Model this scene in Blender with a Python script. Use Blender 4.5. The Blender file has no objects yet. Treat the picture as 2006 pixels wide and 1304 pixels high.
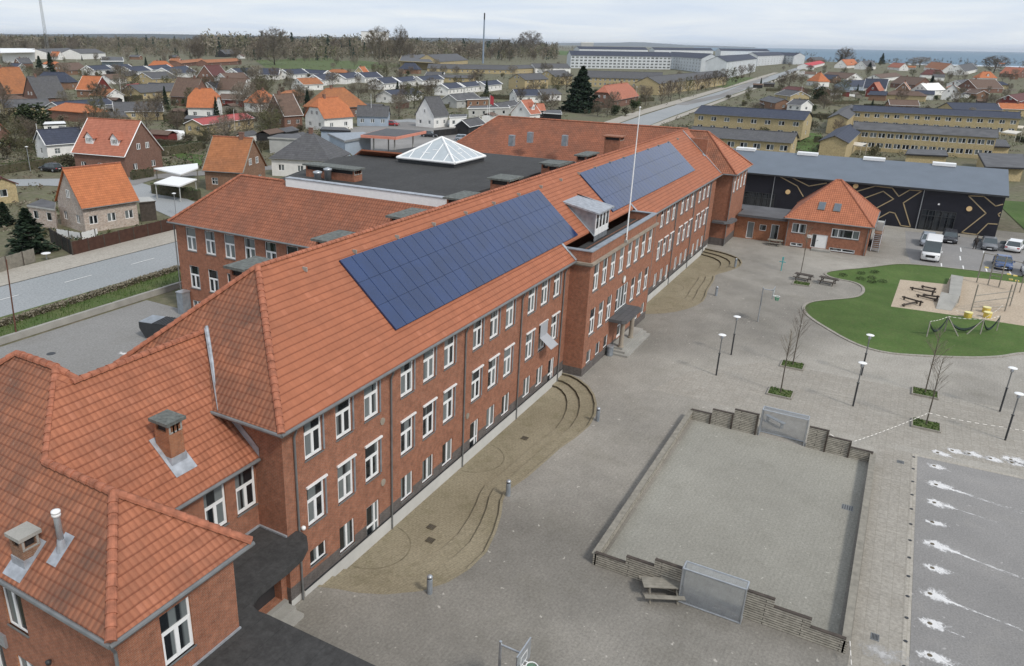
import bpy, math, random
import numpy as np
from mathutils import Vector, Matrix
from mathutils.geometry import tessellate_polygon
rad=math.radians
scene=bpy.context.scene
COL=scene.collection
RND=random.Random(11)

# ---------------------------------------------------------------- camera (fitted to the photograph's vanishing points)
YAW,PIT,ROLL,FPX,PPX,PPY=0.536733,0.361153,-0.0162002,1509.10,857.365,652.0
CAMH=25.0
_f=Vector((math.cos(PIT)*math.cos(YAW),math.cos(PIT)*math.sin(YAW),-math.sin(PIT)))
_r=Vector((math.sin(YAW),-math.cos(YAW),0)); _d=_f.cross(_r)
C_R=_r*math.cos(ROLL)+_d*math.sin(ROLL); C_D=_d*math.cos(ROLL)-_r*math.sin(ROLL); C_F=_f
cam_data=bpy.data.cameras.new('camera'); cam=bpy.data.objects.new('camera',cam_data); COL.objects.link(cam)
cam_data.sensor_width=36; cam_data.lens=36*FPX/2006; cam_data.shift_x=(1003-PPX)/2006
cam_data.clip_start=0.5; cam_data.clip_end=120000
m=Matrix.Identity(4)
for i,c in enumerate((C_R,-C_D,-C_F)):
    for j in range(3): m[j][i]=c[j]
m[2][3]=CAMH
cam.matrix_world=m
scene.camera=cam

# ---------------------------------------------------------------- world, sun, exposure
SUN_DIR=Vector((-0.42,-1.0,1.15)).normalized()
SUN_EL=math.asin(SUN_DIR.z); SUN_ROT=math.atan2(SUN_DIR.x,SUN_DIR.y)
world=bpy.data.worlds.new('World'); scene.world=world; world.use_nodes=True
wn=world.node_tree.nodes; wl=world.node_tree.links; wn.clear()
def N(tree,t,**k):
    n=tree.nodes.new(t)
    for a,b in k.items():
        if a=='ins':
            for kk,vv in b.items(): n.inputs[kk].default_value=vv
        else: setattr(n,a,b)
    return n
wt=world.node_tree
sky=N(wt,'ShaderNodeTexSky',sky_type='NISHITA',sun_disc=False,sun_elevation=SUN_EL,sun_rotation=SUN_ROT,altitude=50,air_density=1.0,dust_density=1.0)
bg1=N(wt,'ShaderNodeBackground',ins={'Strength':0.10})
wl.new(sky.outputs[0],bg1.inputs['Color'])
tc=N(wt,'ShaderNodeTexCoord'); sep=N(wt,'ShaderNodeSeparateXYZ'); wl.new(tc.outputs['Generated'],sep.inputs[0])
zm=N(wt,'ShaderNodeMath',operation='MAXIMUM',ins={1:0.0}); wl.new(sep.outputs['Z'],zm.inputs[0])
za=N(wt,'ShaderNodeMath',operation='ADD',ins={1:0.07}); wl.new(zm.outputs[0],za.inputs[0])
dx=N(wt,'ShaderNodeMath',operation='DIVIDE'); dy=N(wt,'ShaderNodeMath',operation='DIVIDE')
wl.new(sep.outputs['X'],dx.inputs[0]); wl.new(za.outputs[0],dx.inputs[1]); wl.new(sep.outputs['Y'],dy.inputs[0]); wl.new(za.outputs[0],dy.inputs[1])
cmb=N(wt,'ShaderNodeCombineXYZ'); wl.new(dx.outputs[0],cmb.inputs[0]); wl.new(dy.outputs[0],cmb.inputs[1])
no=N(wt,'ShaderNodeTexNoise',ins={'Scale':0.55,'Detail':7.0,'Roughness':0.55,'Distortion':0.5}); wl.new(cmb.outputs[0],no.inputs['Vector'])
cr=N(wt,'ShaderNodeValToRGB'); cr.color_ramp.elements[0].position=0.34; cr.color_ramp.elements[1].position=0.70
cr.color_ramp.elements[0].color=(0.70,0.79,0.925,1); cr.color_ramp.elements[1].color=(0.885,0.93,0.975,1)
wl.new(no.outputs['Fac'],cr.inputs[0])
# thick cloud overhead is a little greyer, the thin band over the sea a little brighter
no2=N(wt,'ShaderNodeTexNoise',ins={'Scale':0.23,'Detail':3.0}); wl.new(cmb.outputs[0],no2.inputs['Vector'])
cr2=N(wt,'ShaderNodeValToRGB'); cr2.color_ramp.elements[0].position=0.3; cr2.color_ramp.elements[1].position=0.7
cr2.color_ramp.elements[0].color=(0.95,0.96,0.98,1); cr2.color_ramp.elements[1].color=(1.05,1.045,1.03,1)
wl.new(no2.outputs['Fac'],cr2.inputs[0])
mul=N(wt,'ShaderNodeMix',data_type='RGBA',blend_type='MULTIPLY',ins={0:1.0}); wl.new(cr.outputs[0],mul.inputs[6]); wl.new(cr2.outputs[0],mul.inputs[7])
bg2=N(wt,'ShaderNodeBackground',ins={'Strength':1.03}); wl.new(mul.outputs[2],bg2.inputs['Color'])
mixs=N(wt,'ShaderNodeMixShader',ins={0:0.88}); wl.new(bg1.outputs[0],mixs.inputs[1]); wl.new(bg2.outputs[0],mixs.inputs[2])
wo=N(wt,'ShaderNodeOutputWorld'); wl.new(mixs.outputs[0],wo.inputs[0])
sd=bpy.data.lights.new('sun','SUN'); sd.energy=2.3; sd.angle=rad(9); sd.color=(1.0,0.95,0.88)
so=bpy.data.objects.new('sun',sd); COL.objects.link(so); so.rotation_euler=(-SUN_DIR).to_track_quat('-Z','Y').to_euler()
scene.view_settings.view_transform='Standard'; scene.view_settings.look='None'
scene.view_settings.exposure=0.0; scene.view_settings.gamma=1.0
scene.cycles.max_bounces=5; scene.cycles.diffuse_bounces=2; scene.cycles.glossy_bounces=2; scene.cycles.transparent_max_bounces=8

# ---------------------------------------------------------------- measuring helpers: a sight line through the photograph met with a plane of the place
def ray(x,y): return C_R*(x-PPX)+C_D*(y-PPY)+C_F*FPX
def atz(x,y,z=0.0):
    d=ray(x,y); t=(z-CAMH)/d.z; return Vector((d.x*t,d.y*t,z))
def onY(x,y,Y):
    d=ray(x,y); t=Y/d.y; return Vector((d.x*t,Y,CAMH+d.z*t))
def onX(x,y,X):
    d=ray(x,y); t=X/d.x; return Vector((X,d.y*t,CAMH+d.z*t))
def sstep(a,b,t):
    t=min(1,max(0,(t-a)/(b-a))); return t*t*(3-2*t)
def terr(X,Y): return 0.95*sstep(30,36,Y)+0.65*sstep(61.0,63.0,Y)
def at(x,y,dz=0.0):
    z=0.0
    for _ in range(6):
        p=atz(x,y,z+dz); z=terr(p.x,p.y)
    return atz(x,y,z+dz)
def c1(x,y): return (x/3.952,y/3.952)
def c2(x,y): return (500+x/3.952,y/3.952)
def c3(x,y): return (1000+x/3.952,y/3.952)
def c4(x,y): return (1500+x/3.951,y/3.951)

# ---------------------------------------------------------------- mesh helpers
class MB:
    def __init__(s): s.v=[]; s.f=[]; s.mi=[]; s.M=None; s.k=0
    def P(s,p):
        p=Vector(p)
        if s.M is not None: p=s.M@p
        s.v.append(tuple(p)); return len(s.v)-1
    def face(s,*pts):
        s.f.append([s.P(p) for p in pts]); s.mi.append(s.k)
    def box(s,x0,x1,y0,y1,z0,z1,bottom=False):
        i=len(s.v)
        for z in (z0,z1):
            for x,y in ((x0,y0),(x1,y0),(x1,y1),(x0,y1)): s.P((x,y,z))
        F=[(4,5,6,7),(0,1,5,4),(1,2,6,5),(2,3,7,6),(3,0,4,7),(3,2,1,0)]
        for q in F: s.f.append([i+a for a in q]); s.mi.append(s.k)
    def prism(s,poly,z0,z1,cap=True,bottom=True):
        n=len(poly); i=len(s.v)
        for z in (z0,z1):
            for p in poly: s.P((p[0],p[1],z))
        area=sum(poly[k][0]*poly[(k+1)%n][1]-poly[(k+1)%n][0]*poly[k][1] for k in range(n))
        for k in range(n):
            q=[i+k,i+(k+1)%n,i+n+(k+1)%n,i+n+k]
            if area<0: q.reverse()
            s.f.append(q); s.mi.append(s.k)
        for t in tessellate_polygon([[Vector((p[0],p[1],0)) for p in poly]]):
            t=list(t); a,b,c=[poly[j] for j in t]
            if (b[0]-a[0])*(c[1]-a[1])-(b[1]-a[1])*(c[0]-a[0])<0: t.reverse()
            if cap: s.f.append([i+n+j for j in t]); s.mi.append(s.k)
            if bottom: s.f.append([i+j for j in reversed(t)]); s.mi.append(s.k)
    def tube(s,pts,r,n=6,cap=True):
        pts=[Vector(p) for p in pts]; rs=r if isinstance(r,(list,tuple)) else [r]*len(pts)
        rings=[]
        for k,p in enumerate(pts):
            t=(pts[min(k+1,len(pts)-1)]-pts[max(k-1,0)]).normalized()
            a=t.cross(Vector((0,0,1)) if abs(t.z)<.9 else Vector((1,0,0))).normalized(); b=t.cross(a)
            rings.append([s.P(p+a*(rs[k]*math.cos(2*math.pi*j/n))+b*(rs[k]*math.sin(2*math.pi*j/n))) for j in range(n)])
        for k in range(len(rings)-1):
            for j in range(n):
                s.f.append([rings[k][j],rings[k+1][j],rings[k+1][(j+1)%n],rings[k][(j+1)%n]]); s.mi.append(s.k)
        if cap:
            s.f.append(list(rings[0])); s.mi.append(s.k); s.f.append(list(reversed(rings[-1]))); s.mi.append(s.k)
    def lathe(s,prof,n=16,c=(0,0,0)):
        rings=[]
        for r,z in prof: rings.append([s.P((c[0]+r*math.cos(2*math.pi*j/n),c[1]+r*math.sin(2*math.pi*j/n),c[2]+z)) for j in range(n)])
        for k in range(len(rings)-1):
            for j in range(n):
                s.f.append([rings[k][j],rings[k][(j+1)%n],rings[k+1][(j+1)%n],rings[k+1][j]]); s.mi.append(s.k)
        s.f.append(list(reversed(rings[0]))); s.mi.append(s.k); s.f.append(list(rings[-1])); s.mi.append(s.k)
    def mesh(s,name,mats,smooth=False,uv=True):
        me=bpy.data.meshes.new(name); me.from_pydata(s.v,[],s.f)
        if not isinstance(mats,(list,tuple)): mats=[mats]
        for q in mats: me.materials.append(q)
        if max(s.mi or [0])>0: me.polygons.foreach_set('material_index',s.mi)
        if not uv or len(s.f)>3000:
            if smooth: me.polygons.foreach_set('use_smooth',[True]*len(me.polygons))
            me.update(); return me
        uv=me.uv_layers.new(name='UVMap'); dat=np.zeros((len(me.loops),2),'f')
        vs=np.array(s.v,'f') if s.v else np.zeros((0,3),'f')
        k=0
        for f in s.f:
            p=vs[f]; n=np.zeros(3)
            for j in range(len(f)):
                a=p[j]; b=p[(j+1)%len(f)]; n+=np.cross(a,b)
            l=np.linalg.norm(n); n=n/l if l>0 else np.array((0,0,1.))
            if abs(n[2])>.97: u=np.array((1,0,0.)); v=np.array((0,1,0.))
            else:
                u=np.array((-n[1],n[0],0)); u/=np.linalg.norm(u); v=np.cross(n,u)
            dat[k:k+len(f),0]=p@u; dat[k:k+len(f),1]=p@v; k+=len(f)
        uv.data.foreach_set('uv',dat.ravel())
        if smooth: me.polygons.foreach_set('use_smooth',[True]*len(me.polygons))
        me.update(); return me
    def build(s,name,mats,parent=None,smooth=False,loc=None):
        return link(name,s.mesh(name,mats,smooth),parent,loc)
def link(name,me,parent=None,loc=None,rz=0):
    o=bpy.data.objects.new(name,me); COL.objects.link(o)
    if parent is not None: o.parent=parent
    if loc is not None: o.location=loc
    if rz: o.rotation_euler=(0,0,rz)
    return o
def tag(o,label=None,cat=None,group=None,kind=None):
    if label: o['label']=label
    if cat: o['category']=cat
    if group: o['group']=group
    if kind: o['kind']=kind
    return o
def empty(name,loc,rz=0,label=None,cat=None,group=None):
    o=bpy.data.objects.new(name,None); COL.objects.link(o); o.location=loc; o.rotation_euler=(0,0,rz)
    o.empty_display_size=.3
    return tag(o,label,cat,group)
def copy_tree(o,parent=None):
    c=o.copy(); COL.objects.link(c)
    if parent is not None: c.parent=parent
    for ch in list(o.children): copy_tree(ch,c)
    return c

# ---------------------------------------------------------------- materials
def newmat(name):
    mt=bpy.data.materials.new(name); mt.use_nodes=True; t=mt.node_tree; t.nodes.clear()
    b=N(t,'ShaderNodeBsdfPrincipled'); o=N(t,'ShaderNodeOutputMaterial'); t.links.new(b.outputs[0],o.inputs[0])
    return mt,t,b
def rgba(c): return (c[0],c[1],c[2],1)
def mixc(t,fac,a,b,blend='MIX'):
    n=N(t,'ShaderNodeMix',data_type='RGBA',blend_type=blend)
    for sock,val in ((0,fac),(6,a),(7,b)):
        if hasattr(val,'is_output') or isinstance(val,bpy.types.NodeSocket): t.links.new(val,n.inputs[sock])
        else: n.inputs[sock].default_value=val if sock==0 else rgba(val)
    return n.outputs[2]
def mth(t,op,a,b=None,c=None):
    n=N(t,'ShaderNodeMath',operation=op)
    for i,val in enumerate((a,b,c)):
        if val is None: continue
        if isinstance(val,bpy.types.NodeSocket): t.links.new(val,n.inputs[i])
        else: n.inputs[i].default_value=val
    return n.outputs[0]
def noise(t,vec,scale,detail=4,rough=.55,dist=0):
    n=N(t,'ShaderNodeTexNoise',ins={'Scale':scale,'Detail':detail,'Roughness':rough,'Distortion':dist})
    if vec is not None: t.links.new(vec,n.inputs['Vector'])
    return n.outputs['Fac']
def ramp(t,fac,a,b,lo=0.0,hi=1.0):
    n=N(t,'ShaderNodeMapRange',clamp=True,ins={1:a,2:b,3:lo,4:hi}); t.links.new(fac,n.inputs[0]); return n.outputs[0]
def objco(t): return N(t,'ShaderNodeTexCoord').outputs['Object']
def uvco(t): return N(t,'ShaderNodeTexCoord').outputs['UV']
def geo(t): return N(t,'ShaderNodeNewGeometry').outputs['Position']
def orand(t): return N(t,'ShaderNodeObjectInfo').outputs['Random']
def bump(t,b,h,strength=.3,dist=.02):
    n=N(t,'ShaderNodeBump',ins={'Strength':strength,'Distance':dist}); t.links.new(h,n.inputs['Height']); t.links.new(n.outputs[0],b.inputs['Normal'])
def plain(name,c,rough=.7,var=.18,scale=1.5,metal=0.0,spec=.4,fine=0.0,rnd=0.0):
    mt,t,b=newmat(name)
    w=geo(t); f=noise(t,w,scale,5); lo=[x*(1-var) for x in c]; hi=[min(1,x*(1+var)) for x in c]
    col=mixc(t,ramp(t,f,.3,.7),lo,hi)
    if fine:
        g=noise(t,w,scale*18,3); col=mixc(t,ramp(t,g,.3,.7,0,fine),col,[x*.5 for x in c])
    if rnd:
        r=orand(t); k=N(t,'ShaderNodeHueSaturation',ins={'Saturation':1.0}); t.links.new(col,k.inputs['Color']); t.links.new(ramp(t,r,0,1,1-rnd,1+rnd),k.inputs['Value']); col=k.outputs[0]
    t.links.new(col,b.inputs['Base Color']); b.inputs['Roughness'].default_value=rough; b.inputs['Metallic'].default_value=metal
    b.inputs['Specular IOR Level'].default_value=spec
    return mt
def tiles(name,c,c2=None,course=.34,width=.23,line=.55,curl=.5,stain=.25,rough=.75,staincol=(.10,.065,.05),var=.16):
    """Clay tiles: u along the eaves, v up the slope, both in metres."""
    mt,t,b=newmat(name); uv=uvco(t); s=N(t,'ShaderNodeSeparateXYZ'); t.links.new(uv,s.inputs[0])
    wav=noise(t,geo(t),.9,2,.5); U=mth(t,'DIVIDE',s.outputs[0],width); V=mth(t,'DIVIDE',mth(t,'ADD',s.outputs[1],mth(t,'MULTIPLY',wav,.07)),course)
    fu=mth(t,'FRACT',U); fv=mth(t,'FRACT',V)
    cell=N(t,'ShaderNodeCombineXYZ'); t.links.new(mth(t,'FLOOR',U),cell.inputs[0]); t.links.new(mth(t,'FLOOR',V),cell.inputs[1])
    wnz=N(t,'ShaderNodeTexWhiteNoise',noise_dimensions='3D'); t.links.new(cell.outputs[0],wnz.inputs['Vector'])
    c2=c2 or [x*.8 for x in c]
    col=mixc(t,ramp(t,wnz.outputs['Value'],0,1,0,.5),c,c2)
    w=geo(t)
    big=noise(t,w,.3,6,.68); mid=noise(t,w,1.3,4,.6)
    k=N(t,'ShaderNodeHueSaturation'); t.links.new(col,k.inputs['Color']); t.links.new(ramp(t,mid,.3,.7,1-var,1+var),k.inputs['Value']); col=k.outputs[0]
    col=mixc(t,ramp(t,big,.44,.68,0,stain),col,staincol)
    odd=ramp(t,wnz.outputs['Value'],.965,.97); col=mixc(t,mth(t,'MULTIPLY',odd,.28),col,[min(1,x*1.35+.03) for x in c])
    sp=noise(t,w,3.2,3,.6); col=mixc(t,ramp(t,sp,.68,.76,0,.15+stain*.3),col,(.30,.24,.19))
    # shadow line under each course painted into the colour, darker groove beside each roll
    lap=ramp(t,fv,.10,.24,1,0); roll=mth(t,'ABSOLUTE',mth(t,'SUBTRACT',fu,.5)); gr=ramp(t,roll,.30,.5)
    col=mixc(t,mth(t,'MULTIPLY',lap,line),col,[c[0]*.40,c[1]*.30,c[2]*.28])
    col=mixc(t,mth(t,'MULTIPLY',gr,curl*.62),col,[c[0]*.45,c[1]*.34,c[2]*.32])
    t.links.new(col,b.inputs['Base Color']); b.inputs['Roughness'].default_value=rough; b.inputs['Specular IOR Level'].default_value=.3
    hgt=mth(t,'ADD',mth(t,'MULTIPLY',mth(t,'SUBTRACT',1.0,fv),.6),mth(t,'MULTIPLY',mth(t,'COSINE',mth(t,'MULTIPLY',mth(t,'SUBTRACT',fu,.5),6.283)),curl))
    bump(t,b,hgt,.55,.045)
    return mt
def bricks(name,c,c2,mortar,bw=.24,bh=.075,rough=.85,stain=.2,msize=.011):
    mt,t,b=newmat(name)
    n=N(t,'ShaderNodeTexBrick',offset=.5,ins={'Color1':rgba(c),'Color2':rgba(c2),'Mortar':rgba(mortar),'Scale':1.0,'Mortar Size':msize,'Mortar Smooth':.2,'Bias':-.1,'Brick Width':bw,'Row Height':bh})
    t.links.new(uvco(t),n.inputs['Vector'])
    w=geo(t); f=noise(t,w,.5,5,.6); f2=noise(t,w,7,3,.6); f3=noise(t,w,3.4,6,.75)
    col=mixc(t,ramp(t,f,.42,.72,0,stain),n.outputs['Color'],[x*.45 for x in c])
    col=mixc(t,ramp(t,f2,.45,.75,0,.35),col,[min(1,x*1.35) for x in c])
    k=N(t,'ShaderNodeHueSaturation'); t.links.new(col,k.inputs['Color']); t.links.new(ramp(t,f3,.3,.7,.70,1.30),k.inputs['Value']); col=k.outputs[0]
    t.links.new(col,b.inputs['Base Color']); b.inputs['Roughness'].default_value=rough; b.inputs['Specular IOR Level'].default_value=.25
    bump(t,b,mth(t,'SUBTRACT',1.0,n.outputs['Fac']),.3,.01)
    return mt
def paving(name,c,c2,scale=.12,fine=9.0,grid=None,dirt=(.10,.09,.07),dirtamt=.35,rough=.9,streak=0.0,gridamt=.4,patch=0.0):
    mt,t,b=newmat(name); w=geo(t)
    f=noise(t,w,scale,6,.62); g=noise(t,w,fine,4,.7); h=noise(t,w,scale*6,5,.6)
    col=mixc(t,ramp(t,f,.32,.68),c,c2)
    col=mixc(t,ramp(t,h,.5,.78,0,dirtamt),col,dirt)
    k=N(t,'ShaderNodeHueSaturation'); t.links.new(col,k.inputs['Color']); t.links.new(ramp(t,g,.25,.75,.72,1.28),k.inputs['Value']); col=k.outputs[0]
    if grid:
        n=N(t,'ShaderNodeTexBrick',offset=.5,ins={'Color1':(1,1,1,1),'Color2':(.80,.80,.80,1),'Mortar':(.55,.54,.50,1),'Scale':1.0,'Mortar Size':.018,'Mortar Smooth':.3,'Brick Width':grid[0],'Row Height':grid[1]})
        rot=N(t,'ShaderNodeVectorRotate',ins={'Angle':grid[2] if len(grid)>2 else 0}); t.links.new(w,rot.inputs['Vector']); t.links.new(rot.outputs[0],n.inputs['Vector'])
        col=mixc(t,gridamt,col,n.outputs['Color'],'MULTIPLY')
    if patch:
        # worn and relaid areas, tyre-polished lanes and damp marks of some metres' size
        q=noise(t,w,.028,3,.5,1.2); q2=noise(t,w,.35,5,.75); k=N(t,'ShaderNodeHueSaturation'); t.links.new(col,k.inputs['Color']); t.links.new(mth(t,'MULTIPLY',ramp(t,q,.38,.62,1-patch,1+patch*.55),ramp(t,q2,.35,.7,1+patch*.25,1-patch*.5)),k.inputs['Value']); col=k.outputs[0]
        sp=noise(t,w,2.6,2,.5); col=mixc(t,ramp(t,sp,.70,.74,0,.55),col,[min(1,x*1.7) for x in c2])
    if streak:
        mp=N(t,'ShaderNodeMapping'); mp.inputs['Scale'].default_value=(3.5,.25,1); t.links.new(w,mp.inputs['Vector'])
        q=noise(t,mp.outputs[0],1.0,4,.6); col=mixc(t,ramp(t,q,.55,.75,0,streak),col,[min(1,x*1.5) for x in c2])
    t.links.new(col,b.inputs['Base Color']); b.inputs['Roughness'].default_value=rough; b.inputs['Specular IOR Level'].default_value=.2
    bump(t,b,g,.25,.02)
    return mt
def leafmat(name,c,c2,rough=.8):
    mt,t,b=newmat(name); w=geo(t)
    f=noise(t,w,.9,3); r=orand(t)
    col=mixc(t,ramp(t,f,.3,.7),c,c2)
    k=N(t,'ShaderNodeHueSaturation'); t.links.new(col,k.inputs['Color']); t.links.new(ramp(t,r,0,1,.75,1.25),k.inputs['Value'])
    t.links.new(ramp(t,mth(t,'FRACT',mth(t,'MULTIPLY',r,7.3)),0,1,.485,.515),k.inputs['Hue'])
    t.links.new(k.outputs[0],b.inputs['Base Color']); b.inputs['Roughness'].default_value=rough; b.inputs['Specular IOR Level'].default_value=.15
    return mt
def panes(name,dark,light,rough=.06,amt=.45):
    mt,t,b=newmat(name); r=orand(t); uv=uvco(t); s=N(t,'ShaderNodeSeparateXYZ'); t.links.new(uv,s.inputs[0])
    # curtains and blinds behind some of the panes
    cv=N(t,'ShaderNodeCombineXYZ'); t.links.new(mth(t,'ADD',mth(t,'MULTIPLY',s.outputs[0],1.3),mth(t,'MULTIPLY',r,37.0)),cv.inputs[0]); t.links.new(mth(t,'MULTIPLY',r,11.0),cv.inputs[1])
    q=noise(t,cv.outputs[0],1.4,1,.4)
    col=mixc(t,ramp(t,q,.48,.52,0,amt),dark,light)
    t.links.new(col,b.inputs['Base Color']); b.inputs['Roughness'].default_value=rough; b.inputs['Specular IOR Level'].default_value=.55
    return mt
MAT={}
def mats():
    A=MAT
    A['roof_new']=tiles('roof_new_clay',(.365,.133,.07),(.33,.116,.06),course=.37,width=.30,line=.62,curl=.12,stain=.14,var=.10)
    A['roof_old']=tiles('roof_weathered_clay',(.38,.142,.076),(.305,.114,.062),course=.36,width=.25,line=.72,curl=.7,stain=.30)
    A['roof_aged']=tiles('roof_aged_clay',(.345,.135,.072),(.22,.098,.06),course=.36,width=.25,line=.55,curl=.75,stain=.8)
    A['roof_wing']=tiles('roof_dull_brown_clay',(.32,.122,.068),(.205,.086,.053),course=.36,width=.25,line=.6,curl=.75,stain=.45)
    A['roof_mid']=tiles('roof_orange_clay',(.44,.162,.084),(.38,.138,.072),course=.36,width=.25,line=.65,curl=.6,stain=.12)
    A['ridge']=plain('ridge_clay',(.335,.125,.072),.85,.35,3.5)
    A['roof_orange']=tiles('house_orange_tile',(.48,.17,.07),(.42,.14,.06),course=.34,width=.26,line=.5,curl=.4,stain=.10)
    A['roof_red']=tiles('house_red_tile',(.42,.16,.10),(.37,.135,.085),course=.36,width=.3,line=.5,curl=.35,stain=.08)
    A['roof_ochre']=tiles('house_mossy_orange_tile',(.38,.155,.065),(.30,.12,.055),course=.34,width=.26,line=.5,curl=.4,stain=.3)
    A['roof_brown']=tiles('house_brown_tile',(.15,.10,.075),(.115,.078,.06),course=.36,width=.3,line=.4,curl=.3,stain=.1)
    A['roof_darkred']=tiles('house_dark_red_tile',(.13,.05,.045),(.10,.04,.04),course=.36,width=.3,line=.4,curl=.3,stain=.1)
    A['roof_crimson']=plain('crimson_sheet_roof',(.36,.07,.065),.6,.12)
    A['roof_grey']=tiles('house_grey_slate',(.10,.10,.105),(.075,.075,.08),course=.5,width=.6,line=.35,curl=.15,stain=.2,staincol=(.12,.12,.10))
    A['roof_navy']=tiles('house_navy_sheet',(.050,.058,.085),(.040,.048,.072),course=.6,width=.6,line=.3,curl=.15,stain=.1,staincol=(.09,.09,.09))
    A['roof_felt']=plain('grey_roof_felt',(.105,.105,.11),.85,.25,.5,fine=.2)
    A['bitumen']=bricks('black_roof_felt',(.056,.055,.054),(.051,.050,.049),(.042,.042,.041),bw=9.0,bh=1.0,msize=.02,stain=.45)
    A['slate_cap']=plain('lichened_slate_cap',(.12,.128,.118),.85,.4,5.0)
    A['white']=plain('white_paint',(.80,.80,.79),.5,.04,3.0)
    A['whitewall']=plain('white_rendered_wall',(.76,.75,.72),.85,.09,.8)
    A['apartwall']=plain('pale_grey_rendered_wall',(.56,.585,.60),.85,.1,.3)
    A['greywall']=plain('pale_grey_wall',(.42,.42,.40),.85,.1,.8)
    A['bluewall']=plain('pale_blue_wall',(.34,.40,.47),.85,.08,.8)
    A['blackwood']=plain('black_timber',(.022,.021,.022),.7,.3,3)
    A['redwood']=plain('red_timber',(.17,.035,.03),.7,.2,3)
    A['brick']=bricks('school_red_brick',(.315,.118,.064),(.25,.092,.052),(.29,.20,.15),stain=.2)
    A['brick_warm']=bricks('school_orange_brick',(.34,.135,.062),(.27,.10,.05),(.30,.20,.14),stain=.15)
    A['brick_grey']=bricks('grey_brown_plinth_brick',(.115,.098,.090),(.09,.078,.074),(.16,.15,.14),stain=.1)
    A['brick_brown']=bricks('house_brown_brick',(.20,.095,.065),(.155,.075,.055),(.22,.17,.14))
    A['brick_tan']=bricks('house_tan_brick',(.24,.125,.075),(.19,.10,.065),(.25,.19,.14))
    A['brick_yellow']=bricks('house_yellow_brick',(.45,.355,.185),(.38,.30,.155),(.40,.34,.24),stain=.12)
    A['brick_patchy']=bricks('half_whitewashed_brick',(.50,.43,.37),(.33,.21,.15),(.52,.48,.44),stain=.15)
    A['plinth']=plain('pale_plinth_render',(.52,.51,.48),.9,.1,.7)
    A['concrete']=plain('concrete',(.34,.33,.30),.9,.15,.9,fine=.25)
    A['stone_band']=plain('sandstone_band',(.29,.25,.20),.9,.2,1.2)
    A['zinc']=plain('zinc',(.30,.33,.36),.45,.22,2.0,metal=.4)
    A['lead']=plain('lead_flashing',(.36,.38,.41),.5,.25,3.0,metal=.25)
    A['gutter']=plain('grey_gutter',(.20,.205,.205),.5,.15,2.0,metal=.4)
    A['steel']=plain('galvanised_steel',(.42,.44,.46),.4,.12,3.0,metal=.6)
    A['darksteel']=plain('dark_painted_steel',(.035,.037,.04),.5,.2,3.0)
    A['rust']=plain('rusty_steel',(.12,.055,.035),.8,.3,4.0)
    A['pane']=panes('window_glass',(.012,.015,.018),(.22,.245,.245),amt=.7)
    A['pane_dark']=panes('dark_window_glass',(.012,.014,.017),(.06,.065,.07))
    A['solar']=plain('solar_cells',(.009,.028,.098),.13,.2,.5,spec=1.0,rnd=.05)
    A['solar_edge']=plain('solar_frame',(.10,.12,.18),.4,.1)
    A['solar_back']=plain('dark_solar_rail',(.018,.032,.075),.5,.1)
    A['wood_grey']=plain('weathered_timber',(.26,.24,.20),.85,.25,3.0,fine=.35)
    A['wood_dark']=plain('dark_timber',(.065,.052,.042),.8,.3,3.0)
    A['fence_brown']=plain('brown_fence_boards',(.075,.035,.024),.8,.25,2.0)
    A['bark']=plain('bark',(.10,.085,.068),.9,.3,4.0)
    A['twig']=leafmat('bare_twigs',(.165,.135,.10),(.115,.094,.07))
    A['twig_pale']=leafmat('pale_twigs',(.24,.21,.165),(.17,.145,.11))
    A['twig_green']=leafmat('budding_twigs',(.115,.115,.055),(.10,.09,.055))
    A['bush_brown']=leafmat('brown_shrub',(.10,.088,.056),(.075,.07,.045))
    A['bush_green']=leafmat('green_shrub',(.050,.070,.028),(.036,.050,.024))
    A['conifer']=leafmat('conifer_needles',(.026,.044,.024),(.018,.032,.02))
    A['hedge']=leafmat('hedge_leaves',(.065,.085,.032),(.045,.058,.026))
    A['grass']=paving('lawn_grass',(.058,.106,.024),(.088,.135,.038),scale=.3,fine=6,dirt=(.115,.11,.05),dirtamt=.5,patch=.16)
    A['verge']=paving('rough_grass',(.065,.105,.030),(.105,.125,.048),scale=.4,fine=6,dirt=(.15,.125,.08),dirtamt=.5)
    A['soil']=paving('garden_ground',(.125,.11,.075),(.13,.135,.075),scale=.11,fine=1.2,dirt=(.20,.165,.13),dirtamt=.85)
    A['asphalt']=paving('asphalt',(.215,.208,.20),(.26,.25,.24),scale=.1,fine=11,dirt=(.29,.275,.255),dirtamt=.4,patch=.14)
    A['asphalt_yard']=paving('school_yard_asphalt',(.215,.21,.20),(.25,.245,.235),scale=.08,fine=7,dirt=(.19,.18,.16),dirtamt=.4)
    A['asphalt_road']=paving('road_asphalt',(.275,.29,.295),(.31,.32,.325),scale=.05,fine=5,dirt=(.25,.25,.25),dirtamt=.3)
    A['sidewalk']=paving('pale_pavement',(.36,.33,.285),(.40,.37,.32),scale=.1,fine=5,grid=(.8,.6),dirt=(.28,.26,.22),dirtamt=.35)
    A['paver']=paving('courtyard_pavers',(.262,.243,.212),(.335,.314,.278),scale=.055,fine=7.5,grid=(.42,.21,.05),dirt=(.205,.19,.155),dirtamt=.5,gridamt=.20,patch=.30)
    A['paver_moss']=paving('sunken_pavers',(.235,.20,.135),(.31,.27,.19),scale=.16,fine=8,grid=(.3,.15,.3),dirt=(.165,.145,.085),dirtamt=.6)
    A['court']=paving('court_surface',(.272,.26,.224),(.322,.31,.27),scale=.10,fine=8,grid=(.42,.21,.05),dirt=(.225,.215,.18),dirtamt=.45,gridamt=.22,patch=.12)
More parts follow.
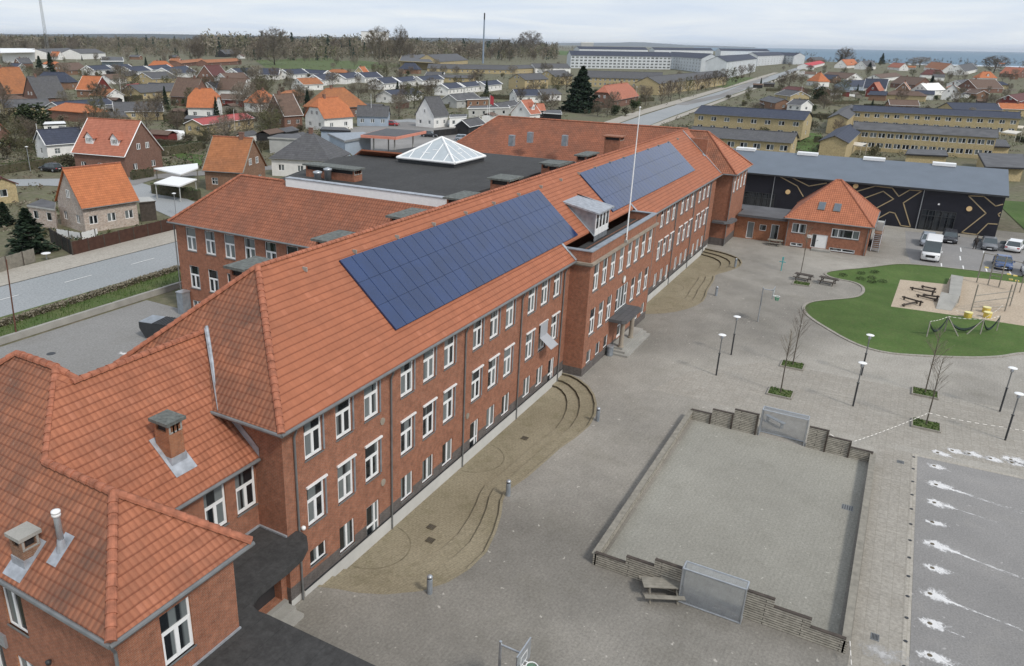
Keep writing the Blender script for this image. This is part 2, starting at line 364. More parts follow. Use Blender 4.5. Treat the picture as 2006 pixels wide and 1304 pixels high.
    A['strip']=paving('pale_concrete_strip',(.295,.272,.235),(.345,.32,.28),scale=.15,fine=6,grid=(.5,.5),dirt=(.25,.22,.18),dirtamt=.45,streak=.35)
    A['sand']=paving('play_sand',(.40,.325,.245),(.46,.38,.29),scale=.15,fine=6,dirt=(.32,.26,.19),dirtamt=.4)
    A['roadpaint']=plain('road_paint',(.70,.70,.68),.7,.1,4)
    A['chalk']=plain('white_wash',(.78,.78,.77),.8,.08,4)
    A['sea']=plain('sea_water',(.115,.185,.25),.6,.10,.004,spec=.15)
    A['hill']=plain('far_forested_hill',(.040,.050,.052),.9,.2,.002)
    A['tyre']=plain('tyre_rubber',(.02,.02,.02),.8,.1)
    A['carglass']=plain('car_glass',(.06,.075,.082),.06,.1,spec=.7)
    A['yellow']=plain('yellow_paint',(.62,.47,.09),.5,.12,3)
    A['green']=plain('green_net',(.06,.26,.15),.7,.1)
    A['teal']=plain('teal_paint',(.10,.34,.34),.5,.1)
    A['skin']=plain('skin',(.48,.28,.20),.6,.05)
    A['cloth_dark']=plain('dark_clothes',(.03,.024,.022),.85,.2)
    A['hall_black']=plain('black_hall_cladding',(.012,.012,.019),.55,.2,1.0)
    A['hall_roof']=plain('blue_grey_hall_roof',(.125,.148,.178),.5,.08,.4)
    A['gold']=plain('pale_gold_line',(.40,.31,.18),.6,.08)
    A['sphere_lamp']=plain('peach_disc',(.72,.50,.25),.6,.05)
    A['orange_fascia']=plain('coral_fascia',(.62,.24,.17),.5,.08)
    A['glass_white']=plain('milky_skylight_glass',(.42,.46,.48),.15,.06,1.5,spec=.6)
    A['red_flag']=plain('red_cloth',(.45,.05,.06),.8,.1)
    A['tape']=plain('barrier_tape',(.78,.74,.68),.6,.1)
    A['mint']=plain('mint_copper',(.30,.56,.46),.6,.1)
mats()
# ================================================================ SETTING
def sheet(name,poly,z,mat,thick=None,kind='structure',label=None,holes=None):
    mb=MB()
    loops=[[Vector((p[0],p[1],0)) for p in poly]]+[[Vector((p[0],p[1],0)) for p in h] for h in (holes or [])]
    flat=[v for l in loops for v in l]
    zf=z if callable(z) else (lambda x,y:z)
    for t in tessellate_polygon(loops):
        a,b,c=[flat[i] for i in t]
        if (b-a).cross(c-a).z<0: b,c=c,b
        mb.face(*[(p.x,p.y,zf(p.x,p.y)) for p in (a,b,c)])
    if thick:
        n=len(poly)
        for k in range(n):
            a=poly[k]; b=poly[(k+1)%n]
            mb.face((a[0],a[1],zf(*a)-thick),(b[0],b[1],zf(*b)-thick),(b[0],b[1],zf(*b)),(a[0],a[1],zf(*a)))
    o=mb.build(name,mat); tag(o,kind=kind,label=label); return o
def ribbon(name,pts,width,dz,mat,kind='structure',sub=6):
    """strip of even width along a centre line, lying on the terrain"""
    P=[]
    for a,b in zip(pts[:-1],pts[1:]):
        for i in range(sub):
            t=i/sub; P.append((a[0]+(b[0]-a[0])*t,a[1]+(b[1]-a[1])*t))
    P.append(pts[-1]); mb=MB(); L=[]
    for i,p in enumerate(P):
        q=P[min(i+1,len(P)-1)]; o=P[max(i-1,0)]; d=Vector((q[0]-o[0],q[1]-o[1],0)).normalized(); n=Vector((-d.y,d.x,0))
        w=width(i/(len(P)-1)) if callable(width) else width
        a=Vector((p[0],p[1],0))+n*w/2; b=Vector((p[0],p[1],0))-n*w/2
        L.append((Vector((a.x,a.y,terr(a.x,a.y)+dz)),Vector((b.x,b.y,terr(b.x,b.y)+dz))))
    for (a,b),(c,d) in zip(L[:-1],L[1:]): mb.face(b,d,c,a)
    o=mb.build(name,mat); tag(o,kind=kind); return o
# ---- ground to the horizon
xs=[-3000,-600,-200,-60,-20,10,22,60,108,112,140,200,300,450,650,900,1300,1690,2600,4200,7000,12000,16000,26000,40000]
ys=[-6000,-2500,-1200,-600,-300,-150,-60,-20,0,14,22,28,30,31.5,33,34.5,36,45,60,61,61.5,62,62.5,63,66,80,100,140,200,300,330,500,800,1300,2200,4000,8000,16000,26000,40000]
mb=MB(); idx={}
def gz_(x,y): return terr(x,y)-.06
for i in range(len(xs)-1):
    for j in range(len(ys)-1):
        x0,x1,y0,y1=xs[i],xs[i+1],ys[j],ys[j+1]
        if x0>=22 and x1<=108 and y0>=14 and y1<=22: continue
        if x0>=1690 and y1<=330: continue
        mb.face((x0,y0,gz_(x0,y0)),(x1,y0,gz_(x1,y0)),(x1,y1,gz_(x1,y1)),(x0,y1,gz_(x0,y1)))
tag(mb.build('ground',MAT['soil']),kind='structure')
mb=MB(); mb.face((1690,-40000,1.62),(40000,-40000,1.62),(40000,9800,1.62),(10000,2450,1.62),(3200,640,1.62),(1690,330,1.62)); tag(mb.build('sea',MAT['sea']),kind='structure')
def hills(name,pxs,D,mat,below=60):
    """a long low ridge with a back slope, standing D metres away under the given skyline points of the picture"""
    mb=MB(); F=[];T=[];B=[]
    for x,y in pxs:
        d=ray(x,y); k=D/math.hypot(d.x,d.y); t=Vector((d.x*k,d.y*k,CAMH+d.z*k)); T.append(t)
        F.append(Vector((t.x*.86,t.y*.86,-3))); B.append(Vector((t.x*1.2,t.y*1.2,-3)))
    for i in range(len(T)-1):
        mb.face(F[i+1],F[i],T[i],T[i+1]); mb.face(T[i+1],T[i],B[i],B[i+1])
    tag(mb.build(name,mat,smooth=True),kind='structure')
hills('hills',[(-500,60),(-200,63),(0,66),(60,67),(130,66.5),(210,66),(300,66),(420,68),(520,70),(640,72),(760,73),(900,74),(1000,77)],9000,MAT['hill'])
hills('far_hills',[(1080,84),(1160,83.5),(1212,83.2),(1235,82),(1262,82.5),(1283,84),(1310,85.5),(1345,88),(1420,90),(1480,92.2)],21000,MAT['hill'])

# ---- sunken terraces and the courtyard sheet
FY=20.7
bowl=[(23.7,20.75),(24.1,19.8),(24.4,18.8),(25.0,17.6),(26.1,16.3),(27.3,15.55),(28.7,15.15),(30.4,15.05),(32.3,15.45),(33.9,15.95),(35.2,16.5),(36.3,16.75),(38.4,16.4),(40.5,16.25),(42.8,16.1),(45.0,15.75),(47.0,15.6),(48.9,15.85),(50.6,16.4),(52.0,17.1),(53.2,18.0),(54.1,19.1),(54.5,20.0),(54.5,20.75)]
def inner(poly,cx,d):
    o=[]
    for x,y in poly:
        k=(x-cx)/15.4; o.append((x-d*k, 20.75-(20.75-y)*(1-d/5.1)))
    return o
far_bowl=[(127.3-x,y) for x,y in reversed(bowl)]
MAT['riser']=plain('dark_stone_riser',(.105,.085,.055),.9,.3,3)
def terrace(poly,cx):
    mb=MB(); L=[poly,inner(poly,cx,1.0),inner(poly,cx,1.9)]; z=[0.0,-.16,-.32,-.48]
    for k in range(3):
        for a,b in zip(L[k][:-1],L[k][1:]):
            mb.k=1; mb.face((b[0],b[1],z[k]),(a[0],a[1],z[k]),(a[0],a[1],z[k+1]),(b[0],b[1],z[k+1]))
        if k<2:
            mb.k=0
            for (a,b),(c,d) in zip(zip(L[k][:-1],L[k][1:]),zip(L[k+1][:-1],L[k+1][1:])):
                mb.face((a[0],a[1],z[k+1]),(b[0],b[1],z[k+1]),(d[0],d[1],z[k+1]),(c[0],c[1],z[k+1]))
        # a pale nosing along each edge
        mb.k=0
        for a,b in zip(L[k][:-1],L[k][1:]):
            n=Vector((-(b[1]-a[1]),b[0]-a[0],0)).normalized()*-.16
            mb.face((a[0],a[1],z[k]+.006),(a[0]+n.x,a[1]+n.y,z[k]+.006),(b[0]+n.x,b[1]+n.y,z[k]+.006),(b[0],b[1],z[k]+.006))
    mb.k=0; p=L[2]
    fl=[(q[0],q[1]) for q in p]+[(p[-1][0],20.76),(p[0][0],20.76)]
    loop=[[Vector((q[0],q[1],0)) for q in fl]]
    for t in tessellate_polygon(loop):
        a,b,c=[loop[0][i] for i in t]
        if (b-a).cross(c-a).z<0: b,c=c,b
        mb.face(*[(v.x,v.y,z[3]) for v in (a,b,c)])
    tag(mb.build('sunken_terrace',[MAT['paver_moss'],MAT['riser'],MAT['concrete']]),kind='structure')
terrace(bowl,39.1); terrace(far_bowl,127.3-39.1)
court_poly=[(-25,-60),(140,-60),(140,26),(105.2,26),(105.2,20.75)]+[(x,y) for x,y in reversed(far_bowl)]+[(x,y) for x,y in reversed(bowl)][1:]+[(21.9,20.75),(21.9,30),(-25,30)]
sheet('courtyard',court_poly,0.0,MAT['paver'])
# curved rings of setts in the terraces, manhole lids
def ring(name,c,r,a0,a1,z,mat,w=.12):
    mb=MB(); n=18
    for i in range(n):
        t=a0+(a1-a0)*i/n; u=a0+(a1-a0)*(i+1)/n
        mb.face(*[(c[0]+math.cos(q)*k,c[1]+math.sin(q)*k,z) for q,k in ((t,r),(t,r+w),(u,r+w),(u,r))])
    tag(mb.build(name,mat),kind='structure')
MAT['sett']=plain('worn_sett',(.17,.145,.095),.9,.35,2.5)
for cx in (28.3,39.6,85.0): ring('sett_ring',(cx,20.7),2.0,math.pi*1.04,math.pi*1.96,-.474,MAT['sett'],.08)
# ---- surfaces of the school ground
sheet('asphalt_court',[(33.0-14,-4.35),(54.8,-4.35),(55.1,-10.2),(55.3,-45),(-5,-45),(-5,-4.3)],.006,MAT['asphalt'])
sheet('concrete_strip',[(5,-2.05),(54.9,-2.05),(54.9,-4.08),(5,-4.0)],.004,MAT['strip'])
sheet('drain_line',[(5,-4.0),(54.9,-4.08),(55.2,-10.2),(57.0,-45),(56.7,-45),(54.9,-10.4),(54.6,-4.36),(5,-4.28)],.010,MAT['sidewalk'])
sheet('court_floor',[(32.9,9.5),(51.9,9.4),(51.9,-1.6),(32.9,-1.5)],.005,MAT['court'])
sheet('paver_band',[(55.4,13.5),(60.5,12.0),(66.5,6.8),(66.8,-45),(57.0,-45),(56.0,-8)],.004,MAT['strip'])
lawn=[(99.4,5.8),(101.5,4.6),(104.9,1.6),(107.5,-.2),(109.4,-1.8),(110.3,-4.3),(110.9,-9.1),(111.3,-14.6),(113,-40),(82,-40),(81.0,-14.5),(81.7,-12.9),(80.9,-11.7),(79.0,-10.3),(77.2,-8.0),(75.3,-4.2),(74.4,-1.9),(74.8,0.0),(76.2,1.6),(78.2,3.2),(80.5,4.9),(82.4,5.8),(84.2,6.15),(85.8,5.9),(87.2,5.1),(89.2,3.1),(90.6,1.9),(92.0,1.35),(94.1,1.15),(96.1,1.5),(97.4,2.6),(97.5,4.0),(98.0,5.1)]
def smooth_poly(poly,it=2):
    for _ in range(it):
        o=[]
        for a,b in zip(poly,poly[1:]+poly[:1]):
            o+=[(a[0]*.75+b[0]*.25,a[1]*.75+b[1]*.25),(a[0]*.25+b[0]*.75,a[1]*.25+b[1]*.75)]
        poly=o
    return poly
lawn_s=smooth_poly(lawn)
sand=[(101.4,-2.0),(89.4,-1.5),(89.7,-5.4),(89.9,-8.4),(89.9,-13.0),(90.0,-40),(108.5,-40),(107.9,-14.3),(107.8,-11.5),(106.8,-7.1),(102.3,-6.6)]
sheet('lawn',lawn_s,.035,MAT['grass'],.06,holes=[sand])
sheet('sand_pit',sand,.030,MAT['sand'])
mb=MB()
for a,b in zip(lawn_s,lawn_s[1:]+lawn_s[:1]):
    if min(a[1],b[1])<-16: continue
    d=Vector((b[0]-a[0],b[1]-a[1],0))
    if d.length<1e-4: continue
    n=Vector((-d.y,d.x,0)).normalized()
    A=Vector((*a,0));B=Vector((*b,0)); o=n*.02; w=n*-.26 if sum(p[0]*q[1]-q[0]*p[1] for p,q in zip(lawn,lawn[1:]+lawn[:1]))>0 else n*.26
    q=[A-w*.1,B-w*.1,B+w,A+w]
    mb.face(*[(v.x,v.y,.075) for v in q]); mb.face(*[(v.x,v.y,zz) for v,zz in ((q[3],.075),(q[2],.075),(q[2],0),(q[3],0))])
tag(mb.build('lawn_kerb',MAT['strip']),kind='structure')
sheet('car_park',[(110.6,-2.9),(111.4,-14.6),(113.5,-60),(140,-60),(139,-22),(132.2,-13.5),(131.2,-1.8),(118,-2.2)],.005,MAT['asphalt'])
sheet('hall_lawn',[(133.5,-18.0),(129,-25),(128,-60),(176,-60),(170,-14.6)],.03,MAT['grass'])
mb=MB()
for x,y,l,a in ((117.2,-8.3,2.6,0),(122.6,-8.5,2.6,0),(111.9,-8.5,2.4,.02),(111.8,-6.2,2.2,.02),(111.9,-10.9,2.4,.02),(117.6,-13.6,2.4,0),(112.2,-13.3,2.2,.02),(122.5,-11.1,2.4,0)):
    mb.face((x-l/2,y-.06,.011),(x+l/2,y-.06+a,.011),(x+l/2,y+.08+a,.011),(x-l/2,y+.08,.011))
tag(mb.build('parking_lines',MAT['roadpaint']),kind='structure')
# ---- school yard on the left, bank, roads
sheet('school_yard',[(-60,36),(46.8,36),(46.8,61.0),(-60,60.6)],.97,MAT['asphalt_yard'])
mb=MB()
for a,b,z0,z1,mt in (((-60,61.0),(70,61.4),.98,1.55,0),):
    mb.face((a[0],a[1],z0),(b[0],b[1],z0),(b[0],b[1]+.05,z1),(a[0],a[1]+.05,z1)); mb.face((a[0],a[1]+.05,z1),(b[0],b[1]+.05,z1),(b[0],b[1]+.4,z1),(a[0],a[1]+.4,z1))
ow=mb.build('retaining_wall',MAT['concrete']); tag(ow,'low mossy concrete retaining wall between school yard and grassy road bank','wall')
sheet('bank',[(-60,61.4),(80,61.8),(80,66.0),(-60,65.4)],lambda x,y:1.56+.16*sstep(61.5,64.5,y),MAT['verge'])
road=[(-60,70.0),(60,70.6),(130,71.3),(230,74.5),(286,79.5),(560,98.5),(868,119.5),(1250,147)]
ribbon('main_road',road,lambda t:8.3+2.5*t,-.02+.0,MAT['asphalt_road'])
ribbon('pavement',[(-60,77.0),(60,77.3),(130,78.6),(232,82.0),(286,87.8),(560,106.8),(868,128.5)],5.0,.04,MAT['sidewalk'])
ribbon('pavement',[(120,65.2),(230,68.3),(286,72.4),(560,90.8),(868,110.0)],2.6,.04,MAT['sidewalk'])
mb=MB()
x=-20.0
while x<120:
    y=70.25+.0085*(x+20); z=1.6+.012
    mb.face((x,y-.07,z),(x+3.2,y-.045,z),(x+3.2,y+.09,z),(x,y+.065,z)); x+=8.1
tag(mb.build('road_markings',MAT['roadpaint']),kind='structure')
ribbon('side_street',[(73,79),(80.5,100),(84.5,113),(80.0,124),(72,133),(62,150)],7.0,.0,MAT['asphalt_road'])
ribbon('side_street',[(84.5,113),(92,116),(104,110),(118,104),(135,102)],5.0,.006,MAT['asphalt'])
fp=[at(*p) for p in ((640,292),(720,300),(1000,300),(1012,262),(905,236),(800,232),(690,250))]
sheet('forecourt',[(p.x,p.y) for p in fp],1.64,MAT['asphalt'])
ribbon('side_street',[tuple(at(*p).xy) for p in ((1000,262),(905,246),(800,236),(715,240))],7,.06,MAT['asphalt_road'])
ribbon('side_street',[tuple(at(*p).xy) for p in ((1330,205),(1420,186),(1500,150))],6,.03,MAT['asphalt'])
# playing field and gardens that read as lawn between the houses
for i,pts in enumerate((((325,300),(395,325),(398,304),(345,297)),((500,118),(640,112),(690,125),(640,138),(520,132)),((1060,97),(1115,100),(1112,108),(1065,105)),((1560,258),(1610,262),(1600,300),(1555,292)),((1520,222),(1565,232),(1590,246),(1530,240)),((120,250),(180,262),(130,275)),((560,122),(700,118),(820,128),(700,136)),((1380,165),(1440,150),(1480,152),(1420,172)))):
    q=[at(*p) for p in pts]; sheet('garden_lawn',[(p.x,p.y) for p in q],lambda x,y:terr(x,y)+.03+.004*i,MAT['verge'] if i in (1,4,6,7) else MAT['grass'])
# ================================================================ BUILDING HELPERS
def wall(mb,p0,p1,z0,z1,ops=(),depth=.14,zones=None,mi=0):
    """wall face from p0 to p1 (outside on the right hand) with real openings (u0,u1,za,zb) and their reveals"""
    p0=Vector((p0[0],p0[1],0)); p1=Vector((p1[0],p1[1],0)); L=(p1-p0).length; u=(p1-p0)/L; inn=Vector((-u.y,u.x,0))
    us=sorted(set([0,L]+[o[0] for o in ops]+[o[1] for o in ops])); zs=sorted(set([z0,z1]+[o[2] for o in ops]+[o[3] for o in ops]+[q[0] for q in (zones or []) if z0<q[0]<z1]))
    us=[a for a in us if -1e-6<=a<=L+1e-6]; zs=[a for a in zs if z0-1e-6<=a<=z1+1e-6]
    pt=lambda a,z,d=0: tuple(p0+u*a+inn*d+Vector((0,0,z)))
    for a,b in zip(us[:-1],us[1:]):
        if b-a<1e-5: continue
        cm=(a+b)/2; run=None
        for c,d in zip(zs[:-1],zs[1:]):
            if d-c<1e-5: continue
            zm=(c+d)/2
            if any(o[0]<cm<o[1] and o[2]<zm<o[3] for o in ops): continue
            mb.k=mi
            for q in (zones or []):
                if zm>=q[0]: mb.k=q[1]
            mb.face(pt(a,c),pt(b,c),pt(b,d),pt(a,d))
    mb.k=mi
    for a,b,c,d in ops:
        mb.face(pt(a,c),pt(a,c,depth),pt(b,c,depth),pt(b,c)); mb.face(pt(a,d),pt(b,d),pt(b,d,depth),pt(a,d,depth))
        mb.face(pt(a,c),pt(a,d),pt(a,d,depth),pt(a,c,depth)); mb.face(pt(b,c,depth),pt(b,d,depth),pt(b,d),pt(b,c))
_WC={}
def window_meshes(kind,w,h):
    key=(kind,round(w,2),round(h,2))
    if key in _WC: return _WC[key]
    f=MB(); g=MB(); s=MB(); y0,y1=.07,.13; t=.075 if h>.7 else .10
    def bar(x0,x1,z0,z1,a=y0,b=y1): f.box(x0,x1,a,b,z0,z1)
    def frame(x0,x1,z0,z1,t): bar(x0,x0+t,z0,z1); bar(x1-t,x1,z0,z1); bar(x0+t,x1-t,z0,z0+t); bar(x0+t,x1-t,z1-t,z1)
    if kind=='school':
        zt=h*.60
        frame(0,w,0,h,.05); bar(.05,w-.05,zt-.07,zt+.07,y0-.012,y1); bar(w/2-.085,w/2+.085,.05,zt-.07,y0-.010,y1)
        bar(.05,.13,.05,zt-.07,y0+.006,y1); bar(w-.13,w-.05,.05,zt-.07,y0+.006,y1); bar(.13,w/2-.085,.05,.15,y0+.006,y1); bar(w/2+.085,w-.13,.05,.15,y0+.006,y1)
        bar(w-.09,w-.05,zt+.07,h-.05,y0+.006,y1)
    elif kind in('two','small2'):
        frame(0,w,0,h,t); bar(w/2-.07,w/2+.07,t,h-t,y0-.01,y1)
    elif kind=='three':
        frame(0,w,0,h,t+.03); bar(w*.24-.05,w*.24+.05,t+.03,h-t-.03,y0-.01,y1); bar(w*.76-.05,w*.76+.05,t+.03,h-t-.03,y0-.01,y1)
    elif kind=='grid':
        frame(0,w,0,h,t); bar(w/2-.03,w/2+.03,t,h-t); bar(t,w/2-.03,h*.62-.02,h*.62+.02); bar(w/2+.03,w-t,h*.62-.02,h*.62+.02)
    elif kind=='four':
        frame(0,w,0,h,t)
        for k in (1,2,3): bar(w*k/4-.04,w*k/4+.04,t,h-t,y0-.01,y1)
    elif kind=='stair':
        frame(0,w,0,h,.09)
        for k in (1,2,3): bar(w*k/4-.05,w*k/4+.05,.09,h-.09,y0-.01,y1)
        bar(.09,w*.25-.05,h*.5-.05,h*.5+.05); bar(w*.75+.05,w-.09,h*.5-.05,h*.5+.05)
    elif kind=='door':
        frame(0,w,0,h,.09); bar(w*.66-.06,w*.66+.06,.09,h-.09,y0-.01,y1); bar(.09,w*.66-.06,h*.48-.06,h*.48+.06); bar(.09,w*.66-.06,.09,.24); bar(w*.66+.06,w-.09,h*.48-.04,h*.48+.04)
    elif kind=='roof':
        frame(0,w,0,h,.09)
    else:
        frame(0,w,0,h,t)
    yg=y0+.035
    g.face((.03,yg,.03),(w-.03,yg,.03),(w-.03,yg,h-.03),(.03,yg,h-.03))
    s.box(-.05,w+.05,-.05,.07,-.05,0.0)
    _WC[key]=(f.mesh('window_frame',MAT['white']),g.mesh('window_pane',MAT['pane']),s.mesh('window_sill',MAT['gutter']))
    return _WC[key]
def add_window(parent,p0,p1,u,z,w,h,kind,sill=False,pane=True,name='window'):
    p0=Vector((p0[0],p0[1],0)); p1=Vector((p1[0],p1[1],0)); d=(p1-p0).normalized(); q=p0+d*u
    f,g,s=window_meshes(kind,w,h)
    o=link(name,f,parent,(q.x,q.y,z),math.atan2(d.y,d.x))
    if pane: link('pane',g,o)
    if sill: link('sill',s,o)
    return o
def roofplane(mb,pts,thick=.16):
    """one roof face with a little thickness under it"""
    n=Vector((0,0,0)); P=[Vector(p) for p in pts]
    for a,b in zip(P,P[1:]+P[:1]): n+=a.cross(b)
    if n.z<0: P.reverse()
    mb.face(*P); Q=[p-Vector((0,0,thick)) for p in P]; mb.face(*reversed(Q))
    for i in range(len(P)): j=(i+1)%len(P); mb.face(Q[i],Q[j],P[j],P[i])
class Rows:
    """every row of ridge tiles, every length of gutter, becomes a part of its own"""
    def __init__(s,name,mat): s.name=name; s.mat=mat
def ridgerow(mb,a,b,r=.13,step=.40,n=7):
    if isinstance(mb,Rows):
        q=MB(); ridgerow(q,a,b,r,step,n); q.build(mb.name,mb.mat,S); return
    """a row of overlapping half-round ridge tiles from a (low) to b (high)"""
    a=Vector(a);b=Vector(b);L=(b-a).length;k=max(1,int(L/step)); d=(b-a)/L
    s=d.cross(Vector((0,0,1))).normalized(); up=s.cross(d)
    for i in range(k):
        p=a+d*(L*i/k); q=a+d*(L*(i+1)/k+.05); ra,rb=r*1.15,r*.92
        A=[mb.P(p+s*(ra*math.cos(math.pi*j/(n-1)))+up*(ra*math.sin(math.pi*j/(n-1))-.03)) for j in range(n)]
        B=[mb.P(q+s*(rb*math.cos(math.pi*j/(n-1)))+up*(rb*math.sin(math.pi*j/(n-1))-.03)) for j in range(n)]
        for j in range(n-1): mb.f.append([A[j],B[j],B[j+1],A[j+1]]); mb.mi.append(mb.k)
        mb.f.append(list(A)); mb.mi.append(mb.k)
def gutterbar(mb,a,b,r=.085):
    if isinstance(mb,Rows): q=MB(); q.tube([a,b],r,8); q.build(mb.name,mb.mat,S)
    else: mb.tube([a,b],r,8)

# ================================================================ THE SCHOOL
S=empty('school_building',(60,26,0),0,'long three storey red brick school with orange tiled roof, solar panels and white windows','school')
S.location=(0,0,0)
EY,EZ,RY,RZ=20.2,9.55,26.0,14.7       # eaves and ridge of the long wing
X0,X1=21.8,105.0
PL=-.48
walls=MB(); zones=[(-1,1),(.36,2),(1.08,0)]
MATS_W=[MAT['brick'],MAT['plinth'],MAT['brick_grey'],MAT['brick_warm'],MAT['stone_band']]
def put(p0,p1,items,z0,z1,zones=None,mi=0,sill=True,depth=.14):
    """items: (u,z,w,h,kind)"""
    wall(walls,p0,p1,z0,z1,[(i[0],i[0]+i[2],i[1],i[1]+i[3]) for i in items],depth,zones,mi)
    for i in items: add_window(S,p0,p1,i[0],i[1],i[2],i[3],i[4],sill and i[4]!='door', name='door' if i[4]=='door' else 'window')
items=[]
def bay(bx,low):
    for k in range(3):
        x=bx+2.27*k-X0
        items.append((x,7.14,1.24,2.14,'school')); items.append((x,3.60,1.24,2.14,'school'))
        if low[k]=='w': items.append((x,.66,1.22,1.52,'two'))
        elif low[k]=='s': items.append((x,1.36,1.2,.86,'two'))
        elif low[k]=='d': items.append((x,-.42,1.16,2.5,'door'))
bay(23.24,'swd'); bay(31.04,'www'); bay(39.06,'dww'); bay(47.08,'wwd')
bay(79.7,'wwd'); bay(87.85,'www'); bay(96.0,'dww')
put((X0,FY),(X1,FY),items,PL,9.7,zones)
# rear, ends
wall(walls,(X0,31.3),(X0,FY),PL,9.7,(),.14,[(-1,2),(1.08,0)]); wall(walls,(X1,FY),(X1,31.3),PL,9.7); wall(walls,(X1,31.3),(X0,31.3),-.4,9.7)
for xa_,xb_ in ((X0+.9,54.6),(71.95,X1-.4)):
    pl=MB(); pl.box(xa_,xb_,FY-.05,FY-.004,PL,.34); o=pl.build('plinth',MAT['plinth'],S)
    dr=MB(); dr.box(xa_,xb_,FY-.075,FY-.004,.343,.385); dr.build('ledge',MAT['darksteel'],o)
# white head boxes of the outside blinds over the middle windows, steel side rails
hb=MB(); hb.box(-.06,1.42,-.11,-.012,2.10,2.20); hb=hb.mesh('blind_box',MAT['white'])
rl=MB(); rl.box(1.27,1.36,-.06,-.012,.05,2.08); rl=rl.mesh('blind_rail',MAT['zinc'])
for w_ in [c for c in S.children if c.name.startswith('window') and abs(c.location.y-FY)<.01 and c.location.z>3]:
    if w_.location.z<5: link('blind_box',hb,w_)
    link('blind_rail',rl,w_)
# one blind let down over the awning arm
aw=MB(); ax=49.33
aw.face((ax-.04,FY-.13,4.75),(ax+1.3,FY-.13,4.75),(ax+1.3,FY-.13,5.82),(ax-.04,FY-.13,5.82))
aw.face((ax-.04,FY-1.05,4.05),(ax+1.3,FY-1.05,4.05),(ax+1.3,FY-.13,4.75),(ax-.04,FY-.13,4.75))
aw.tube([(ax-.04,FY-1.05,4.05),(ax+1.3,FY-1.05,4.05)],.03); aw.tube([(ax+1.32,FY-.05,4.6),(ax+1.3,FY-1.05,4.05)],.015)
MAT['awning']=plain('grey_blind_cloth',(.36,.37,.39),.8,.05); aw.build('awning',MAT['awning'],S)
# downpipes
for x in (22.5,30.03,38.0,45.95,53.5,77.6,85.75,93.9,101.9):
    d=MB(); d.tube([(x,FY-.09,PL+.05),(x,FY-.09,8.7),(x,FY-.32,9.35)],.055,8); d.build('downpipe',MAT['gutter'],S)
# lamps and medallions on the wall
for x,z in ((29.3,6.55),(29.3,2.9),(38.6,2.9)): md=MB(); md.tube([(x,FY-.05,z),(x,FY-.003,z)],.2,14); md.build('wall_plaque',MAT['stone_band'],S)
for x,y,z in ((22.75,FY-.12,3.9),):
    l=MB(); l.lathe([(.02,-.12),(.10,-.06),(.12,0),(.10,.07),(.02,.12)],10,(x,y,z)); l.build('wall_lamp',MAT['white'],S,True)
# ---------------- main roof
rf=MB()
AX=26.5; BXr=108.2
roofplane(rf,[(21.3,EY,EZ),(54.35,EY,EZ),(54.35,RY,RZ),(AX,RY,RZ)])
sl=(RZ-EZ)/(RY-EY)
def rz_(y): return EZ+sl*(y-EY)
PYB=21.35      # back edge of the flat roof behind the parapet of the projecting front
roofplane(rf,[(54.35,PYB,rz_(PYB)),(71.95,PYB,rz_(PYB)),(71.95,RY,RZ),(54.35,RY,RZ)])
roofplane(rf,[(71.95,EY,EZ),(105.3,EY,EZ),(BXr,RY,RZ),(71.95,RY,RZ)])
roofplane(rf,[(21.3,31.8,EZ),(108,31.8,EZ),(BXr,RY,RZ),(AX,RY,RZ)])
o=rf.build('roof',[MAT['roof_new']],S)
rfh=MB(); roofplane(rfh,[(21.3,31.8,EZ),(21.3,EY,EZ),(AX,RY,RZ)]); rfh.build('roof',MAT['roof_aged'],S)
rd=Rows('ridge_tiles',MAT['ridge']); ridgerow(rd,(AX,RY,RZ),(BXr,RY,RZ)); ridgerow(rd,(21.3,EY,EZ),(AX,RY,RZ),.16); ridgerow(rd,(21.3,31.8,EZ),(AX,RY,RZ),.16)
gt=Rows('gutter',MAT['gutter']); gutterbar(gt,(21.2,EY-.08,EZ-.05),(54.3,EY-.08,EZ-.05)); gutterbar(gt,(71.95,EY-.08,EZ-.05),(105.2,EY-.08,EZ-.05)); gutterbar(gt,(21.22,EY-.1,EZ-.06),(21.22,31.8,EZ-.06))
sf=MB(); sf.box(21.4,54.35,EY+.0,FY-.01,EZ-.22,EZ-.17); sf.build('soffit',MAT['wood_dark'],S); sf=MB(); sf.box(71.97,105,EY+.0,FY-.01,EZ-.22,EZ-.17); sf.build('soffit',MAT['wood_dark'],S); sf=MB(); sf.box(21.4,21.79,EY+.02,31.7,EZ-.23,EZ-.175)
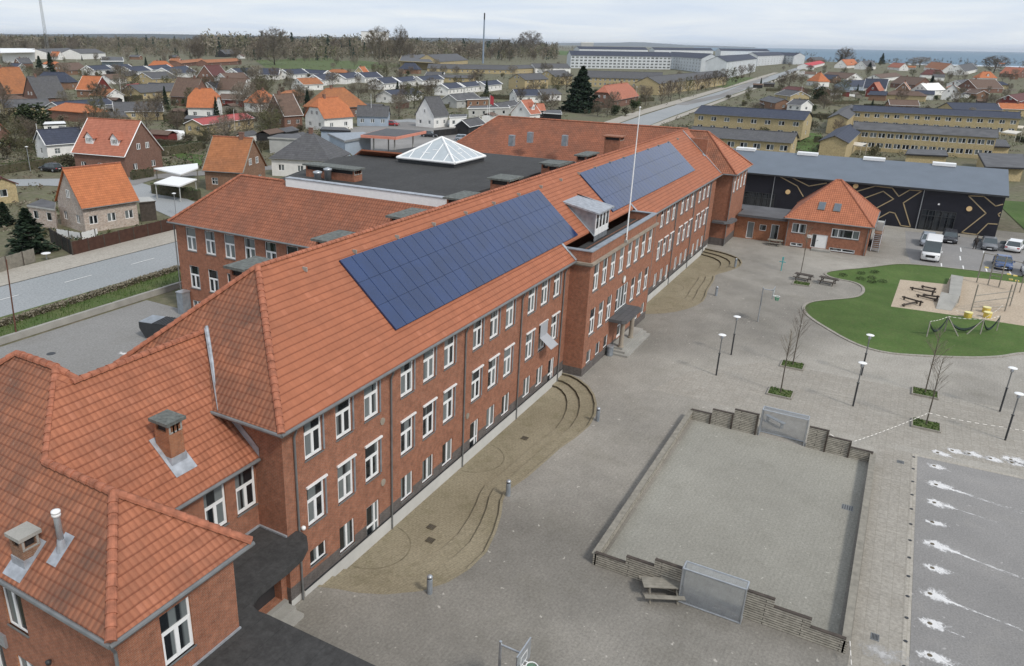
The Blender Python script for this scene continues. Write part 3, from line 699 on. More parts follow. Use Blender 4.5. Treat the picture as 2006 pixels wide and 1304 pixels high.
# ---------------- solar panels
def proof(x,y,off): # point above the front slope
    n=Vector((0,-sl,1)).normalized(); return Vector((x,y,rz_(y)))+n*off
n_p=0; extra=MB()
def array(xa,ya,yb,nx,ny,pw,name):
    global n_p
    A=empty(name,(0,0,0)); A.parent=S
    base=MB(); a,b,c,d=[proof(x,y,.09) for x,y in ((xa,ya),(xa+nx*pw,ya),(xa+nx*pw,yb),(xa,yb))]
    base.face(a,b,c,d); lo=[proof(x,y,.02) for x,y in ((xa,ya),(xa+nx*pw,ya),(xa+nx*pw,yb),(xa,yb))]
    for i in range(4): j=(i+1)%4; base.face(lo[i],lo[j],(a,b,c,d)[j],(a,b,c,d)[i])
    base.build('mounting_frame',MAT['solar_back'],A)
    cell=MB(); dy=(yb-ya)/ny
    def panel(mb,x,y,O):
        q=[proof(px,py,.125)-O for px,py in ((x+.022,y+.008),(x+pw-.022,y+.008),(x+pw-.022,y+dy-.008),(x+.022,y+dy-.008))]
        q2=[proof(px,py,.092)-O for px,py in ((x+.012,y+.008),(x+pw-.012,y+.008),(x+pw-.012,y+dy-.008),(x+.012,y+dy-.008))]
        mb.face(*q)
        for i in range(4): j=(i+1)%4; mb.face(q2[i],q2[j],q[j],q[i])
    O0=proof(xa,ya,0); panel(cell,xa,ya,O0); me=cell.mesh('solar_panel',MAT['solar'])
    order=[(i,j) for i in range(nx) for j in range(ny)]
    for i,j in order:
        P=proof(xa+i*pw,ya+j*dy,0)
        if n_p<100: link('solar_panel',me,A,P); n_p+=1
        else: panel(extra,xa+i*pw,ya+j*dy,Vector((0,0,0)))
array(31.65,21.45,25.1,26,3,1.0,'solar_array'); array(66.9,21.75,25.25,30,3,.99,'solar_array')
tag(extra.build('solar_panels',MAT['solar'],S),kind='stuff')
# ---------------- projecting front with parapet
RYF=19.05; RA,RB=54.65,71.75
it=[]
for x in (55.55,57.52,59.5,61.68,63.85,65.85,67.87,69.9): it.append((x-RA,6.86,1.25,2.2,'school'))
for x in (55.55,57.52,59.5,65.85,67.9,69.95): it.append((x-RA,3.2,1.25,2.2,'school'))
it.append((61.75-RA,3.35,3.2,2.1,'stair'))
for x in (55.5,57.6,59.55,68.0,70.0): it.append((x-RA,.76,1.05,1.1,'one'))
it.append((63.0-RA,.55,1.6,2.4,'door'))
zr=[(-1,2),(.72,0)]
put((RA,RYF),(RB,RYF),it,-.3,9.15,zr)
wall(walls,(RA,FY-.01),(RA,RYF),PL,9.15,(),.1,[(-1,1),(.02,2),(.72,0)],0); wall(walls,(RB,RYF),(RB,FY-.01),PL,9.15,(),.1,[(-1,1),(.02,2),(.72,0)],0)
# parapet above the cornice
wall(walls,(RA,PYB+.3),(RA,RYF),9.45,10.3); wall(walls,(RA,RYF),(RB,RYF),9.45,10.3); wall(walls,(RB,RYF),(RB,PYB+.3),9.45,10.3)
wall(walls,(RB-.32,RYF+.32),(RA+.32,RYF+.32),9.5,10.3); wall(walls,(RA+.32,RYF+.32),(RA+.32,PYB+.3),9.5,10.3); wall(walls,(RB-.32,PYB+.3),(RB-.32,RYF+.32),9.5,10.3)
cn=MB()
for z0,z1,e in ((9.15,9.27,.10),(9.27,9.45,.24)):
    cn.box(RA-e,RB+e,RYF-e,RYF+.02,z0,z1); cn.box(RA-e,RA+.02,RYF+.02,FY-.02,z0,z1); cn.box(RB-.02,RB+e,RYF+.02,FY-.02,z0,z1)
cn.build('cornice',MAT['stone_band'],S)
cp=MB(); e=.09
cp.box(RA-e,RB+e,RYF-e,RYF+.40,10.3,10.37); cp.box(RA-e,RA+.40,RYF+.40,PYB+.75,10.3,10.37); cp.box(RB-.40,RB+e,RYF+.40,PYB+.75,10.3,10.37)
cp.build('coping',MAT['zinc'],S)
fr=MB(); fr.box(RA+.32,RB-.32,RYF+.32,PYB+.1,9.3,9.62); fr.build('flat_roof',MAT['bitumen'],S)
# clock and emblem niche over the stair window
ck=MB(); ck.tube([(63.35,RYF-.1,6.02),(63.35,RYF-.002,6.02)],.36,20); ck.k=1; ck.tube([(63.35,RYF-.112,6.02),(63.35,RYF-.101,6.02)],.29,20)
ck.build('clock',[MAT['stone_band'],MAT['white']],S)
# dormer with metal roof and glazed front
dm=MB(); dxa,dxb,dyf=60.25,63.45,20.95
dm.k=0
for x,fl in ((dxa,0),(dxb,1)):
    q=[(x,dyf,rz_(dyf)),(x,dyf,12.15),(x,24.0,12.75),(x,24.0,rz_(24.0))]
    dm.face(*(q if fl else q[::-1]))
dm.face((dxa,dyf,9.7),(dxb,dyf,9.7),(dxb,dyf,12.15),(dxa,dyf,12.15))
dm.build('dormer',[MAT['zinc']],S)
DM=[c for c in S.children if c.name.startswith('dormer')][0]
zr_=MB(); roofplane(zr_,[(dxa-.25,dyf-.35,12.15),(dxb+.35,dyf-.35,12.15),(dxb+.35,24.2,12.85),(dxa-.25,24.2,12.85)],.14)
for x in np.arange(dxa+.2,dxb+.2,.55): zr_.box(x-.015,x+.015,dyf-.3,dyf-.28,12.16,12.2)
zr_.build('dormer_roof',MAT['lead'],DM)
for k,(a,b) in enumerate(((0,.75),(.8,1.55),(1.6,2.35),(2.4,3.15))):
    wf=MB(); wf.box(dxa+a,dxa+a+.09,dyf-.07,dyf-.002,10.2,12.1); wf.box(dxa+b-.09,dxa+b,dyf-.07,dyf-.002,10.2,12.1); wf.box(dxa+a+.09,dxa+b-.09,dyf-.07,dyf-.002,11.98,12.1); wf.box(dxa+a+.09,dxa+b-.09,dyf-.07,dyf-.002,10.2,10.75); wf.build('dormer_window',MAT['white'],DM)
gp=MB(); gp.face((dxa+.03,dyf-.03,10.75),(dxb-.08,dyf-.03,10.75),(dxb-.08,dyf-.03,12.0),(dxa+.03,dyf-.03,12.0)); gp.build('dormer_pane',MAT['pane_dark'],DM)
for x in (dxa-.2,dxb+.03): fl=MB(); fl.face(*[proof(xx,y,.03) for xx,y in ((x,20.9),(x+.17,20.9),(x+.17,23.5),(x,23.5))]); fl.build('flashing',MAT['lead'],S)
for x in (RA-.35,RB+.02):
    fl=MB(); fl.face(*[proof(xx,y,.04) for xx,y in ((x,EY),(x+.33,EY),(x+.33,PYB+.9),(x,PYB+.9))]); fl.build('flashing',MAT['lead'],S)
# flagpole is a thing of its own and stands on the cornice
FP=empty('flagpole',(62.6,RYF-.12,9.45),0,'tall white flagpole rising from the cornice of the brick school front','flagpole')
f_=MB(); f_.tube([(0,0,0),(0,0,10.9)],[.065,.032],8); f_.build('pole',MAT['white'],FP); f_=MB(); f_.lathe([(.02,-.06),(.10,0),(.02,.06)],10,(0,0,10.95)); f_.build('finial',MAT['white'],FP,True)
f_=MB(); f_.box(-.14,.14,-.12,.12,.0,.22); f_.box(-.12,.12,-.03,.118,.5,.6); f_.build('bracket',MAT['concrete'],FP)
# entrance: landing, steps, canopy on two round columns
st=MB(); st.box(61.3,67.2,17.9,RYF-.02,0.0,.5)
st.box(60.95,67.2,17.55,17.9,0,.34); st.box(60.95,61.3,17.9,RYF-.02,0,.34); st.box(60.6,67.2,17.2,17.55,0,.17); st.box(60.6,60.95,17.55,RYF-.02,0,.17)
st.build('entrance_steps',MAT['concrete'],S)
cpn=MB(); cpn.prism([(60.3,RYF-.01),(60.3,17.9),(60.55,17.55),(64.6,17.55),(64.9,17.9),(64.9,RYF-.01)],3.02,3.3); cpn.build('canopy',MAT['roof_grey'],S)
for x,y in ((61.6,18.15),(64.3,18.15)):
    c=MB(); c.lathe([(.26,.5),(.26,.6),(.2,.62),(.19,2.9),(.27,2.92),(.27,3.02)],14,(x,y,0)); c.build('column',MAT['stone_band'],S,False)
# ---------------- end pavilion at the far end
EP=(105.8,116.4,18.9)
it=[(1.3,6.9,1.3,2.2,'school'),(3.6,6.9,1.3,2.2,'school'),(5.9,6.9,1.3,2.2,'school'),(8.2,6.9,1.3,2.2,'school')]
put((106.2,18.9),(116.0,18.9),it,-.3,9.6,[(-1,2),(1.0,0)])
wall(walls,(106.2,24),(106.2,18.9),-.3,9.6,(),.1,[(-1,2),(1.0,0)]); wall(walls,(116.0,18.9),(116.0,31),-.3,9.6,())
er=MB()
apx=(111.1,23.9,14.2); bx=(111.1,31,14.2)
roofplane(er,[(105.7,18.45,9.55),(116.5,18.45,9.55),apx]); er.build('roof',MAT['roof_mid'],S)
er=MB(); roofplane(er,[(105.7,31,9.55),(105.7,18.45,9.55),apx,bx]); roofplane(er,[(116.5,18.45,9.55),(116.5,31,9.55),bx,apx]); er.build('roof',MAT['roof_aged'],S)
ridgerow(rd,(105.7,18.45,9.6),apx); ridgerow(rd,(116.5,18.45,9.6),apx); ridgerow(rd,apx,bx)
gutterbar(gt,(105.6,18.4,9.5),(116.5,18.4,9.5)); gutterbar(gt,(105.62,18.4,9.5),(105.62,20.1,9.5))
fw=MB(); fw.box(105.55,106.1,22.6,26.3,11.0,13.75); fw.build('fire_wall',MAT['brick'],S)
fl=MB(); fl.face(*[proof(x,y,.06) for x,y in ((105.05,20.3),(105.3,20.3),(105.55,26.0),(105.25,26.0))]); fl.face(*[proof(x,y,.06) for x,y in ((104.6,22.6),(105.5,22.6),(105.5,22.9),(104.6,22.9))]); fl.build('flashing',MAT['lead'],S)
d=MB(); d.tube([(106.1,18.82,.1),(106.1,18.82,9.4)],.055,8); d.build('downpipe',MAT['gutter'],S)
# small curved canopy and the low link building
lk=MB(); wall(walls,(112.6,18.85),(112.6,12.0),-.2,3.1,[(1.6,2.5,.1,2.4),(3.2,4.1,1.35,2.2),(4.7,5.7,.1,2.4)],.14,None,3)
add_window(S,(112.6,18.85),(112.6,12.0),1.6,.1,.9,2.3,'one',name='door'); add_window(S,(112.6,18.85),(112.6,12.0),3.2,1.35,.9,.85,'one'); add_window(S,(112.6,18.85),(112.6,12.0),4.7,.1,1.0,2.3,'one',name='door')
lk.prism([(111.9,18.6),(111.9,11.9),(119.5,11.9),(119.5,20),(116.0,20),(116.0,18.6)],3.1,3.42); lk.prism([(105.2,20.6),(105.2,19.0),(106.3,18.2),(108.4,18.0),(109.0,18.4),(109.0,18.88),(106.18,18.88),(106.18,20.6)],3.1,3.38)
lk.build('flat_roof',MAT['roof_felt'],S)
for q in ((-112.6,),): pass
# ---------------- low connecting wing at the near end
CY=22.4
it=[]
for x in (18.75,20.55): it.append((x-16.5,5.15,1.2,2.05,'school'))
put((16.5,CY),(X0,CY),it,-.2,7.75,[(-1,2),(1.0,0)],3)
CR=MB(); CZ,CE=12.0,7.62; CRY=27.0; sl2=(CZ-CE)/(CRY-22.05)
# the ridge meets the hipped end of the long wing; its foot runs against the end wall
hipx=lambda z: 21.3+(z-EZ)/((RZ-EZ)/(AX-21.3))
yy=22.05+(9.45-CE)/sl2
roofplane(CR,[(14.05,22.05,CE),(21.78,22.05,CE),(21.78,yy,9.45),(hipx(CZ)+.1,CRY,CZ),(16.0,CRY,CZ),(14.05,25.05,CE+3.0*sl2)])
CR.build('roof',MAT['roof_old'],S)
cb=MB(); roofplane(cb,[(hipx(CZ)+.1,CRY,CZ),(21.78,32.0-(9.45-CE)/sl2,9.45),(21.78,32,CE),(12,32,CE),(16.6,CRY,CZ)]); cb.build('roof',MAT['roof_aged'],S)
ridgerow(rd,(16.7,CRY,CZ),(hipx(CZ),CRY,CZ),.16)
fs=MB(); a=Vector((21.5,yy-.1,9.5)); b=Vector((hipx(CZ)+.05,CRY,CZ+.05)); s=Vector((.06,-.0,.12)); w_=Vector((-.25,-.10,.0))
fs.face(a+s,a+s+w_,b+s+w_,b+s); fs.tube([a+s,b+s],.09,6); fs.build('flashing',MAT['lead'],S)
gutterbar(gt,(16.4,21.98,CE-.03),(21.7,21.98,CE-.03))
vf=MB(); vf.face((21.76,22.05,CE+.05),(21.76,22.05,CE+.5),(21.76,yy,9.9),(21.76,yy,9.45)); vf.build('flashing',MAT['lead'],S)
# ---------------- head block and hipped pavilion at the near end
PX0,PX1,PY0=11.4,16.45,18.4
HZ=12.45; HX=16.55
sp=(10.2-7.62)/(14.05-11.0)
pv=MB()
# west face of pavilion and head block is one plane
hx=11.0+(HZ-7.62)/sp
yv=25.3
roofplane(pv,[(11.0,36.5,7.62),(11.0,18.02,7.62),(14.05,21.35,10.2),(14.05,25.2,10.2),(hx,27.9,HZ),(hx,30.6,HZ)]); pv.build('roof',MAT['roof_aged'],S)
pf=MB(); roofplane(pf,[(11.0,18.02,7.62),(17.05,18.02,7.62),(14.05,21.35,10.2)]); roofplane(pf,[(17.05,18.02,7.62),(17.05,22.1,7.62),(14.05,25.2,10.2),(14.05,21.35,10.2)])
pf.build('roof',MAT['roof_old'],S)
hf=MB(); roofplane(hf,[(14.05,25.05,CE+3.0*sl2+.01),(16.0,CRY,CZ+.01),(17.2,CRY,CZ+.01),(hx,27.9,HZ)]); roofplane(hf,[(hx,27.9,HZ),(17.2,CRY,CZ),(19.5,32,8.3),(hx,30.6,HZ)]); roofplane(hf,[(hx,30.6,HZ),(19.5,36.5,7.62),(11.0,36.5,7.62)])
hf.build('roof',MAT['roof_old'],S)
ridgerow(rd,(11.0,18.02,7.66),(14.05,21.35,10.22),.17); ridgerow(rd,(17.05,18.02,7.66),(14.05,21.35,10.22),.17); ridgerow(rd,(14.05,21.35,10.22),(14.05,25.2,10.22),.17)
ridgerow(rd,(14.05,25.2,10.2),(hx,27.9,HZ),.17); ridgerow(rd,(hx,27.9,HZ),(hx,30.6,HZ),.17); ridgerow(rd,(17.0,CRY,CZ),(hx,27.9,HZ),.15); ridgerow(rd,(11.0,36.5,7.65),(hx,30.6,HZ),.17)
wi=[(PX1-PX0-2.75,4.85,1.25,2.05,'school')]
p=onY(347,1225,PY0)
wi=[(p.x-.66-PX0,4.75,1.3,2.15,'school')]
put((PX0,PY0),(PX1,PY0),wi,-.2,7.7,[(-1,2),(1.0,0)],3)
wall(walls,(PX1,PY0),(PX1,CY),-.2,7.7,(),.1,None,3)
q0=onX(9,1185,PX0); q1=onX(47,1215,PX0); q2=onX(43,1290,PX0)
it=[]
for yc,zz in ((onX(25,1180,PX0).y,4.9),(onX(48,1285,PX0).y,1.4)): it.append((36-yc-.6,zz,1.2,2.1,'two'))
it.append((36-onX(-12,1262,PX0).y-.6,1.4,1.2,2.1,'two')); it.append((36-onX(-40,1150,PX0).y-.6,4.9,1.2,2.1,'two'))
put((PX0,36),(PX0,PY0),it,-.2,7.7,[(-1,2),(1.0,0)],3)
gutterbar(gt,(10.9,17.95,7.56),(17.1,17.95,7.56),.09); gutterbar(gt,(10.92,17.95,7.56),(10.92,36,7.56),.09)
d=MB(); d.tube([(11.2,18.2,0),(11.2,18.2,7.0),(10.95,17.98,7.5)],.06,8); d.build('downpipe',MAT['gutter'],S)
vt=MB(); v=onX(8,1252,PX0); vt.box(PX0-.1,PX0-.004,v.y-.2,v.y+.2,v.z-.28,v.z+.28); vt.build('vent_cover',MAT['steel'],S)
v=onX(102,1292,PX0); vl=MB(); vl.lathe([(.02,-.1),(.09,-.08),(.11,.04),(.02,.1)],10,(PX0-.14,v.y,v.z)); vl.build('wall_lamp',MAT['darksteel'],S,True)
# flat canopy roof between pavilion and long wing, with its rounded edge
can=[(PX1+.01,CY-.01),(PX1+.01,PY0-.02),(PX0-.5,PY0-.02),(PX0-.5,3.0),(17.75,3.0),(17.55,17.9),(17.50,18.45),(17.62,18.85),(17.95,19.12),(18.4,19.25),(20.2,19.22),(21.2,19.3),(21.9,19.6),(22.3,20.0),(22.42,20.4),(22.35,20.68),(21.79,20.68),(21.79,CY-.01)]
cz=MB(); cz.prism(can,3.62,3.95); cz.build('canopy',MAT['bitumen'],S)
ef=MB()
for a,b in (((PX0-.5,PY0-.03),(PX1,PY0-.03)),): ef.box(a[0],b[0],a[1]-.08,a[1],3.952,4.02)
ef.box(21.70,21.785,20.7,CY-.03,3.952,4.03); ef.box(PX1+.03,21.7,CY-.09,CY-.012,3.952,4.03); ef.build('flashing',MAT['lead'],S)
sg=MB(); sg.box(17.9,21.6,20.7,20.95,0,.55); sg.box(18.0,21.6,20.25,20.7,0,.38); sg.box(18.1,21.6,19.8,20.25,0,.2); sg.build('entrance_steps',MAT['concrete'],S)
sp_=MB(); sp_.box(12,17.3,3.2,17.8,0,3.6); sp_.build('walkway_wall',MAT['brick_warm'],S)
wall(walls,(PX1,20.95),(X0,20.95),-.1,3.6,[(1.2,5.0,.55,2.9)],.5,None,0)
dd=MB(); dd.face((PX1+1.2,21.4,.55),(PX1+5.0,21.4,.55),(PX1+5.0,21.4,2.9),(PX1+1.2,21.4,2.9)); dd.build('door',MAT['darksteel'],S)
# ---------------- left rear wing
WX,WY=46.7,55.6
it=[]
for k in range(9):
    y=WY-1.0-2.38*k-1.2-.0
    it.append((WY-y-1.2+.25,7.0,1.25,2.15,'school')); it.append((WY-y-1.2+.25,3.45,1.25,2.15,'school')); it.append((WY-y-1.2+.25,1.35,1.2,.9,'two'))
put((WX,WY),(WX,31.4),it,.0,9.6)
wall(walls,(56,WY),(WX,WY),0,9.6); 
wr=MB(); wz=13.5; wrx=51.0
roofplane(wr,[(46.3,56.0,9.5),(46.3,29.0,9.5),(wrx,29.0,wz),(wrx,51.3,wz)]); roofplane(wr,[(55.7,56.0,9.5),(46.3,56.0,9.5),(wrx,51.3,wz)]); roofplane(wr,[(55.7,29.0,9.5),(55.7,56,9.5),(wrx,51.3,wz),(wrx,29,wz)])
wr.build('roof',MAT['roof_wing'],S)
ridgerow(rd,(46.3,56,9.55),(wrx,51.3,wz),.15); ridgerow(rd,(wrx,46.3,wz),(wrx,51.3,wz)); gutterbar(gt,(46.2,56.05,9.45),(46.2,31.5,9.45))
d=MB(); d.tube([(46.6,55.7,.95),(46.6,55.7,9.3)],.055,8); d.build('downpipe',MAT['gutter'],S)
sk=MB(); P=atz(617,407,11.6); sk.M=Matrix.Translation(P)@Matrix.Rotation(-math.pi/2,4,'Z')@Matrix.Rotation(rad(41),4,'X'); sk.box(-.4,.4,-.6,.6,.05,.2); sk.build('skylight',MAT['carglass'],S)
# ---------------- flat hall roof between the wings with glass pyramid
fz=13.25
pr=MB(); pr.box(50.55,50.9,29.5,45.6,13.0,fz+.55); pr.build('parapet',MAT['white'],S)
pc=MB(); pc.box(50.9,51.1,29.5,45.6,fz,fz+.58); pc.box(50.5,51.12,29.5,45.6,fz+.581,fz+.64); pc.build('parapet_cap',MAT['lead'],S)
hr=MB(); hr.prism([(50.95,30.5),(79.5,30.5),(79.5,50.5),(66,52.5),(51.5,47.8)],9.0,fz); hr.build('flat_roof',MAT['bitumen'],S)
py=[atz(781,312,13.4),atz(893,328,13.4),atz(951,314,13.4),atz(838,301,13.4)]
cx=sum((p.x for p in py))/4; cy=sum((p.y for p in py))/4
x0,x1,y0,y1=cx-3.15,cx+3.15,cy-3.35,cy+3.35
kb=MB(); kb.box(x0,x1,y0,y1,fz,13.75); kb.build('skylight_kerb',MAT['darksteel'],S)
gy=MB(); ap=Vector((cx,cy,15.75)); C=[Vector(p) for p in ((x0-.1,y0-.1,13.76),(x1+.1,y0-.1,13.76),(x1+.1,y1+.1,13.76),(x0-.1,y1+.1,13.76))]
for i in range(4): gy.face(C[i],C[(i+1)%4],ap)
G=gy.build('skylight',MAT['glass_white'],S)
gb=MB()
for i in range(4):
    a,b=C[i],C[(i+1)%4]; gb.tube([a,b],.14,6); gb.tube([a,ap],.13,6)
    for t in (.2,.4,.6,.8):
        p=a.lerp(b,t); k=1-abs(t-.5)*2; h=a.lerp(ap,k) if t<.5 else b.lerp(ap,k)
        gb.tube([p,h],.05,5)
    for t0,t1,k in ((.3,.5,.3),(.5,.7,.45)): gb.tube([a.lerp(b,t0).lerp(ap,k),a.lerp(b,t1).lerp(ap,k)],.05,5)
gb.build('glazing_bar',MAT['white'],G)
# ---------------- far rear wing
fx=104.0
fwall=MB(); it=[]
for k in range(12): it.append((2.0+2.6*k,6.9,1.3,1.9,'two'))
put((fx+.4,61),(fx+.4,31.4),it,0,9.6)
wr=MB(); roofplane(wr,[(fx,61.2,9.5),(fx,26.5,9.5),(110.0,26.5,14.5),(110.0,55.2,14.5)]); roofplane(wr,[(116,61.2,9.5),(fx,61.2,9.5),(110,55.2,14.5)]); roofplane(wr,[(116,26.5,9.5),(116,61.2,9.5),(110,55.2,14.5),(110,26.5,14.5)])
wr.build('roof',MAT['roof_wing'],S); ridgerow(rd,(110,26.5,14.5),(110,55.2,14.5)); ridgerow(rd,(fx,61.2,9.5),(110,55.2,14.5)); gutterbar(gt,(fx-.1,61,9.45),(fx-.1,31,9.45))
# orange hipped stub behind the hall
o_=[atz(675,318,11.5),atz(708,292,14.0),atz(788,299,14.0),atz(790,318,11.5)]
wr=MB(); roofplane(wr,[o_[0],o_[3],o_[2],o_[1]]); wr.build('roof',MAT['roof_new'],S)
wr=MB(); wr.box(o_[0].x+.5,o_[0].x+14,min(o_[0].y,o_[3].y)+1,max(o_[0].y,o_[3].y)-.5,0,11.2); wr.build('wall',MAT['brick'],S)
sf.build('soffit',MAT['wood_dark'],S)
walls.build('wall',MATS_W,S)
# ---------------- chimneys
def chimney(top,lx,ly,h,mat='brick',cap='slate_cap',flues=3,over=.22):
    """brick stack with open flue slots under a slab; top = centre of the slab's upper side"""
    x,y,z=top; b=MB(); b.box(x-lx/2,x+lx/2,y-ly/2,y+ly/2,z-h,z-.5)
    for k in range(flues+1):
        px=x-lx/2+(lx-.14)*k/flues; b.box(px,px+.14,y-ly/2,y-ly/2+.14,z-.5,z-.14); b.box(px,px+.14,y+ly/2-.14,y+ly/2,z-.5,z-.14)
    o=b.build('chimney',MAT[mat],S)
    c=MB(); c.box(x-lx/2-over,x+lx/2+over,y-ly/2-over,y+ly/2+over,z-.14,z); c.build('chimney_cap',MAT[cap],o)
    c=MB(); c.box(x-lx/2+.1,x+lx/2-.1,y-ly/2+.1,y+ly/2-.1,z-.5,z-.145); c.build('flue',MAT['blackwood'],o)
    w=MB()
    for k in range(flues):
        xa=x-lx/2+(lx-.14)*k/flues; xb=x-lx/2+(lx-.14)*(k+1)/flues+.14
        for a in (xa+.03,xb-.11): w.box(a,a+.08,y-ly/2-.02,y-ly/2-.003,z-.5,z-.16)
        w.box(xa+.03,xb-.03,y-ly/2-.02,y-ly/2-.004,z-.56,z-.49)
    w.build('flue_trim',MAT['concrete'],o)
    return o
for px,py,lx in ((490,514,4.4),(656,461,4.2),(799,416,4.2),(905,381,3.6),(1095,319,3.2),(1150,300,3.4)):
    p=onY(px,py,28.0); chimney(tuple(p),lx*p.x/40*.62 if p.x<60 else lx*.9,1.0,2.6)
for px,py,z in ((990,346,15.1),(1085,317,14.6)):
    p=atz(px,py,z); chimney((p.x,p.y,z),2.0,1.6,2.5)
p=atz(602,322,14.4); q=atz(705,326,14.4); chimney(((p.x+q.x)/2,(p.y+q.y)/2,14.4),1.2,5.5,2.4)
for px,py in ((622,338),(642,332)):
    p=atz(px,py,14.2); v=MB(); v.lathe([(.32,-1.0),(.32,-.1),(.4,-.05),(.4,.1),(.05,.2)],12,tuple(p)); v.build('roof_vent',MAT['steel'],S,True)
for px,py in ((1003,268),(1039,262),(1107,268)):
    p=atz(px,py,12.9); v=MB(); v.box(p.x-.34,p.x+.34,p.y-.36,p.y+.36,p.z-1.2,p.z+.25); o=v.build('roof_hatch',MAT['zinc'],S)
p=atz(1204,265,14.4); o=chimney((p.x,p.y,14.4),1.5,2.0,3.2,cap='brick'); 
# tall chimney on the connecting roof, squat chimney and steel flue on the pavilion
def onslope(px,py,axis,c0,z0,k):
    d=ray(px,py); dc=d.x if axis=='x' else d.y
    t=(z0-k*c0-CAMH)/(d.z-k*dc); return Vector((d.x*t,d.y*t,CAMH+d.z*t))
q=onslope(352,905,'y',22.05,CE,sl2); cx_,cy_=q.x,q.y+.45
ztop=CAMH+ray(330,815).z*((cy_)/ray(330,815).y)
o=chimney((cx_,cy_,ztop),.72,.85,ztop-q.z+.3,mat='brick_warm',over=.13)
f=MB(); rzc=lambda y: CE+sl2*(y-22.05)
f.face(*[(x,y,rzc(y)+.03) for x,y in ((cx_-.55,cy_-.85),(cx_+.55,cy_-.85),(cx_+.55,cy_+.6),(cx_-.55,cy_+.6))]); f.box(cx_-.40,cx_+.40,cy_-.47,cy_+.47,rzc(cy_-.47),rzc(cy_-.47)+.35); f.build('flashing',MAT['lead'],o)
q=onslope(40,1105,'x',11.0,7.62,sp); cx_,cy_=q.x+.30,q.y
ztop=CAMH+ray(42,1040).z*(math.hypot(cx_,cy_)/math.hypot(ray(42,1040).x,ray(42,1040).y))
o=chimney((cx_,cy_,ztop),.66,.66,ztop-q.z+.3,mat='brick_tan',cap='concrete',flues=1,over=.08)
rzp=lambda x: 7.62+sp*(x-11.0)
f=MB(); f.face(*[(x,y,rzp(x)+.03) for x,y in ((cx_-.7,cy_-.5),(cx_+.45,cy_-.5),(cx_+.45,cy_+.5),(cx_-.7,cy_+.5))]); f.box(cx_-.37,cx_+.37,cy_-.37,cy_+.37,rzp(cx_-.37),rzp(cx_-.37)+.35); f.build('flashing',MAT['lead'],o)
q=onslope(122,1072,'x',11.0,7.62,sp); k_=math.hypot(q.x,q.y)/math.hypot(ray(113,1000).x,ray(113,1000).y); p=Vector((q.x,q.y,CAMH+ray(113,1000).z*k_))
v=MB(); v.lathe([(.11,-1.6),(.11,-.2),(.10,-.17)],12,tuple(p)); o=v.build('flue_pipe',MAT['steel'],S,True)
v=MB(); v.lathe([(.15,-.18),(.15,-.10),(.14,-.08)],12,tuple(p)); v.lathe([(.16,-.05),(.15,.02),(.03,.06)],12,tuple(p)); v.build('flue_cowl',MAT['white'],o,True)
v=MB(); fx_,fy_=p.x,p.y; v.face(*[(x,y,rzp(x)+.03) for x,y in ((fx_-.5,fy_-.25),(fx_+.35,fy_-.25),(fx_+.35,fy_+.25),(fx_-.5,fy_+.25))]); v.lathe([(.22,rzp(fx_-.22)-p.z),(.12,rzp(fx_)-p.z+.35)],10,tuple(p)); v.build('flue_collar',MAT['lead'],o,False)
# roof lights, hooks, snow marks
hk=MB(); hk.box(-.03,.03,-.18,.1,-.1,.12); hk=hk.mesh('roof_hook',MAT['concrete'])
for x in np.arange(29,104,4.2): link('roof_hook',hk,S,proof(x,RY-.75,.05))
# ================================================================ SPORTS HALL
HXF,HE=134.0,6.1
Hh=empty('sports_hall',(134,5,0),0,'long black clad sports hall with blue grey roof and gold line pattern on its front','hall'); Hh.location=(0,0,0)
HY0,HY1=-12.9,40.0; HRX,HRZ=143.6,8.5
mb=MB(); wall(mb,(HXF,HY1),(HXF,HY0),-.1,HE,[]); 
mb.face((HXF,HY0,0),(153,HY0,0),(153,HY0,HE),(HRX,HY0,HRZ-.05),(HXF,HY0,HE)); mb.face((153,HY0,0),(153,HY1,0),(153,HY1,HE),(153,HY0,HE)); mb.face((153,HY1,0),(HXF,HY1,0),(HXF,HY1,HE),(HRX,HY1,HRZ-.05),(153,HY1,HE))
mb.build('wall',MAT['hall_black'],Hh)
mb=MB(); roofplane(mb,[(HXF-.5,HY1+.3,HE-.05),(HXF-.5,HY0-.3,HE-.05),(HRX,HY0-.3,HRZ),(HRX,HY1+.3,HRZ)],.22); roofplane(mb,[(153.5,HY0-.3,HE-.05),(153.5,HY1+.3,HE-.05),(HRX,HY1+.3,HRZ),(HRX,HY0-.3,HRZ)],.22); mb.build('roof',MAT['hall_roof'],Hh)
mb=MB(); mb.box(HXF-.62,HXF-.5,HY0-.3,HY1+.3,HE-.28,HE-.03); mb.build('gutter',MAT['darksteel'],Hh)
for px,py in ((1461,290),(1580,301),(1711,312.5),(1851,325)):
    p=atz(px,py,HRZ+.25); m_=MB(); m_.box(HRX-.9,HRX+.7,p.y-1.55,p.y+1.55,HRZ-.15,HRZ+.28); m_.build('roof_light',MAT['white'],Hh)
def hp(x,y,off=.03):
    p=onX(1500+x/3.951,330+y/3.951,HXF-off); p.y=max(p.y,HY0+.15); p.z=min(p.z,HE-.3); return p
def stroke(mb,pts,w,off=.04,th=.03):
    P=[hp(*q) for q in pts]
    for a,b in zip(P[:-1],P[1:]):
        d=(b-a).normalized(); n=Vector((0,-d.z,d.y))*w/2; a2=a-d*w*.35; b2=b+d*w*.35; t=Vector((-th,0,0))
        q=[a2-n,b2-n,b2+n,a2+n]; mb.face(*[v+t for v in (q if (b-a).y*1>0 else q)][::-1])
        for i in range(4): j=(i+1)%4; mb.face(q[i],q[j],q[j]+t,q[i]+t)
mb=MB()
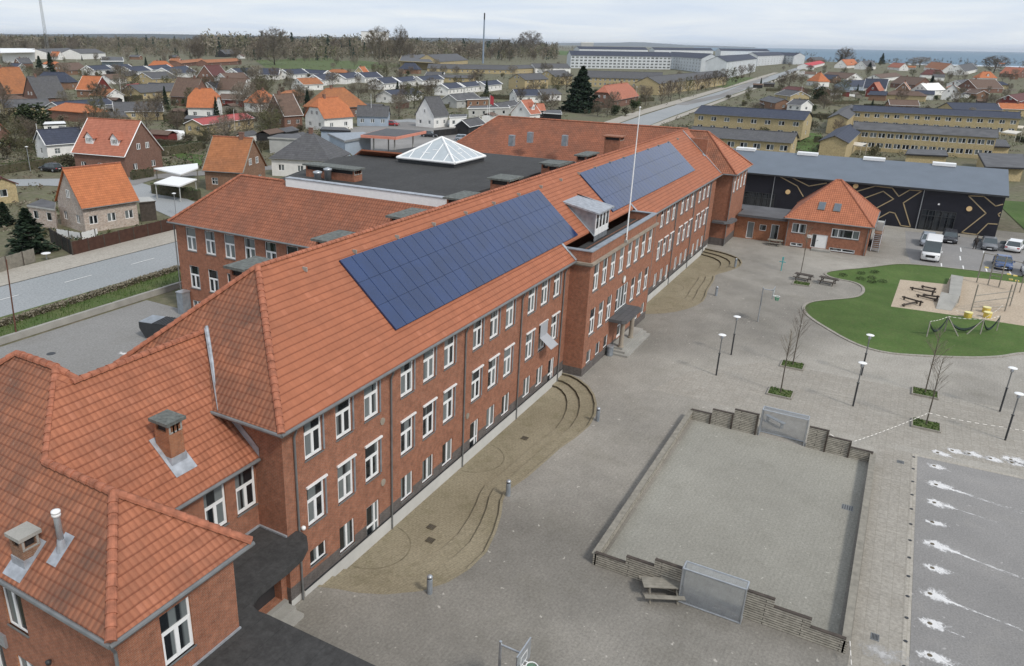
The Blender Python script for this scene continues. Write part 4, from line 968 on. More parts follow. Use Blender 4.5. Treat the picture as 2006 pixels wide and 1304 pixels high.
for k,L in enumerate(([(470,112),(335,135),(205,68),(110,60),(245,135),(290,215)],[(600,215),(690,180),(850,135),(980,150),(1030,215),(1115,165),(1210,172),(1065,265),(1120,450),(1045,440),(1000,345),(960,335),(860,390)],[(700,255),(745,235),(910,175),(990,235),(800,335)],[(1858,278),(1780,290),(1690,215),(1570,210),(1705,345),(1515,495),(1635,510),(1720,425),(1812,432)],[(1848,343),(1800,352),(1838,372)])): stroke(mb,L,.14,th=.02+.002*k)
mb.build('line_pattern',MAT['gold'],Hh)
for x,y in ((172,180),(697,135),(1575,310)):
    p=hp(x,y); m_=MB(); m_.tube([(p.x-.12,p.y,p.z),(p.x,p.y,p.z)],.36,20); m_.build('disc_lamp',MAT['sphere_lamp'],Hh)
m_=MB()
for pts in ([(75,50),(40,335)],[(1230,165),(1166,472)]): 
    a=hp(*pts[0]); b=hp(*pts[1]); m_.tube([(a.x-.1,a.y,HE-.2),(a.x-.1,a.y,0)],.06,6)
m_.build('downpipe',MAT['steel'],Hh)
for q in (((1210,335),(1440,492)),((-160,160),(55,300))):
    a=hp(*q[0]); b=hp(*q[1]); y0,y1=min(a.y,b.y),max(a.y,b.y); z1=2.9; z0=.02
    m_=MB(); m_.face((HXF-.05,y1,z0),(HXF-.05,y0,z0),(HXF-.05,y0,z1),(HXF-.05,y1,z1)); D=m_.build('glazed_door',MAT['pane_dark'],Hh)
    m_=MB(); n=5
    for k in range(n+1):
        y=y0+(y1-y0)*k/n; m_.box(HXF-.13,HXF-.06,y-.05,y+.05,z0,z1)
    for z in (z0,2.1,z1): m_.box(HXF-.12,HXF-.062,y0,y1,z,z+.08)
    m_.build('door_frame',MAT['darksteel'],D)
for x,y in ((1340,275),): 
    p=hp(x,y); m_=MB(); m_.box(p.x-.2,p.x-.01,p.y-.12,p.y+.12,p.z-.1,p.z+.1); m_.build('wall_lamp',MAT['white'],Hh)
# ================================================================ PYRAMID-ROOFED PAVILION HOUSE
Ph=empty('pavilion_house',(0,0,0),0,'square brick house with orange pyramid roof and white door before the black hall','house')
hx0,hx1,hy0,hy1,he=111.3,123.0,2.3,12.1,3.85
z4=lambda x,y:(1340+x/4.776,380+y/4.776)
def rect(ax,ay,bx,by,X):
    p=onX(*z4(ax,ay),X); q=onX(*z4(bx,by),X); return p,q
mb=MB(); it=[]
for (a,b,c,d),kind in (((1018,268,1135,372),'two'),((995,450,1105,495),'two'),((1203,365,1325,512),'pd'),((1388,318,1632,432),'three'),((1358,498,1592,560),'two')):
    p,q=rect(a,b,c,d,hx0); ym=(p.y+q.y)/2; w=abs(p.y-q.y); h=abs(p.z-q.z)*(1.0 if kind!='pd' else .97); zb=min(p.z,q.z)
    zb={'pd':.25}.get(kind,zb)
    it.append((hy1-max(p.y,q.y),max(.12,zb),w,h,kind))
wall(mb,(hx0,hy1),(hx0,hy0),-.1,he,[(i[0],i[0]+i[2],i[1],i[1]+i[3]) for i in it],.14)
wall(mb,(hx0,hy0),(hx1,hy0),-.1,he,[(2,3.2,1.4,2.6),(7,8.2,1.4,2.6)],.14); wall(mb,(hx1,hy0),(hx1,hy1),-.1,he); wall(mb,(hx1,hy1),(hx0,hy1),-.1,he)
mb.build('wall',MAT['brick'],Ph)
for i in it:
    if i[4]=='pd':
        o=add_window(Ph,(hx0,hy1),(hx0,hy0),i[0],i[1],i[2],i[3],'one',name='door',pane=False)
        m_=MB(); m_.box(i[2]*.28,i[2]-.06,.06,.10,.06,i[3]-.06); m_.build('door_leaf',MAT['white'],o); m_=MB(); m_.face((.07,.09,.07),(i[2]*.27,.09,.07),(i[2]*.27,.09,i[3]-.07),(.07,.09,i[3]-.07)); m_.build('pane',MAT['pane_dark'],o); m_=MB(); m_.tube([(i[2]*.36,.0,1.0),(i[2]*.36,.06,1.0)],.03,6); m_.tube([(i[2]*.36,.0,1.0),(i[2]*.44,.0,1.0)],.02,6); m_.build('handle',MAT['darksteel'],o)
    else: add_window(Ph,(hx0,hy1),(hx0,hy0),i[0],i[1],i[2],i[3],i[4],True)
for u in (2,7): add_window(Ph,(hx0,hy0),(hx1,hy0),u,1.4,1.2,1.2,'two')
mb=MB(); e=.4; ax0,ay0,az=117.2,7.25,8.5
A=[(hx0-e,hy0-e,he-.05),(hx1+e,hy0-e,he-.05),(hx1+e,hy1+e,he-.05),(hx0-e,hy1+e,he-.05)]; R1=(ax0,ay0-.25,az); R2=(ax0,ay0+.35,az)
roofplane(mb,[A[3],A[0],R1,R2]); roofplane(mb,[A[0],A[1],R1]); roofplane(mb,[A[1],A[2],R2,R1]); roofplane(mb,[A[2],A[3],R2]); mb.build('roof',MAT['roof_mid'],Ph)
mb=MB(); ridgerow(mb,A[0],R1); ridgerow(mb,A[3],R2); ridgerow(mb,A[1],R1); ridgerow(mb,A[2],R2); ridgerow(mb,R1,R2); mb.build('ridge_tiles',MAT['ridge'],Ph)
mb=MB(); gutterbar(mb,(hx0-e-.05,hy0-e,he-.1),(hx0-e-.05,hy1+e,he-.1)); gutterbar(mb,(hx0-e,hy0-e-.05,he-.1),(hx1+e,hy0-e-.05,he-.1)); mb.build('gutter',MAT['gutter'],Ph)
for y in (hy0+.15,hy1-.15): mb=MB(); mb.tube([(hx0-.08,y,.05),(hx0-.08,y,3.5),(hx0-e,y,he-.12)],.05,6); mb.build('downpipe',MAT['gutter'],Ph)
mb=MB(); mb.box(110.3,111.29,6.3,8.6,0,.22); mb.build('door_step',MAT['concrete'],Ph)
mb=MB(); p=onX(*z4(1175,395),hx0); mb.box(hx0-.05,hx0-.005,p.y-.3,p.y+.3,p.z-.22,p.z+.22); mb.build('wall_sign',MAT['white'],Ph)
pitch=math.atan2(az-he,ax0-(hx0-e))
for x,y in ((1290,115),(1435,130)):
    # meet the sight line with the front roof slope
    d=ray(*z4(x,y)); k=math.tan(pitch); t=(he-.05-k*(hx0-e)-CAMH)/(d.z-k*d.x); p=Vector((d.x*t,d.y*t,CAMH+d.z*t))
    m_=MB(); m_.M=Matrix.Translation(p)@Matrix.Rotation(-math.pi/2,4,'Z')@Matrix.Rotation(pitch,4,'X'); m_.box(-.42,.42,-.7,.7,.02,.14); o=m_.build('roof_window',MAT['gutter'],Ph)
    m_=MB(); m_.M=Matrix.Translation(p)@Matrix.Rotation(-math.pi/2,4,'Z')@Matrix.Rotation(pitch,4,'X'); m_.box(-.33,.33,-.6,.6,.14,.16); MAT.setdefault('skyglass',plain('roof_window_glass',(.10,.12,.14),.08,.1,1,spec=.9)); m_.build('pane',MAT['skyglass'],o)
# outside stair with landing on its right side
mb=MB(); mb.box(117.0,122.0,.9,1.88,0,2.0); mb.build('stair_landing',MAT['brick_tan'],Ph)
mb=MB()
for k in range(9): mb.box(117.0-.28*(k+1),117.0-.28*k,.95,1.85,1.78-.2*k,1.83-.2*k)
mb.tube([(117,.95,1.95),(114.4,.95,.1)],.05,5); mb.tube([(117,1.85,1.95),(114.4,1.85,.1)],.05,5); mb.tube([(122,.95,3.0),(117,.95,3.0),(114.4,.95,1.0),(114.4,.95,.0)],.03,5)
mb.build('stair',MAT['steel'],Ph)
mb=MB(); mb.box(118.6,119.8,1.0,1.8,2.05,3.2); tag(mb.build('air_unit',MAT['greywall'],Ph))

# ================================================================ THE COURT
CX0,CX1,CYa,CYb=32.55,52.0,-1.8,9.75
MAT['plank']=bricks('court_planks',(.40,.37,.31),(.33,.305,.255),(.085,.078,.065),bw=3.2,bh=.125,msize=.022,stain=.15)
def end_wall(x0,x1,seg,lab):
    """stepped plank wall: seg = (y0,y1,height)"""
    mb=MB()
    for y0,y1,h in seg: mb.box(x0,x1,y0,y1,0,h)
    o=mb.build('plank_fence',MAT['plank']); tag(o,lab,'fence','stepped plank walls round the ball court'); 
    c=MB()
    for y0,y1,h in seg: c.box(x0-.02,x1+.02,y0,y1,h+.002,h+.04)
    c.build('cap',MAT['wood_dark'],o)
    for y0,y1,h in seg: p=MB(); p.box(x1 if x0<40 else x0-.1,x1+.1 if x0<40 else x0,y0+.02,y0+.12,0,h-.03); p.build('post',MAT['wood_dark'],o)
    return o
end_wall(CX0-.1,CX0+.05,[(8.15,CYb,.72),(6.75,8.15,1.12),(5.32,6.75,1.5)],'grey stepped plank wall beside the near goal, on the side of the picnic table')
end_wall(CX0-.1,CX0+.05,[(1.25,2.45,1.5),(-.35,1.25,1.12),(CYa,-.35,.72)],'grey stepped plank wall beside the near goal, ending at the corner nearest the white splashes')
end_wall(CX1-.05,CX1+.1,[(8.3,CYb,.72),(6.85,8.3,1.12),(5.25,6.85,1.5)],'grey stepped plank wall beside the far goal, on the school side')
end_wall(CX1-.05,CX1+.1,[(.9,2.1,1.5),(-.5,.9,1.12),(CYa,-.5,.72)],'grey stepped plank wall beside the far goal, tied to the barrier tape')
def side(y,lab,t=.16,h=.62):
    mb=MB(); mb.box(CX0-.1,CX1+.1,y-t/2,y+t/2,0,h); o=mb.build('plank_fence',MAT['plank']); tag(o,lab,'fence','stepped plank walls round the ball court')
    c=MB(); c.box(CX0-.1,CX1+.1,y-.17,y+.17,h+.002,h+.045); c.build('cap',MAT['wood_grey'],o)
side(CYb,'long low plank wall of the ball court on the school side'); side(CYa,'long low plank wall of the ball court beside the pale concrete strip')
def goal(x,yc,sgn,lab):
    g=empty('goal',(x,yc,0),0 if sgn<0 else math.pi,lab,'goal','steel goals of the ball court')
    w,h,d=2.85,1.95,.62
    f=MB(); r=.04
    for y in (-w/2,w/2):
        f.tube([(0,y,0),(0,y,h)],r,8); f.tube([(-d,y,0),(-d,y,h)],r,8); f.tube([(0,y,h),(-d,y,h)],r,8); f.tube([(0,y,.04),(-d,y,.04)],r,8)
    f.tube([(0,-w/2,h),(0,w/2,h)],r,8); f.tube([(-d,-w/2,h),(-d,w/2,h)],r,8); f.tube([(-d,-w/2,.04),(-d,w/2,.04)],r,8)
    f.build('frame',MAT['steel'],g)
    n=MB(); s=.014; k=int(w/.042)
    for i in range(1,k): y=-w/2+w*i/k; n.box(-d-s/2,-d+s/2,y-s/2,y+s/2,.05,h); n.box(-d,0,y-s/2,y+s/2,h-.01,h)
    kz=int(h/.06)
    for i in range(1,kz): z=h*i/kz; n.box(-d-s/2,-d+s/2,-w/2,w/2,z-s/2,z+s/2); n.box(-d,0,-w/2-s/2,-w/2+s/2,z-s/2,z+s/2); n.box(-d,0,w/2-s/2,w/2+s/2,z-s/2,z+s/2)
    for i in range(1,12): xx=-d*i/12; n.box(xx-s/2,xx+s/2,-w/2-s/2,-w/2+s/2,.05,h); n.box(xx-s/2,xx+s/2,w/2-s/2,w/2+s/2,.05,h)
    n.build('mesh',MAT['steel'],g); return g
goal(CX0,3.88,-1,'grey steel mesh goal at the near end of the court, right of the picnic table')
goal(CX1,3.68,1,'grey steel mesh goal at the far end of the court')
# bench seen through the far goal
def picnic_table(x,y,rz,label,mat='wood_grey',group=None,s=1.0):
    t=empty('picnic_table',(x,y,0),rz,label,'picnic table',group); t.scale=(s,s,s)
    for k in range(3 if mat!='wood_grey' else 4):
        n=3 if mat!='wood_grey' else 4; m_=MB(); w=.78/n; y0=-.39+w*k; m_.box(-.95,.95,y0+.006,y0+w-.006,.70,.745); m_.build('table_board',MAT[mat],t)
    for sgn in (-1,1): m_=MB(); m_.box(-.95,.95,sgn*.70-.13,sgn*.70+.13,.42,.46); m_.build('seat',MAT[mat],t)
    for x_ in (-.65,.65):
        m_=MB(); m_.box(x_-.03,x_+.03,-.78,.78,.35,.42); m_.box(x_-.025,x_+.025,-.36,.36,.63,.70)
        for sg in (-1,1): m_.tube([(x_,sg*.68,0),(x_,sg*.22,.66)],.045,4)
        m_.build('leg',MAT[mat],t)
    return t
p=at(1286,1172); picnic_table(p.x+.35,p.y-.1,rad(-62),'weathered wooden picnic table beside the near goal')
p=at(1573,549); picnic_table(p.x,p.y,rad(80),'dark picnic table beside the thin tree and the bare grass bed','wood_dark')
p=at(1621,556); picnic_table(p.x,p.y,rad(80),'dark picnic table in the paved bay of the lawn','wood_dark')
p=at(1517,480); picnic_table(p.x,p.y,rad(90),'grey picnic table against the brick wall left of the pavilion house','wood_grey')
p=at(1517,832); b=empty('bench',(p.x,p.y,0),rad(58),'narrow grey steel bench standing behind the far goal','bench')
m_=MB(); m_.box(-.8,.8,-.16,.16,.42,.47); m_.build('seat',MAT['steel'],b)
for x in (-.6,.6): m_=MB(); m_.box(x-.03,x+.03,-.14,.14,0,.42); m_.build('leg',MAT['steel'],b)
# ================================================================ LAMPS, TREE BEDS, BOLLARDS
def post_lamp(x,y,h,label,group):
    g=empty('post_lamp',(x,y,0),0,label,'lamp post',group)
    m_=MB(); m_.tube([(0,0,0),(0,0,h*.55)],.062,8); m_.build('lower_post',MAT['darksteel'],g)
    m_=MB(); m_.tube([(0,0,h*.55),(0,0,h-.32)],.045,8); m_.build('upper_post',MAT['gutter'],g)
    m_=MB(); m_.lathe([(.05,-.34),(.11,-.28),(.11,-.14),(.06,-.06),(.05,0)],12,(0,0,h)); m_.build('lamp_body',MAT['steel'],g,True)
    m_=MB(); m_.lathe([(.29,.0),(.30,.02),(.24,.05),(.05,.07)],18,(0,0,h)); m_.build('lamp_shade',MAT['white'],g)
    m_=MB(); m_.lathe([(.10,-.02),(.10,.02)],10,(0,0,h*.55)); m_.build('collar',MAT['darksteel'],g)
G='post lamps of the courtyard'
for x,y,l in ((61.0,9.9,'post lamp standing alone between the entrance steps and the tree beds, nearer of two'),(66.3,9.8,'post lamp close to the entrance steps, farther of two'),(60.7,-.1,'tall post lamp in front of the lawn kerb, between the two pairs of tree beds'),(67.6,-.2,'post lamp right at the lawn kerb'),(60.5,-9.5,'post lamp in the barrier tape at the paved band'),(65.7,-9.5,'post lamp between the lawn tip and the barrier tape')):
    post_lamp(x,y,3.5,l,G)
def bollard(x,y,l,h=1.05):
    g=empty('bollard',(x,y,0),0,l,'bollard','grey bollards on the terrace rim')
    m_=MB(); m_.lathe([(.14,0),(.14,h*.78),(.12,h*.79)],12); m_.build('post',MAT['zinc'],g,False)
    m_=MB(); m_.lathe([(.10,h*.78),(.10,h*.88)],12); m_.build('lens',MAT['carglass'],g)
    m_=MB(); m_.lathe([(.15,h*.88),(.15,h*.93),(.09,h),(.02,h+.01)],12); m_.build('cap',MAT['steel'],g,True)
for x,y,l in ((26.1,15.75,'grey bollard at the near end of the near terrace rim'),(35.9,16.35,'grey bollard where the two arcs of the near terrace meet'),(48.0,15.25,'grey bollard on the near terrace beside the upper steps'),(83.0,14.75,'grey bollard on the far terrace rim near its first arc'),(96.3,15.4,'grey bollard on the far terrace rim nearest the pavilion house')): bollard(x,y,l)
def sapling(x,y,h,seed,label,group=None,mat='bark'):
    r=random.Random(seed); g=empty('sapling',(x,y,terr(x,y)),r.random()*6,label,'tree',group)
    m_=MB(); m_.tube([(0,0,0),(.02,0,h*.4),(0,.03,h*.75),(.02,.02,h)],[.05,.042,.026,.01],6); m_.build('trunk',MAT[mat],g)
    b=MB()
    for i in range(26):
        z=h*(.42+.52*r.random()); a=r.random()*6.28; L=(h-z)*.35+.35+.3*r.random(); d=Vector((math.cos(a),math.sin(a),1.1+r.random())).normalized()
        p=Vector((0,0,z)); q=p+d*L; b.tube([p,q],[.013,.005],3,False)
        for k in range(4):
            s=p.lerp(q,.3+.65*r.random()); a2=a+(r.random()-.5)*2.2; d2=Vector((math.cos(a2),math.sin(a2),.9+r.random())).normalized(); b.tube([s,s+d2*L*.45],[.007,.003],3,False)
    b.build('crown',MAT['twig_pale'],g)
def tree_bed(x,y,label):
    b=empty('tree_bed',(x,y,0),0,label,'tree bed','square grass beds with steel kerbs'); m_=MB(); m_.box(-.72,.72,-.82,.82,0,.10); m_.build('turf',MAT['verge'],b)
    m_=MB()
    for q in ((-.8,.8,-.9,-.82),(-.8,.8,.82,.9),(-.8,-.72,-.82,.82),(.72,.8,-.82,.82)): m_.box(*q,0,.14)
    m_.build('kerb',MAT['strip'],b)
    g=MB(); r=random.Random(int(x*7))
    for i in range(160):
        px,py=r.uniform(-.7,.7),r.uniform(-.8,.8); a=r.random()*6.28; s=.05; g.face((px-s*math.cos(a),py-s*math.sin(a),.1),(px+s*math.cos(a),py+s*math.sin(a),.1),(px+.05*r.uniform(-1,1),py+.05*r.uniform(-1,1),.1+.12*r.random()+.05))
    tag(g.build('grass',MAT['grass'],b),kind='stuff')
for x,y,l,l2 in ((60.1,4.9,'square grass bed nearest the far goal','bare thin sapling in the bed nearest the far goal'),(66.6,4.9,'square grass bed before the lawn tip, school side','bare thin sapling in the bed before the lawn tip'),(66.3,-4.7,'square grass bed under the lawn kerb','bare taller sapling in front of the lawn kerb'),(60.0,-4.8,'square grass bed at the bend of the barrier tape','bare sapling at the bend of the barrier tape')):
    tree_bed(x,y,l); sapling(x+.1,y,5.2,int(x*10+y),l2)
tree_bed(92.9,7.5,'flat grass bed beside the dark picnic table'); sapling(97.6,8.2,5.6,77,'bare thin tree rising behind the dark picnic table')
def bin_(x,y,l,h=.9,r=.28):
    g=empty('litter_bin',(x,y,0),0,l,'bin'); m_=MB(); m_.lathe([(r*.9,0),(r,.1),(r,h)],14); m_.build('body',MAT['zinc'],g); m_=MB(); m_.lathe([(r*1.08,h-.08),(r*1.08,h+.03),(r*.8,h+.04)],14); m_.build('rim',MAT['steel'],g)
p=at(1194,696); bin_(p.x,p.y,'grey litter bin beside the entrance steps'); p=at(1417,471); bin_(p.x,p.y,'grey litter bin under the small canopy at the far pavilion')
def hoop(x,y,rz,label,poledz=3.4,green=True):
    g=empty('basketball_hoop',(x,y,0),rz,label,'basketball hoop')
    m_=MB(); m_.tube([(0,0,0),(0,0,poledz)],.06,8); m_.tube([(0,0,poledz-.15),(0,-.95,poledz-.15)],.045,8); m_.build('pole',MAT['steel'],g)
    m_=MB(); m_.box(-.62,.62,-1.0,-.95,2.65,3.6); bd=m_.build('backboard',MAT['steel'],g)
    m_=MB()
    for q in ((-.3,.3,2.86,2.9),(-.3,.3,3.26,3.3),(-.3,-.26,2.9,3.26),(.26,.3,2.9,3.26)): m_.box(q[0],q[1],-1.006,-1.001,q[2],q[3])
    m_.build('target_square',MAT['white'],bd)
    m_=MB(); P=[(.23*math.cos(a),-1.35+.23*math.sin(a),2.85) for a in np.linspace(0,2*math.pi,17)]; m_.tube(P,.022,6); m_.tube([(-.12,-1.0,2.85),(-.12,-1.16,2.85)],.02,5); m_.tube([(.12,-1.0,2.85),(.12,-1.16,2.85)],.02,5); m_.build('rim',MAT['white'],g)
    m_=MB()
    for k in range(16):
        a=2*math.pi*k/16; 
        for s in (-1,1): b=a+s*.5; m_.tube([(.22*math.cos(a),-1.35+.22*math.sin(a),2.84),(.14*math.cos(b),-1.35+.14*math.sin(b),2.42)],.011,3,False)
    m_.build('net',MAT['green'],g)
p=atz(981,1256,3.4); hoop(p.x,p.y,0,'basketball hoop with green net and grey backboard at the foot of the picture')
p=at(1484,630); hoop(p.x,p.y,0,'pale basketball hoop standing alone in the far courtyard',3.5)
p=at(1530,530); g=empty('play_post',(p.x,p.y,0),0,'small teal play post on the paving before the pavilion house','play post'); m_=MB(); m_.tube([(0,0,0),(0,0,1.3)],.06,6); m_.build('post',MAT['teal'],g); m_=MB(); m_.box(-.05,.05,-.35,.35,1.05,1.15); m_.box(-.05,.05,-.1,.1,1.3,1.7); m_.build('arm',MAT['teal'],g)
# ================================================================ WHITE SPLASHES, DRAINS, TAPE
r=random.Random(5)
def washmat(name,col,hard):
    """dried white wash: solid in the middle, breaking up into specks towards the rim of the sheet (UV v = 0 rim .. 1 middle)"""
    mt,t,b=newmat(name); w=geo(t); uv=N(t,'ShaderNodeSeparateXYZ'); t.links.new(uvco(t),uv.inputs[0])
    f=noise(t,w,2.2,6,.7); f2=noise(t,w,9,3,.6); v=mth(t,'ADD',uv.outputs[1],mth(t,'MULTIPLY',mth(t,'ADD',mth(t,'MULTIPLY',mth(t,'SUBTRACT',f,.5),2.6),mth(t,'MULTIPLY',mth(t,'SUBTRACT',f2,.5),.7)),1.0))
    a=ramp(t,v,.34,.34+hard,0,.86); b.inputs['Base Color'].default_value=rgba(col); b.inputs['Roughness'].default_value=.9; t.links.new(a,b.inputs['Alpha']); return mt
MAT['washwhite']=washmat('white_wash_stain',(.74,.73,.72),.42); MAT['washfaint']=washmat('faint_wash_stain',(.50,.49,.48),.8)
def stain(name,rings,mat,loc,label,cat='chalk mark',group='white chalk splashes on the asphalt'):
    """fan sheet with UV v running from 0 at the rim to 1 in the middle"""
    V=[];Fc=[];UV=[]
    for c,rim in rings:
        n=len(rim)
        for k in range(n):
            b_=len(V); V.extend([(c[0],c[1],0),(rim[k][0],rim[k][1],0),(rim[(k+1)%n][0],rim[(k+1)%n][1],0)]); Fc.append((b_,b_+1,b_+2)); UV.extend([(0,1),(0,0),(0,0)])
    me=bpy.data.meshes.new(name); me.from_pydata(V,[],Fc); l=me.uv_layers.new(name='UVMap'); l.data.foreach_set('uv',np.array(UV,'f').ravel()); me.materials.append(mat); me.update(); o=link(name,me,None,loc); return tag(o,label,cat,group)
def splash(x,y,s,streak,label):
    """a blot round a post hole and the run-off that trickled away to the -Y side; UV v is 1 along the middle and 0 at the rim"""
    V=[];Fc=[];UV=[]
    P=[(math.cos(a)*s*1.05,math.sin(a)*s*1.7-.45*s) for a in np.linspace(0,2*math.pi,25)[:-1]]
    for k in range(24):
        b_=len(V); V.extend([(0,-.35*s,0),(*P[k],0),(*P[(k+1)%24],0)]); Fc.append((b_,b_+1,b_+2)); UV.extend([(0,1.25),(0,0),(0,0)])
    if streak:
        for br in range(2 if streak>3 else 1):
            px,py=-.02,-s*.5; L=streak*r.uniform(.8,1.15)*1.25; n=max(4,int(L/.3)); C_=[(px,py,s*.95,1.2)]; sl0=r.uniform(.16,.34)
            for k in range(1,n+1):
                t=k/n; px-=L/n*sl0+r.uniform(-.05,.05); py-=L/n; C_.append((px,py,max(.045,s*.62*(1-t)**4.2),1.05-.50*t))
            for a,b in zip(C_[:-1],C_[1:]):
                for sg in (-1,1):
                    b_=len(V); V.extend([(a[0],a[1],.001*br+.0008),(b[0],b[1],.001*br+.0008),(b[0]+sg*b[2],b[1],.001*br+.0008),(a[0]+sg*a[2],a[1],.001*br+.0008)]); Fc.append((b_,b_+1,b_+2,b_+3)); UV.extend([(0,a[3]),(0,b[3]),(0,.05),(0,.05)])
    me=bpy.data.meshes.new('chalk_splash'); me.from_pydata(V,[],Fc); l=me.uv_layers.new(name='UVMap'); l.data.foreach_set('uv',np.array(UV,'f').ravel()); me.materials.append(MAT['washwhite']); me.update()
    o=tag(link('chalk_splash',me,None,(x,y,.012)),label,'chalk mark','white chalk splashes on the asphalt')
    h=MB(); h.lathe([(.11,.003),(.11,.006),(.02,.007)],10); h.build('post_hole',MAT['riser'],o)
sl_=[(55.9,-5.5,.48,1.0,0),(53.75,-5.3,.46,.9,0),(51.15,-5.4,.62,3.4,1),(48.75,-5.3,.56,2.6,0),(46.35,-5.2,.46,0,0),(43.95,-5.2,.62,4.4,1),(41.55,-5.2,.5,.4,0),(39.15,-5.1,.6,3.4,1),(36.7,-5.1,.5,.9,0),(34.35,-5.1,.58,1.4,1)]
words=['first','second','third','fourth','fifth','sixth','seventh','eighth','ninth','tenth']
for i,(x,y,s,k,_) in enumerate(sl_): splash(x,y,s,k,f'white chalk splash round a hole, {words[i]} in the row counted from the tree bed')
for i,(px,py,s) in enumerate(((1865,882,.55),(1898,888,.6),(1940,898,.55),(1980,900,.7),(1982,906,.5))):
    p=at(px,py); splash(p.x,p.y,s,.5,f'white chalk splash on the cross line, {words[i]} along the paved band')
p=at(1735,1283); stain('chalk_splash',[((0,0),[(math.cos(a)*1.0,math.sin(a)*1.7) for a in np.linspace(0,6.2,24)])],MAT['washfaint'],(p.x,p.y,.013),'large faint chalk stain beside the near corner of the court',group=None)
for i,x in enumerate(np.arange(31.2,54.9,1.78)):
    m_=MB(); m_.lathe([(.09,0),(.09,.02),(.02,.025)],8); tag(m_.build('drain_stud',MAT['darksteel'],loc=(x,-4.16,.01)),'dark stud set in the pale drain line beside the asphalt','stud','dark studs along the drain line')
def drain(px,py,l,w=.45,d=.45,h=.022,z=0,mat='riser',nm='drain_cover'):
    p=atz(px,py,z); m_=MB(); m_.box(-w/2,w/2,-d/2,d/2,0,h); o=m_.build(nm,MAT[mat],loc=(p.x,p.y,z)); tag(o,l,'drain cover')
    m_=MB()
    for k in range(5): yy=-d/2+.06+k*(d-.12)/4; m_.box(-w/2+.05,w/2-.05,yy-.015,yy+.015,h+.001,h+.006)
    m_.build('grate',MAT['blackwood'],o)
drain(596,1155,'square brown drain cover at the corner of the long wing'); drain(843,1058,'dark drain cover in the near terrace floor',z=-.46); drain(1028,858,'dark drain cover in the terrace below the upper steps',z=-.46); drain(1714,1248,'small drain grate on the concrete strip near the court corner',.5,.35,mat='gutter'); drain(1764,905,'small drain grate on the concrete strip by the far court wall',.4,.4,mat='gutter'); drain(845,1032,'brown drain cover nearest the school door in the terrace',z=-.46); drain(1660,994,'round grey cover inside the ball court',.6,.6,mat='gutter',h=.012)
def tape(pts,label,h=.045,dash=.22,parent=None):
    m_=MB()
    for a,b in zip(pts[:-1],pts[1:]):
        a=Vector(a);b=Vector(b);L=(b-a).length;n=max(2,int(L/dash/2))
        for k in range(n):
            t0=k/n;t1=(k+.55)/n; s=lambda t: -.10*4*t*(1-t)
            p=a.lerp(b,t0)+Vector((0,0,s(t0)));q=a.lerp(b,t1)+Vector((0,0,s(t1))); m_.tube([p,q],h/2,4)
    m_.k=1
    for a,b in zip(pts[:-1],pts[1:]):
        a=Vector(a);b=Vector(b); P=[a.lerp(b,t)+Vector((0,0,-.4*t*(1-t))) for t in np.linspace(0,1,9)]; m_.tube(P,h*.3,4)
    o=m_.build('barrier_tape',[MAT['tape'],MAT['concrete']])
    return tag(o,label,'barrier tape') if parent is None else o
tape([(52.1,-.4,1.0),(59.9,-4.75,1.05),(60.5,-9.4,.95),(61.5,-16,.95)],'white barrier tape strung from the court wall past the tree bed to the lamp post')
tape([(32.5,-1.95,.7),(29.5,-2.4,.5),(26.8,-2.9,.5)],'white dotted barrier tape running from the near court corner')
tape([(52.05,.85,1.3),(52.1,-.45,1.0)],'short barrier tape tied across the far plank wall')
# ================================================================ PLAYGROUND
q=lambda px,py,dz=0: at(px,py,dz)
lg=[((1783,563),(1833,572)),((1805,560),(1834,566)),((1808,577),(1840,581)),((1795,577),(1836,587)),((1768,581),(1808,592)),((1768,597),(1800,590))]
lab=['top','second','third','fourth','longest sloping','lowest']
for i,(a,b) in enumerate(lg):
    A=q(*a,.25);B=q(*b,.25 if i%2 else .5); g=empty('balance_beam',(A.x,A.y,0),0,f'dark brown balance beam in the sand, {lab[i]} of the tangle','balance beam','brown balance beams in the sand pit'); O=Vector((A.x,A.y,0))
    m_=MB(); m_.tube([A-O,B-O],.09,8); m_.build('beam',MAT['wood_dark'],g)
    for t in (.1,.9): p=A.lerp(B,t)-O; m_=MB(); m_.tube([(p.x,p.y,0),(p.x,p.y,p.z+.12)],.09,6); m_.build('post',MAT['wood_dark'],g)
A=[q(*p) for p in ((1855,590),(1877,594),(1885,551),(1861,547))]
def slab(name,quad,z0,z1,z2,mat,label,cat):
    o=quad; m_=MB(); b=[Vector((p.x,p.y,0)) for p in quad]; t=[b[0]+Vector((0,0,z1)),b[1]+Vector((0,0,z1)),b[2]+Vector((0,0,z2)),b[3]+Vector((0,0,z2))]
    m_.face(*t)
    for i in range(4): j=(i+1)%4; m_.face(b[i],b[j],t[j],t[i])
    return tag(m_.build(name,mat),label,cat)
slab('skate_ramp',A,0,.85,.6,MAT['concrete'],'pale concrete deck of the ramp in the middle of the sand pit','ramp')
A=[q(*p) for p in ((1833,605),(1864,609),(1876,594),(1840,586))]; slab('skate_ramp',A,0,.05,.85,MAT['concrete'],'grey sloping concrete ramp in front of the pale deck','ramp')
